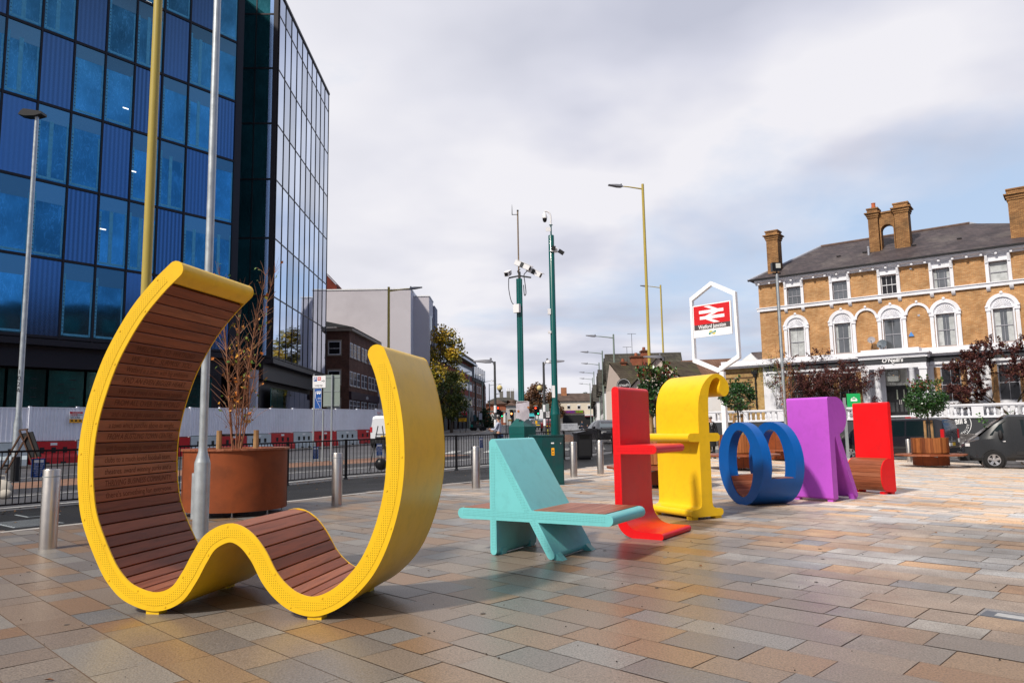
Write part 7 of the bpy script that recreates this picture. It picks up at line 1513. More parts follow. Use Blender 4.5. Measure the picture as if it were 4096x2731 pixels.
def lollipop(x, y, z0, lab, R_, zc, shoot, seed, hx=1.):
    r = random.Random(seed); t = thing('round_headed_tree', lab, 'tree', (x, y, z0), 0, 'small clipped evergreen trees in the planters')
    mb = MB(); mb.tube([(0, 0, 1.0), (.01, 0, 1.6), (0, .01, zc-R_*.5), (0, 0, zc)], [.03, .027, .024, .015], M_bark, n=8)
    tips = []
    for k in range(9): d = (rdir(r)+Vector((0, 0, .5))).normalized(); branch(mb, (0, 0, zc-R_*.45), d, R_*.75, .012, r, 1, tips, M_bark, n=3)
    one(mb, 'trunk', t)
    mb = MB(); cl = [rdir(r) for _ in range(34)]
    for k in range(int(2600*R_*R_/.3)):
        c = cl[r.randrange(34)]; d = (c+rdir(r)*.42).normalized(); rad = R_*(.55+.45*r.random()**.5)*(1+.12*sin(c.x*9+c.y*5)); p = Vector((d.x*rad*hx, d.y*rad*hx, zc+d.z*rad*.92))
        leaf(mb, p, r.uniform(.05, .095), r, M_pho, min(.8, max(0, r.gauss(.40, .2))), up=.2)
    for k in range(shoot):
        a = r.uniform(0, 6.28); q = r.random()**.5*R_*.85; p = Vector((cos(a)*q, sin(a)*q, zc+math.sqrt(max(.01, R_*R_-q*q))*.8)); L = r.uniform(.12, .42); dr = (Vector((0, 0, 1))+rdir(r)*.25+Vector((cos(a), sin(a), 0))*.3).normalized()
        mb.tube([p, p+dr*L], [.005, .003], M_pho, n=3, a=.9, caps=False)
        for j in range(int(L*34)): leaf(mb, p+dr*L*(.25+.75*r.random()), r.uniform(.06, .11), r, M_pho, r.choice([.4, .6, .7, .86, .95]), up=.9)
    one(mb, 'crown', t, smooth=0, attr='leaf')
(x, y) = TREE_P[0]; lollipop(x, y, .03, 'tall clipped evergreen with red shoots rising between the red T and the yellow F', .50, 2.12, 60, 1, .95)
(x, y) = TREE_P[1]; lollipop(x, y, zg(x, y)+.03, 'round clipped evergreen tree standing above the blue letter O', .50, 2.22, 6, 2)
(x, y) = TREE_P[2]; lollipop(x, y, zg(x, y)+.03, 'round clipped evergreen with reddish shoots above the free standing slatted planter', .68, 2.45, 40, 3)
def birch(x, y, z0, z1, H, lab, seed, stems, leaves, spread=.32):
    r = random.Random(seed); t = thing('birch_tree', lab, 'tree', (x, y, z0)); mb = MB(); tips = []; allp = []
    for k in range(stems):
        a = 6.28*k/stems+r.uniform(-.3, .3); d = Vector((cos(a)*spread*r.uniform(.3, 1), sin(a)*spread*r.uniform(.3, 1), 1)).normalized(); L = H*r.uniform(.62, 1.0); pts = [Vector((cos(a)*.05, sin(a)*.05, z1-.1))]; n = 12; dd = d.copy()
        for i in range(n): dd = (dd+rdir(r)*.05+Vector((0, 0, .045))).normalized(); pts.append(pts[-1]+dd*L/n)
        r0 = r.uniform(.009, .017); mb.tube(pts, [r0*(1-.85*i/n)+.002 for i in range(n+1)], M_birch, n=6, caps=False)
        for i in range(2, n+1):
            for j in range(5):
                nd = (dd+rdir(r)*.75+Vector((0, 0, .35))).normalized(); p = pts[i]; q = [p]; L2 = r.uniform(.25, .6)*(1.2-i/n*.6)
                for s in range(4): nd = (nd+rdir(r)*.14-Vector((0, 0, .05))).normalized(); q.append(q[-1]+nd*L2/4)
                mb.tube(q, [.0045, .0035, .003, .0025, .0015], M_birch, n=3, caps=False); allp += q[2:]
    one(mb, 'stems', t)
    mb = MB()
    for k in range(leaves): p = r.choice(allp); leaf(mb, p, r.uniform(.04, .085), r, M_bleaf, r.random(), up=-.3, narrow=.36)
    one(mb, 'leaves', t, smooth=0, attr='leaf')
birch(-4.84, 13.0, .03, 1.05, 3.4, 'bare multi stemmed birch with a few orange leaves in the large rusty planter', 5, 7, 230, .2)
birch(11.2, 30.3, zg(11.2, 30.3), 1.3, 3.6, 'thin bare birch in front of the pub, in the planter behind the blue rings', 6, 3, 50, .12)
# dark red trees in front of the pub
M_dred = leaf_mat('dark_red_leaf', [(0, (.030, .008, .008)), (.5, (.085, .020, .018)), (.85, (.16, .045, .03)), (1, (.20, .16, .03))], rough=.7)
def pub_tree(x, z0, lab, seed, lean, H, stems, nleaf, wide):
    v = Matrix.Translation(Vector(P0))@Matrix.Rotation(-R(PH), 4, 'Z')@Vector((x, -1.6, z0)); r = random.Random(seed); t = thing('purple_leaved_tree', lab, 'tree', v, PH)
    mb = MB(); tips = []
    for k in range(stems): d = Vector((lean+r.uniform(-.55, .55)*wide, r.uniform(-.3, .3), 1)).normalized(); branch(mb, (r.uniform(-.15, .15), 0, 0), d, H*.42, .11 if stems < 3 else .06, r, 4, tips, M_barkd, spread=.75*wide, bend=.2, n=5, kids_=(3, 4), shrink=.70, up=.12)
    one(mb, 'trunk', t); mb = MB()
    for k in range(nleaf): tp = r.choice(tips); p = r.choice(tp[2][1:])+rdir(r)*r.uniform(0, .10); leaf(mb, p, r.uniform(.05, .11), r, M_dred, min(1, abs(r.gauss(.4, .25))), up=.1, narrow=.5)
    one(mb, 'foliage', t, smooth=0, attr='leaf')
pub_tree(-5.0, 1.0, 'dark red leaved tree left of the pub porch', 11, -.05, 5.6, 6, 20000, 1.25)
pub_tree(6.3, 1.4, 'dark red leaved tree with a leaning trunk right of the pub porch', 14, -.5, 6.4, 3, 28000, 1.4)
M_ivy = leaf_mat('ivy_leaf', [(0, (.02, .04, .01)), (.6, (.06, .10, .02)), (1, (.28, .26, .04))])
v = Matrix.Translation(Vector(P0))@Matrix.Rotation(-R(PH), 4, 'Z')@Vector((-7.6, -1.0, 1.6)); t = thing('climbing_shrub', 'sparse yellowing climber at the left corner of the pub behind the floodlight mast', 'shrub', v, PH); r = random.Random(4); mb = MB(); tips = []
for k in range(6): branch(mb, (r.uniform(-.6, .6), 0, 0), (r.uniform(-.3, .3), 0, 1), 2.1, .02, r, 3, tips, M_barkd, spread=.6, n=4)
one(mb, 'stems', t); mb = MB()
for k in range(1600): tp = r.choice(tips); leaf(mb, r.choice(tp[2])+rdir(r)*.08, r.uniform(.05, .1), r, M_ivy, r.random(), up=0)
one(mb, 'leaves', t, smooth=0, attr='leaf')
M_grn = leaf_mat('hedge_leaf', [(0, (.015, .05, .010)), (.6, (.035, .11, .018)), (1, (.09, .20, .03))])
g = at(4085, 1690, 31.5); t = thing('leafy_bush', 'bright green leafy bush at the right edge above the parked van', 'bush', (g[0]+.3, 31.5, zg(g[0], 31.5))); r = random.Random(8); mb = MB(); tips = []
for k in range(10): branch(mb, (r.uniform(-.5, .5), 0, 0), (r.uniform(-.9, .6), r.uniform(-.2, .4), 1), 1.1, .02, r, 2, tips, M_bark, spread=.7, n=4)
one(mb, 'stems', t); mb = MB()
for k in range(2400): tp = r.choice(tips); leaf(mb, r.choice(tp[2])+rdir(r)*.12, r.uniform(.06, .12), r, M_grn, r.random())
one(mb, 'leaves', t, smooth=0, attr='leaf')
# trees of the street
def cloud_tree(name, lab, x, y, H, zlo, rx, seed, stops, n, ls, cat='tree', trunk=.2, shape=None, bark=None, rz=None):
    r = random.Random(seed); z0 = zg(x, y); t = thing(name, lab, cat, (x, y, z0)); m = leaf_mat(name+'_leaf', stops); bark = bark or M_bark
    mb = MB(); tips = []; mb.tube([(0, 0, -.2), (.05, 0, H*.35), (0, .05, H*.6)], [trunk, trunk*.7, trunk*.4], bark, n=8)
    cl = []
    for k in range(30):
        f = r.random(); z = zlo+(H-zlo)*f; w = rx*(shape(f) if shape else math.sqrt(max(.05, 1-(2*f-1)**2))); a = r.uniform(0, 6.28); q = r.random()**.5*w; c = Vector((cos(a)*q, sin(a)*q, z)); cl.append((c, r.uniform(.22, .42)*rx*(.5 if shape else 1), r.uniform(-.25, .25)))
        mb.tube([(0, 0, min(H*.58, z*.6)), tuple((c+Vector((0, 0, min(H*.58, z*.6))))/2+Vector((0, 0, .2))), tuple(c)], [trunk*.3, trunk*.18, trunk*.06], bark, n=4, caps=False)
    one(mb, 'trunk', t); mb = MB()
    for k in range(n): c, q, ca = cl[r.randrange(30)]; d = rdir(r); p = c+d*q*(.35+.75*r.random()); leaf(mb, p, ls*r.uniform(.7, 1.4), r, m, min(1, max(0, .5+ca+r.uniform(-.25, .25)+d.z*.1)), up=0, narrow=.5)
    one(mb, 'crown', t, smooth=0, attr='leaf'); return t
AUT = [(0, (.06, .08, .008)), (.35, (.16, .15, .010)), (.6, (.36, .25, .012)), (.85, (.50, .30, .015)), (1, (.50, .22, .02))]
cloud_tree('autumn_tree', 'tall yellow and green autumn tree beside the rendered block on the left of the street', -8.9, 91, 12.0, 2.6, 3.3, 31, AUT, 8000, .24, rz=4)
cloud_tree('autumn_tree', 'smaller greener autumn tree below the tall yellow one', -7.0, 84, 6.5, 2.0, 2.0, 32, [(0, (.03, .055, .008)), (.6, (.07, .10, .012)), (1, (.2, .17, .02))], 3500, .2)
CON = [(0, (.006, .022, .014)), (.5, (.014, .045, .028)), (1, (.03, .075, .04))]
def conifer(x, y, H, w, lab, seed):
    r = random.Random(seed); t = thing('conifer_tree', lab, 'tree', (x, y, zg(x, y))); m = bpy.data.materials.get('conifer_leaf') or leaf_mat('conifer_leaf', CON)
    mb = MB(); mb.tube([(0, 0, 0), (0, 0, H)], [.35, .04], M_barkd, n=6); mbl = MB(); z = H*.15
    while z < H*.97:
        f = 1-(z/H); L = w*(f**.75)*r.uniform(.75, 1.15)
        for k in range(7):
            a = r.uniform(0, 6.28); p = Vector((0, 0, z)); q = Vector((cos(a)*L, sin(a)*L, z+L*.12-.3)); mb.tube([p, q], [.06, .02], M_barkd, n=3, caps=False)
            for j in range(34): s = r.random(); c = p+(q-p)*s+Vector((r.uniform(-.35, .35), r.uniform(-.35, .35), r.uniform(-.3, .1)))*(1.1-s*.6); leaf(mbl, c, r.uniform(.35, .7), r, m, r.random(), up=-.15, narrow=.22)
        z += H*.05
    one(mb, 'trunk', t); one(mbl, 'foliage', t, smooth=0, attr='leaf')
Y = 235.; conifer((2337-2048)/FPX*Y, Y, at(2337, 1519, Y)[2]-zg(0, Y), 6.5, 'tall dark cedar standing behind the cream shop building', 3); conifer((2379-2048)/FPX*Y, Y, at(2379, 1540, Y)[2]-zg(0, Y), 4.0, 'smaller dark cedar right of the tall cedar', 4); conifer((2150-2048)/FPX*200, 200, at(2150, 1570, 200)[2]-zg(0, 200), 2.5, 'small dark cedar above the brown autumn trees', 6)
BRN = [(0, (.06, .025, .012)), (.5, (.13, .055, .022)), (1, (.20, .11, .03))]
cloud_tree('brown_autumn_tree', 'broad rusty brown autumn tree at the end of the street', (2150-2048)/FPX*190, 190, 9.5, 1.0, 4.6, 41, BRN, 3800, .45); cloud_tree('brown_autumn_tree', 'smaller rusty tree right of the broad brown one', (2200-2048)/FPX*205, 205, 9.8, 2.0, 3.2, 42, BRN, 2000, .45)
cloud_tree('dark_evergreen', 'dark green tree left of the rusty brown tree', (2118-2048)/FPX*195, 195, 8.0, 1.0, 2.4, 43, [(0, (.01, .025, .01)), (1, (.03, .06, .02))], 1800, .4)
cloud_tree('street_hedge', 'dark green hedge between the russet offices and the red brick hall', (1938-2048)/FPX*124, 124, 3.0, .3, 1.9, 44, [(0, (.008, .025, .010)), (1, (.03, .07, .02))], 2200, .22, cat='hedge', trunk=.1)
# fallen leaves
M_fall = leaf_mat('fallen_leaf', [(0, (.10, .035, .015)), (.5, (.22, .09, .03)), (1, (.35, .2, .05))]); r = random.Random(77); mb = MB()
def flatleaf(x, y, z, s, a):
    ang = r.uniform(0, 6.28); c, s_ = cos(ang)*s, sin(ang)*s; mb.add([(x-c, y-s_, z+.004), (x+s_*.4, y-c*.4, z+.012), (x+c, y+s_, z+.006), (x-s_*.45, y+c*.45, z+.016)], [(0, 1, 2, 3)], M_fall, a)
for k in range(420):
    x, y = r.uniform(-9, 12), r.uniform(3.2, 30)
    if abs(x) > y*.75: continue
    on = inside(x, y)
    if on and r.random() > .16: continue
    flatleaf(x, y, zg(x, y)+(.036 if on else .014), r.uniform(.015, .04), r.random())
for k in range(160):
    i = r.randrange(5); a_, b_ = np.array(FP[i][:2]), np.array(FP[i+1][:2]); p = a_+(b_-a_)*r.random()+np.array([r.uniform(-.4, .3), r.uniform(-1.2, .3)]); flatleaf(p[0], p[1], zg(*p)+.014, r.uniform(.02, .045), r.random())
for k in range(500): x, y = r.uniform(-8, -3.5), r.uniform(80, 98); flatleaf(x, y, zg(x, y)+.12, r.uniform(.05, .1), r.random())
tag(one(mb, 'fallen_leaves', smooth=0, attr='leaf'), 'brown leaves scattered over the tarmac and paving', 'leaves', kind='stuff')
M_grit = mat('grit', (.03, .022, .018), .9); mb = MB()
for k in range(260):
    x, y = r.uniform(-5, 8), r.uniform(3.3, 16)
    if inside(x, y) and abs(x) < y*.8: s = r.uniform(.003, .009); mb.add([(x-s, y, .037), (x, y-s*.6, .037), (x+s, y, .037), (x, y, .037+s)], [(0, 1, 3), (1, 2, 3), (2, 0, 3)], M_grit)
tag(one(mb, 'paving_grit', smooth=0), 'specks of dark grit lying on the paving', 'grit', kind='stuff')
# drain grates and a service cover
g = gp(150, 2062)
for i, (u, v, w, l) in enumerate(((150, 2061, .34, .26), (110, 2095, .55, .35))):
    p = gp(u, v); t = thing('drain_grate', ('smaller' if i == 0 else 'larger')+' steel drain grate in the tarmac behind the left bollard', 'drain', (p[0], p[1], zg(*p[:2])+.014), 40)
    mb = MB(); mb.box(-w, w, -l, l, 0, .006, M_galvd); one(mb, 'frame', t, smooth=0)
    for k in range(9): mb = MB(); x = -w+.05+k*(2*w-.1)/8; mb.box(x-.012, x+.012, -l+.03, l-.03, .0062, .012, M_dk); one(mb, 'slot', t, smooth=0)
p = gp(4040, 2486); t = thing('service_cover', 'small slate grey service cover set in the paving at the right edge', 'cover', (p[0], p[1], .037), 46)
mb = MB(); mb.box(-.16, .4, -.085, .085, -.01, .001, mat('cover_grey', (.09, .10, .12), .4)); one(mb, 'plate', t, smooth=0); mb = MB(); mb.box(-.08, .36, -.045, .045, .0012, .004, mat('worn_concrete', (.38, .38, .38), .8, var=.2, vscale=9)); one(mb, 'infill', t, smooth=0)

M_gum = mat('flattened_gum', (.30, .29, .28), .8); M_stn = mat('dark_spot', (.10, .085, .075), .7); mb = MB(); r = random.Random(5)
for k in range(170):
    x, y = r.uniform(-5, 10), r.uniform(3.4, 20)
    if not inside(x, y) or abs(x) > y*.8: continue
    s = r.uniform(.010, .024); n = 8; mb.add([(x+s*cos(2*pi*i/n)*r.uniform(.7, 1.2), y+s*sin(2*pi*i/n)*r.uniform(.7, 1.2), .0375) for i in range(n)], [tuple(range(n))], r.choice([M_gum, M_stn, M_stn]))
tag(one(mb, 'gum_spots', smooth=0), 'flattened gum and dark spots trodden into the paving', 'gum', kind='stuff')
# ================================================================ vehicles
M_cg = mat('car_glass', (.004, .010, .012), .08, .0, spec=.35); M_tyre = mat('tyre', (.014, .014, .015), .85); M_alloy = mat('alloy_wheel', (.42, .42, .44), .3, .8); M_trim = mat('black_plastic_trim', (.020, .020, .022), .6)
def carpaint(name, c): return mat(name, c, .25, .2, coat=.45, var=.06, vscale=2)
def wheel(parent, x, y, r, w, side, name='wheel', spokes=5, detail=True):
    mb = MB(); mb.lathe([(r*.62, -w/2), (r*.93, -w/2), (r, -w/2+.03), (r, w/2-.03), (r*.93, w/2), (r*.62, w/2)], M_tyre, n=28); o = one(mb, name, parent); o.location = (x, y, r); o.rotation_euler = (pi/2 if side < 0 else -pi/2, 0, 0)
    mb = MB(); z = w/2-.02; mb.lathe([(r*.61, z-.12), (r*.63, z), (r*.56, z+.004), (r*.55, z-.10), (0, z-.10)], M_dk, n=24)
    if detail:
        for k in range(spokes):
            a = 2*pi*k/spokes; c, s = cos(a), sin(a); mb.add([(c*.03-s*.03, s*.03+c*.03, z-.01), (c*.03+s*.03, s*.03-c*.03, z-.01), (c*r*.58+s*.035, s*r*.58-c*.035, z-.005), (c*r*.58-s*.035, s*r*.58+c*.035, z-.005)], [(0, 1, 2, 3)], M_alloy)
        mb.lathe([(r*.56, z-.002), (r*.61, z+.006)], M_alloy, n=24); mb.lathe([(.05, z-.01), (.04, z+.01), (0, z+.012)], M_alloy, n=12)
    one(mb, 'rim', o)
def vehicle(name, label, cat, loc, heading, paint_, sect, wheels, r, glass, lights, half, extra=None, group=None):
    """sect: stations along the length (x, sill z, belt z, roof z, half width at sill, at belt, at roof). local +y is the front, x across"""
    t = thing(name, label, cat, loc, heading, group); mb = MB(); vs = []; n = len(sect)
    for (y, zs, zb, zr, ws, wb, wr) in sect:
        vs += [(-ws*.92, y, zs), (-ws, y, zs+.10), (-wb, y, zb), (-wr, y, max(zb+.01, zr-.07)), (-wr*.82, y, max(zb+.012, zr)), (wr*.82, y, max(zb+.012, zr)), (wr, y, max(zb+.01, zr-.07)), (wb, y, zb), (ws, y, zs+.10), (ws*.92, y, zs)]
    fs = []
    for i in range(n-1):
        for j in range(10): fs.append((i*10+j, i*10+(j+1) % 10, (i+1)*10+(j+1) % 10, (i+1)*10+j))
    fs += [tuple(range(10))[::-1], tuple((n-1)*10+j for j in range(10))]; mb.add(vs, fs, paint_); body = one(mb, 'body', t, smooth=28)
    for (x, y) in wheels:
        mb = MB(); mb.lathe([(r*1.17, -.05), (r*1.17, .018), (r*1.10, .020), (r*1.10, .004), (0, .004)], M_blkm, n=26, caps=False); o = one(mb, 'wheel_arch', t); o.location = (x*1.0, y, r*1.0); o.rotation_euler = (0, (pi/2 if x > 0 else -pi/2), 0)
        mbw = MB(); mbw.lathe([(r*.62, -.1), (r*.94, -.1), (r, -.07), (r, .07), (r*.94, .1), (r*.62, .1)], M_tyre, n=28, caps=False); w = one(mbw, 'wheel', t); sx = 1 if x > 0 else -1; w.location = (x-sx*.065+sx*.03, y, r); w.rotation_euler = (0, sx*pi/2, 0)
        mbr = MB(); z = .09; mbr.lathe([(r*.62, z-.1), (r*.62, z), (r*.56, z), (r*.55, z-.07), (0, z-.07)], M_dk, n=22, caps=False)
        for k in range(5):
            a = 2*pi*k/5; c, s = cos(a), sin(a); mbr.add([(c*.02-s*.035, s*.02+c*.035, z-.02), (c*.02+s*.035, s*.02-c*.035, z-.02), (c*r*.57+s*.05, s*r*.57-c*.05, z), (c*r*.57-s*.05, s*r*.57+c*.05, z)], [(0, 1, 2, 3)], M_alloy)
        mbr.lathe([(r*.55, z+.001), (r*.62, z+.004)], M_alloy, n=22, caps=False); mbr.lathe([(.06, z-.02), (.05, z), (0, z+.002)], M_alloy, n=12); one(mbr, 'rim', w)
    for nm, quadpts, m in glass: mb = MB(); mb.add(quadpts, [tuple(range(len(quadpts)))], m); one(mb, nm, t, smooth=0)
    for nm, b, m in lights: mb = MB(); mb.box(*b, m); one(mb, nm, t, smooth=0)
    return t
def side_glass(ys, z0, z1, sect, name='side_window', m=M_cg, out=.006):
    """panes on both flanks following the body between belt and roof"""
    res = []
    def w(y, z):
        for a, b in zip(sect[:-1], sect[1:]):
            if a[0] <= y <= b[0]:
                f = (y-a[0])/(b[0]-a[0]+1e-9); zb = a[2]+(b[2]-a[2])*f; zr = a[3]+(b[3]-a[3])*f-.07; wb = a[5]+(b[5]-a[5])*f; wr = a[6]+(b[6]-a[6])*f; k = (z-zb)/(zr-zb+1e-9); return wb+(wr-wb)*k
        return sect[0][5]
    for pts in ys:
        for s in (-1, 1): res.append((name, [(s*(w(y, z)+out), y, z) for y, z in pts], m))
    return res
# dark people carrier seen from behind
M_van1 = carpaint('dark_graphite_paint', (.012, .012, .017)); M_van2 = carpaint('dark_grey_paint', (.016, .017, .019))
S1 = [(-2.52, .42, 1.0, 1.50, .90, .93, .80), (-2.45, .35, 1.05, 1.86, .93, .95, .80), (-2.2, .30, 1.05, 1.94, .94, .96, .78), (.9, .30, 1.05, 1.94, .94, .96, .78), (1.35, .30, 1.05, 1.74, .94, .95, .72), (1.95, .30, 1.02, 1.14, .93, .90, .70), (2.45, .32, .92, .94, .88, .80, .6), (2.56, .40, .75, .77, .80, .7, .5)]
pr = gp(3782, 1849); hd = -41; ax = heading_vec(hd); ex = np.array([cos(R(hd)), -sin(R(hd)), 0]); c = pr+ex*.93+ax*2.5; c[2] = zg(c[0], c[1])
gl = side_glass([[(-2.2, 1.12), (-.95, 1.12), (-.95, 1.80), (-2.12, 1.80)], [(-.88, 1.12), (.35, 1.12), (.35, 1.80), (-.88, 1.80)], [(.45, 1.12), (1.35, 1.12), (1.1, 1.72), (.45, 1.78)]], 0, 0, S1)
gl += [('rear_window', [(-.74, -2.50, 1.12), (.74, -2.50, 1.12), (.68, -2.475, 1.80), (-.68, -2.475, 1.80)], M_cg)]
gl = [g_ if g_[0] != 'rear_window' else ('rear_window', [(-.76, -2.512, 1.12), (.76, -2.512, 1.12), (.68, -2.475, 1.78), (-.68, -2.475, 1.78)], M_cg) for g_ in gl]
M_tl = mat('tail_lamp_red', (.45, .01, .015), .2, coat=.5); M_tlw = mat('tail_lamp_clear', (.6, .6, .62), .2); M_plate = mat('plate_yellow', (.75, .48, .03), .5)
van1 = vehicle('people_carrier', 'dark graphite people carrier parked behind the right planter, seen from the rear', 'van', c, hd, M_van1, S1, [(.93, 1.6), (-.93, 1.6), (.93, -1.6), (-.93, -1.6)], .33, gl,
    [('tail_lamp', (-.955, -.80, -2.54, -2.40, 1.0, 1.42), M_tl), ('tail_lamp', (.80, .955, -2.54, -2.40, 1.0, 1.42), M_tl), ('lamp_lens', (-.95, -.82, -2.55, -2.42, .82, .995), M_tlw), ('lamp_lens', (.82, .95, -2.55, -2.42, .82, .995), M_tlw), ('number_plate', (-.05, .28, -2.56, -2.53, .68, .82), M_plate), ('number_plate', (-.38, -.07, -2.56, -2.53, .68, .82), M_white), ('bumper', (-.92, .92, -2.60, -2.40, .32, .58), M_trim), ('side_moulding', (-.965, -.95, -1.15, 1.1, .55, .66), M_trim), ('door_handle', (-.985, -.955, -.2, .0, 1.0, 1.03), M_trim)], .95)
mb = MB(); mb.box(-.42, .34, -2.555, -2.52, .86, .90, M_alloy); one(mb, 'tailgate_trim', van1); mb = MB(); mb.tube([(-.05, -2.53, 1.30), (.3, -2.545, 1.27)], .012, M_blkm, n=6); one(mb, 'rear_wiper', van1)
mb = MB(); z_ = 1.0; mb.prism([(-.03, z_-.09), (.05, z_-.07), (.02, z_-.02), (.05, z_+.03), (.0, z_+.09), (-.05, z_+.06), (-.0, z_+.01), (-.04, z_-.04)], -2.53, -2.515, M_alloy); one(mb, 'badge', van1)
# second van, nose to the left
S2 = [(-2.4, .35, 1.08, 1.90, .92, .94, .80), (1.0, .30, 1.10, 1.95, .94, .95, .78), (1.45, .30, 1.10, 1.66, .94, .94, .74), (1.95, .30, 1.06, 1.20, .94, .90, .70), (2.25, .30, .98, 1.02, .92, .86, .66), (2.45, .34, .80, .84, .86, .80, .6), (2.52, .42, .62, .65, .80, .72, .5)]
hd = -62; fx, fy = 17.35, 27.0; ax = heading_vec(hd); ex = np.array([cos(R(hd)), -sin(R(hd)), 0]); c = np.array([fx, fy, 0])+ex*.93-ax*1.55; c[2] = zg(fx, fy)
gl = side_glass([[(1.62, 1.22), (.55, 1.18), (.55, 1.76), (1.12, 1.72), (1.3, 1.6)], [(.46, 1.18), (-.9, 1.16), (-.9, 1.78), (.46, 1.78)]], 0, 0, S2)
gl += [('windscreen', [(-.72, 1.98, 1.22), (.72, 1.98, 1.22), (.66, 1.15, 1.87), (-.66, 1.15, 1.87)], M_cg)]
van2 = vehicle('panel_van', 'dark grey van parked at the right edge with its nose pointing left', 'van', c, hd, M_van2, S2, [(.93, 1.55), (-.93, 1.55), (.93, -1.6), (-.93, -1.6)], .33, gl,
    [('headlamp', (-.90, -.70, 2.26, 2.40, .82, .93), M_tlw), ('headlamp', (.70, .90, 2.26, 2.40, .82, .93), M_tlw), ('front_bumper', (-.90, .90, 2.30, 2.60, .30, .60), M_trim), ('side_moulding', (-.965, -.945, -.95, .85, .52, .64), M_trim), ('sill_step', (-1.0, -.93, -.9, .9, .28, .32), M_alloy), ('side_repeater', (-.955, -.94, 1.15, 1.24, .98, 1.01), M_white)], .95)
for s in (-1, 1): mb = MB(); mb.sphere((s*1.05, 1.3, 1.24), .13, M_trim, sc=(.8, .6, 1.3)); one(mb, 'door_mirror', van2, smooth=60)
# black car facing the camera
def car(name, label, loc, hd, p, group=None, rear=False, sc=1.):
    S = [(-2.1, .40, .80, .84, .78, .78, .6), (-1.95, .30, .92, 1.0, .86, .86, .66), (-1.3, .26, .95, 1.36, .88, .88, .60), (-.2, .24, .95, 1.46, .88, .88, .58), (.45, .24, .94, 1.36, .88, .87, .58), (1.05, .24, .93, .98, .87, .84, .62), (1.85, .26, .78, .80, .84, .78, .6), (2.08, .34, .62, .64, .76, .70, .5)]
    g_ = side_glass([[(-1.45, 1.0), (-.35, 1.0), (-.35, 1.36), (-1.25, 1.30)], [(-.28, 1.0), (.85, .99), (.42, 1.28), (-.28, 1.37)]], 0, 0, S)
    g_ += [('windscreen', [(-.68, 1.04, 1.0), (.68, 1.04, 1.0), (.54, .47, 1.34), (-.54, .47, 1.34)], M_cg if rear else M_wsc), ('rear_window', [(-.66, -1.93, 1.02), (.66, -1.93, 1.02), (.54, -1.34, 1.33), (-.54, -1.34, 1.33)], M_cg)]
    t = vehicle(name, label, 'car', loc, hd, p, S, [(.86, 1.3), (-.86, 1.3), (.86, -1.3), (-.86, -1.3)], .31, g_, [('headlamp', (-.80, -.52, 1.82, 1.98, .62, .76), M_tlw), ('headlamp', (.52, .80, 1.82, 1.98, .62, .76), M_tlw), ('grille', (-.42, .42, 1.98, 2.08, .42, .60), M_trim), ('number_plate', (-.26, .26, 2.10, 2.125, .36, .47), M_white), ('tail_lamp', (-.84, -.6, -2.06, -1.92, .72, .9), M_tl), ('tail_lamp', (.6, .84, -2.06, -1.92, .72, .9), M_tl), ('rear_plate', (-.26, .26, -2.13, -2.105, .55, .66), M_plate)], .88, group=group)
    for s in (-1, 1): mb = MB(); mb.sphere((s*.98, .72, 1.0), .11, p, sc=(1, .6, .75)); one(mb, 'door_mirror', t, smooth=60)
    if sc != 1: t.scale = (sc,)*3
    return t
M_wsc = mat('windscreen_reflecting', (.14, .17, .19), .08, .4)
g = gx(2416, 47); car('parked_car', 'black car facing the square behind the litter bin', g, 172, carpaint('black_car_paint', (.006, .006, .009)))
cars = [(2118, 135, 0, (.30, .42, .55), 'pale blue car driving away in the middle of the street'), (2132, 122, 0, (.03, .02, .03), 'dark car with red tail lights beside the pale blue one'), (2152, 104, 8, (.10, .12, .13), 'grey saloon driving away right of the keep left bollard'), (2164, 125, 8, (.25, .26, .28), 'silver car ahead of the grey saloon'), (2187, 92, 4, (.22, .02, .02), 'dark red car between the globe column and the second teal mast')]
for u, D, hd, c_, lab in cars: car('moving_car', lab, gx(u, D), hd, carpaint('car_paint', c_), 'cars driving on the far street', rear=True)
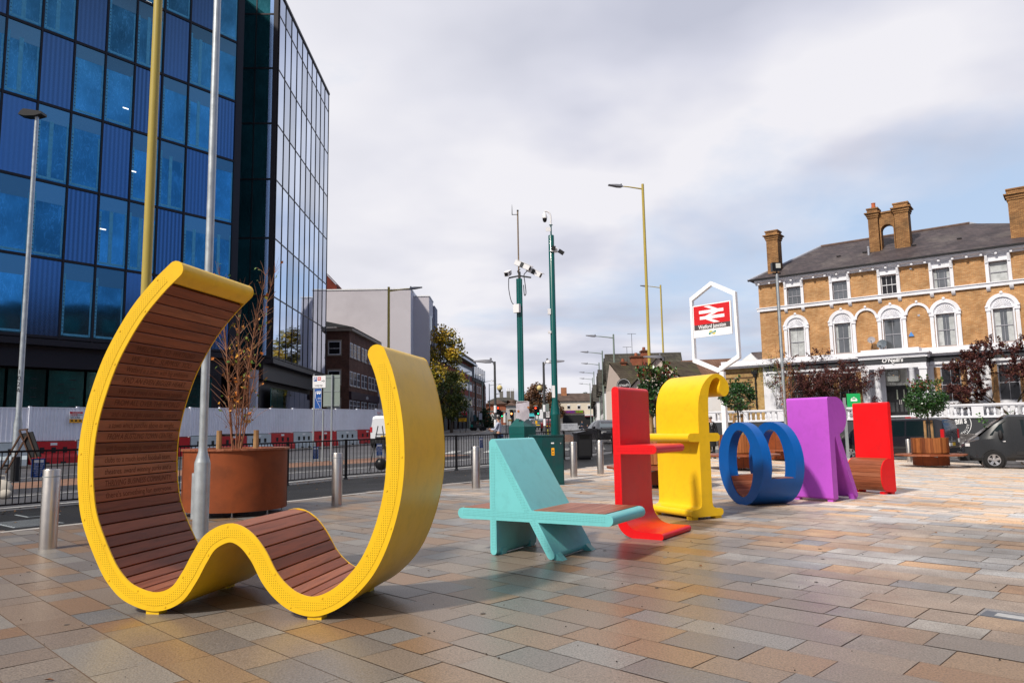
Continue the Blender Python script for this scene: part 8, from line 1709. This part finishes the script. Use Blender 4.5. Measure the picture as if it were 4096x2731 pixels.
# vans and lorry in the distance
def boxvan(name, label, loc, hd, p, L=6.2, H=3.0, cab=True, txt=None):
    t = thing(name, label, 'van', loc, hd); mb = MB(); mb.box(-1.05, 1.05, -L/2, L/2-1.5, .55, H, p); f = one(mb, 'cargo_box', t, smooth=0)
    mb = MB(); mb.prism([(L/2-1.49, .45), (L/2+.25, .45), (L/2+.2, 1.15), (L/2-.45, 1.9), (L/2-.8, 2.2), (L/2-1.49, 2.2)], -.98, .98, p, 'x'); c_ = one(mb, 'cab', t, smooth=0)
    for s in (-1, 1): mb = MB(); mb.add([(s*.99, L/2-1.2, 1.3), (s*.99, L/2-.25, 1.3), (s*.99, L/2-.7, 1.95), (s*.99, L/2-1.2, 1.95)], [(0, 1, 2, 3)], M_cg); one(mb, 'cab_window', c_, smooth=0)
    mb = MB(); mb.add([(-.85, L/2+.18, 1.2), (.85, L/2+.18, 1.2), (.8, L/2-.42, 1.9), (-.8, L/2-.42, 1.9)], [(0, 1, 2, 3)], M_cg); one(mb, 'windscreen', c_, smooth=0)
    for y in (-L/2+1.3, L/2-.5):
        for s in (-1, 1): mb = MB(); mb.lathe([(.36, -.13), (.36, .13), (.2, .135), (0, .135)], M_tyre, n=16); o = one(mb, 'wheel', t); o.location = (s*.9, y, .36); o.rotation_euler = (0, s*pi/2, 0)
    mb = MB(); mb.box(-1.0, 1.0, -L/2-.1, L/2, .38, .54, M_trim); one(mb, 'chassis', t, smooth=0)
    if txt: mb = MB(); mb.text('MORE FRONT', .42, (1.07, -L/2+.5, H-.55), (0, 1, 0), (0, 0, 1), mat('van_text_grey', (.12, .12, .16), .6), align='LEFT'); mb.text('THAN', .42, (1.07, -L/2+.5, H-1.05), (0, 1, 0), (0, 0, 1), bpy.data.materials['van_text_grey'], align='LEFT'); one(mb, 'lettering', f, smooth=0)
    return t
g = gx(2281, 190); boxvan('delivery_van', 'dirty silver box van side on before the cream shop building', g, 88, mat('dirty_silver', (.42, .43, .46), .5, .2, var=.15, vscale=2, dirt=(.2, .18, .17), dscale=.8), L=5.6, H=2.75, txt=True)
g = gx(2237, 196); boxvan('delivery_van', 'cream box body partly hidden by the second teal mast', g, 88, M_cream, L=3.6, H=2.7)
g = gx(2154, 160); boxvan('delivery_van', 'white lorry driving away beyond the cars', g, 2, M_whp, L=6, H=3.3)
g = gx(2119, 165); boxvan('minibus', 'white and turquoise minibus beyond the pale blue car', g, 182, mat('turquoise', (.05, .35, .38), .4), L=5, H=2.6)
S3 = [(-2.45, .42, 1.0, 1.75, .88, .90, .78), (-2.35, .32, 1.0, 1.9, .92, .92, .78), (1.0, .30, 1.05, 1.92, .92, .92, .78), (1.7, .30, 1.0, 1.15, .92, .88, .7), (2.3, .35, .8, .82, .85, .8, .6)]
g = gx(1568, 46); wv = vehicle('panel_van', 'white panel van on the road, half hidden behind the right arm of the W', 'van', g, 0, mat('white_van_paint', (.72, .73, .76), .3, coat=.4), S3, [(.9, 1.5), (-.9, 1.5), (.9, -1.5), (-.9, -1.5)], .34, [], [('tail_lamp', (-.93, -.80, -2.47, -2.35, .95, 1.25), M_tl), ('tail_lamp', (.80, .93, -2.47, -2.35, .95, 1.25), M_tl), ('number_plate', (-.3, .3, -2.48, -2.46, .62, .74), M_plate), ('bumper', (-.9, .9, -2.55, -2.4, .32, .52), M_trim), ('rear_trim', (-.6, .6, -2.475, -2.45, .80, .84), M_trim)], .9)
g = gx(3548, 40.5); v4 = vehicle('ambulance_car', 'white vehicle with a red roof lamp, only its top visible beside the far red letter', 'van', g, -45, mat('white_car_paint', (.72, .72, .74), .3), S3, [(.9, 1.5), (-.9, 1.5), (.9, -1.5), (-.9, -1.5)], .34, [], [('roof_lamp', (-.55, .55, -1.2, -.9, 1.93, 2.10), M_tl), ('lamp_base', (-.7, .7, -1.3, -.8, 1.90, 1.928), M_white)], .9)
# scooters parked far away
for k, (u, c_) in enumerate(((1902, (.0, .22, .18)), (1913, (.03, .03, .035)))):
    D = 96-k*2; g = gx(u, D); g[2] += .11; t = thing('parked_scooter', ('green' if k == 0 else 'black')+' scooter parked on the far footway by the information boards', 'scooter', g, 70)
    for y in (-.62, .62): mb = MB(); mb.lathe([(.18, -.05), (.28, -.05), (.28, .05), (.18, .05)], M_tyre, n=16); mb.lathe([(.17, -.02), (.17, .02), (0, .02)], M_galvd, n=10); o = one(mb, 'wheel', t); o.location = (0, y, .28); o.rotation_euler = (0, pi/2, 0)
    mb = MB(); mb.prism([(-.85, .5), (-.3, .35), (.2, .35), (.35, .75), (.5, .95), (.42, 1.0), (.2, .6), (-.2, .75), (-.8, .8)], -.14, .14, mat('scooter_paint', c_, .3)); mb.v = [(y, x, z) for x, y, z in mb.v]; one(mb, 'body', t)
    mb = MB(); mb.box(-.12, .12, -.7, .1, .78, .88, M_blkm); one(mb, 'seat', t); mb = MB(); mb.tube([(-.32, .4, 1.05), (0, .45, 1.0), (.32, .4, 1.05)], .02, M_blkm, n=6); mb.tube([(0, .45, 1.0), (0, .62, .3)], .03, M_galvd, n=6); one(mb, 'handlebar', t)
    if k: mb = MB(); mb.box(-.2, .2, -1.0, -.65, .85, 1.2, M_blkm); one(mb, 'top_box', t)
# ================================================================ people
M_skin = mat('skin', (.46, .25, .17), .55); M_hairg = mat('grey_hair', (.45, .44, .43), .7); M_hairk = mat('black_hair', (.012, .010, .009), .6); M_shoe = mat('black_shoe', (.010, .010, .010), .35)
def skin(name, parent, verts, edges, rad, m, root=0, sub=1):
    me = bpy.data.meshes.new(name); me.from_pydata([tuple(v) for v in verts], edges, []); me.materials.append(m); o = bpy.data.objects.new(name, me); COL.objects.link(o); o.parent = parent
    md = o.modifiers.new('skin', 'SKIN'); md.use_smooth_shade = True
    if not me.skin_vertices: me.attributes
    for i, sv_ in enumerate(me.skin_vertices[0].data): sv_.radius = rad[i] if isinstance(rad[i], tuple) else (rad[i], rad[i]); sv_.use_root = (i == root)
    s = o.modifiers.new('sub', 'SUBSURF'); s.levels = sub; s.render_levels = sub; return o
def person(label, loc, heading, H=1.75, top=(.02, .02, .022), legs=(.02, .02, .025), hair=None, coat=False, armL=None, armR=None, stride=.0, group=None, fingers=True, hood=None, tie=False, build=1., glasses=False, phone=False, vest=None, bag=None):
    """local +y is the way the person faces"""
    t = thing('person', label, 'person', loc, heading, group); k = H/1.75; mt = mat('jacket_cloth', top, .85, var=.15, vscale=8); ml = mat('trouser_cloth', legs, .85, var=.12, vscale=8)
    V = []; E = []; Rr = []
    def a(p, r, par=None): V.append(Vector(p)*k); Rr.append(r*k if not isinstance(r, tuple) else tuple(q*k for q in r)); i = len(V)-1; (E.append((par, i)) if par is not None else None); return i
    pel = a((0, 0, .95), (.14*build, .10), None); wa = a((0, 0, 1.12), (.125*build, .09), pel); ch = a((0, .0, 1.32), (.15*build, .105), wa); nk0 = a((0, -.01, 1.46), (.07, .06), ch); nk = a((0, .0, 1.53), .048, nk0); hd0 = a((0, .02, 1.60), (.066, .078), nk); hd1 = a((0, .015, 1.69), (.066, .08), hd0)
    arms = {}
    for s, arm in ((-1, armL), (1, armR)):
        arm = arm or [(s*.24, .0, 1.15), (s*.26, .06, .90)]
        sh = a((s*.17*build, 0, 1.42), .055, nk0); el = a(arm[0], .040, sh); wr = a(arm[1], .026, el); d = (Vector(arm[1])-Vector(arm[0])).normalized(); pm = a(Vector(arm[1])+d*.06, (.034, .018), wr); arms[s] = (sh, el, wr)
        if fingers:
            sd = d.cross(Vector((s, 0, 0)) if abs(d.x) < .8 else Vector((0, 0, 1))).normalized()
            for q, L in ((-.026, .062), (-.009, .075), (.009, .07), (.026, .055)):
                b = a(Vector(arm[1])+d*.095+sd*q, .0095, pm); b2 = a(Vector(arm[1])+d*(.095+L*.55)+sd*q+Vector((-s*.006, .008, 0)), .0085, b); a(Vector(arm[1])+d*(.095+L)+sd*q*1.05+Vector((-s*.014, .02, 0)), .0075, b2)
            b = a(Vector(arm[1])+d*.05+sd*.042+Vector((-s*.01, .012, 0)), .011, pm); a(Vector(arm[1])+d*.085+sd*.058+Vector((-s*.016, .02, 0)), .009, b)
    lg = {}
    for s in (-1, 1):
        f = stride*s; hp = a((s*.09, 0, .90), .085, pel); kn = a((s*.095, f*.5+.02, .50), .056, hp); an = a((s*.095, f-(.05 if f < 0 else 0), .10), .038, kn); fo = a((s*.10, f+.06, .05), .034, an); a((s*.105, f+.15, .035), .028, fo); lg[s] = (hp, kn, an)
    body = skin('body', t, V, E, Rr, M_skin)
    # clothes as their own skins just outside the body
    def sub(idx, edges, grow, m, name, tail=None):
        vs = [V[i].copy() for i in idx]; mp = {i: j for j, i in enumerate(idx)}; rr = [(tuple(q+grow*k for q in Rr[i]) if isinstance(Rr[i], tuple) else Rr[i]+grow*k) for i in idx]
        if tail: tail(vs, rr, mp)
        return skin(name, t, vs, [(mp[x], mp[y]) for x, y in edges], rr, m)
    idx = [pel, wa, ch, nk0]; ed = [(pel, wa), (wa, ch), (ch, nk0)]
    for s in (-1, 1): sh, el, wr = arms[s]; idx += [sh, el, wr]; ed += [(nk0, sh), (sh, el), (el, wr)]
    def fixr(vs, rr, mp): rr[mp[nk0]] = (.078*k, .068*k)
    sub(idx, ed, .022 if coat else .014, mt, 'coat' if coat else 'jacket', fixr)
    idx = [pel]; ed = []
    for s in (-1, 1): hp, kn, an = lg[s]; idx += [hp, kn, an]; ed += [(pel, hp), (hp, kn), (kn, an)]
    sub(idx, ed, .012, ml, 'trousers')
    if coat:
        mb = MB(); mb.lathe([(.215*k, .52*k), (.20*k, .75*k), (.175*k, 1.0*k), (.165*k, 1.15*k), (.16*k, 1.16*k), (.165*k, 1.0*k)], mt, n=20, sy=.74); one(mb, 'coat_skirt', t, smooth=60)
        for s in (-1, 1): mb = MB(); mb.add([(s*.015*k, .142*k, 1.12*k), (s*.085*k, .136*k, 1.36*k), (s*.06*k, .11*k, 1.47*k), (s*.02*k, .12*k, 1.40*k)], [(0, 1, 2, 3)], mt); one(mb, 'lapel', t, smooth=0)
    if tie: mb = MB(); mb.add([(-.045*k, .138*k, 1.46*k), (.045*k, .138*k, 1.46*k), (.0, .15*k, 1.22*k)], [(0, 1, 2)], M_white); one(mb, 'shirt', t, smooth=0); mb = MB(); mb.add([(-.014*k, .149*k, 1.45*k), (.014*k, .149*k, 1.45*k), (.02*k, .156*k, 1.26*k), (-.02*k, .156*k, 1.26*k)], [(0, 1, 2, 3)], M_blkm); one(mb, 'tie', t, smooth=0)
    for s in (-1, 1):
        p = V[lg[s][2]]; mb = MB(); mb.sphere((p.x, p.y+.07*k, .045*k), .062*k, M_shoe, n=12, k=7, sc=(.78, 2.1, .72)); one(mb, 'shoe', t, smooth=80)
    mh = hood or hair
    if mh is not None:
        hm = mat('hair' if not hood else 'hood', mh, .75, var=.2, vscale=30); mb = MB(); n = 16; vs = []; fs = []; c = Vector((0, .008, 1.665))*k; rad = .098 if not hood else .115
        for i in range(9):
            th = pi*.64*i/8
            for j in range(n):
                ph = 2*pi*j/n; f = max(0, sin(ph)); lim = th*(1-.38*f); vs.append((c.x+rad*k*sin(lim)*cos(ph)*.88, c.y+rad*k*sin(lim)*sin(ph)*1.0-.008*k, c.z+rad*k*cos(lim)*.98))
        for i in range(8):
            for j in range(n): fs.append((i*n+j, i*n+(j+1) % n, (i+1)*n+(j+1) % n, (i+1)*n+j))
        mb.add(vs, fs, hm); one(mb, 'hood' if hood else 'hair', t, smooth=80)
    for s in (-1, 1):
        mb = MB(); mb.sphere((s*.030*k, .086*k, 1.648*k), .011*k, M_white, n=8, k=5); mb.sphere((s*.030*k, .094*k, 1.648*k), .006*k, M_blkm, n=6, k=4); one(mb, 'eye', t, smooth=80)
        mb = MB(); mb.sphere((s*.076*k, .01*k, 1.64*k), .026*k, M_skin, n=8, k=5, sc=(.4, .7, 1.1)); one(mb, 'ear', t, smooth=80)
    mb = MB(); mb.add([(-.014*k, .088*k, 1.605*k), (.014*k, .088*k, 1.605*k), (0, .118*k, 1.612*k), (0, .094*k, 1.655*k)], [(0, 1, 2), (1, 3, 2), (3, 0, 2)], M_skin); one(mb, 'nose', t, smooth=80)
    mb = MB(); mb.bar((-.024*k, .094*k, 1.575*k), (.024*k, .094*k, 1.575*k), .008*k, .009*k, mat('lips', (.35, .12, .09), .6) if 'lips' not in bpy.data.materials else bpy.data.materials['lips']); one(mb, 'mouth', t)
    if glasses:
        mb = MB()
        for s in (-1, 1): mb.bar((s*.006*k, .106*k, 1.65*k), (s*.058*k, .104*k, 1.65*k), .006, .034*k, M_dk); mb.bar((s*.058*k, .1*k, 1.655*k), (s*.078*k, .0, 1.65*k), .004, .004, M_dk)
        one(mb, 'glasses', t)
    if vest: mb = MB(); mb.lathe([(.175*k, 1.0*k), (.182*k, 1.2*k), (.185*k, 1.38*k), (.12*k, 1.46*k)], vest, n=18, sy=.76); one(mb, 'vest', t, smooth=50)
    return t
g = gp(2848, 1836); person('person in a long black overcoat with grey hair and glasses, beside the white sign post', g, 176, 1.74, (.014, .015, .017), (.016, .016, .018), (.42, .41, .40), coat=True, tie=True, glasses=True)
g = gx(2822, 38); person('person in a yellow safety vest, partly hidden behind the yellow F', g, 150, 1.7, (.015, .015, .02), (.015, .015, .02), (.35, .33, .3), vest=mat('hi_vis', (.55, .80, .05), .6))
D = 33.5; g = gx(1990, D); t = person('person in a white shirt and blue jeans holding a phone behind the striped column', g, -68, 1.76, (.42, .45, .56), (.03, .06, .14), (.012, .01, .009), armL=[(-.20, .10, 1.16), (-.12, .34, 1.18)], armR=[(.20, .10, 1.15), (.12, .30, 1.12)])
mb = MB(); mb.box(-.15, -.08, .43, .445, 1.13, 1.27, M_blkm); ph = mb.build('mobile_phone'); ph.location = g; ph.rotation_euler = (0, 0, R(68)); tag(ph, 'black mobile phone held by the person in the white shirt', 'phone')
for u, D, H_, tp, lg_, hr, hd, lab in ((2321, 112, 1.80, (.012, .03, .055), (.015, .02, .05), (.10, .06, .05), None, 'person in a long dark blue coat walking away, nearest of the far walkers'), (2342, 126, 1.72, (.02, .02, .035), (.03, .03, .035), (.06, .04, .03), None, 'person in a dark jacket walking away behind the blue coated one'), (2355, 128, 1.80, (.02, .02, .04), (.06, .09, .13), (.04, .03, .02), None, 'person in a navy jacket and pale jeans on the far footway'), (2375, 120, 1.84, (.010, .010, .013), (.10, .085, .06), None, (.50, .50, .52), 'person in a black coat with a pale hood on the far footway')):
    person(lab, gx(u, D)+np.array([0, 0, .11]), 4, H_, tp, lg_, hr, hood=hd, stride=.16, group='people walking away along the far footway', fingers=False)
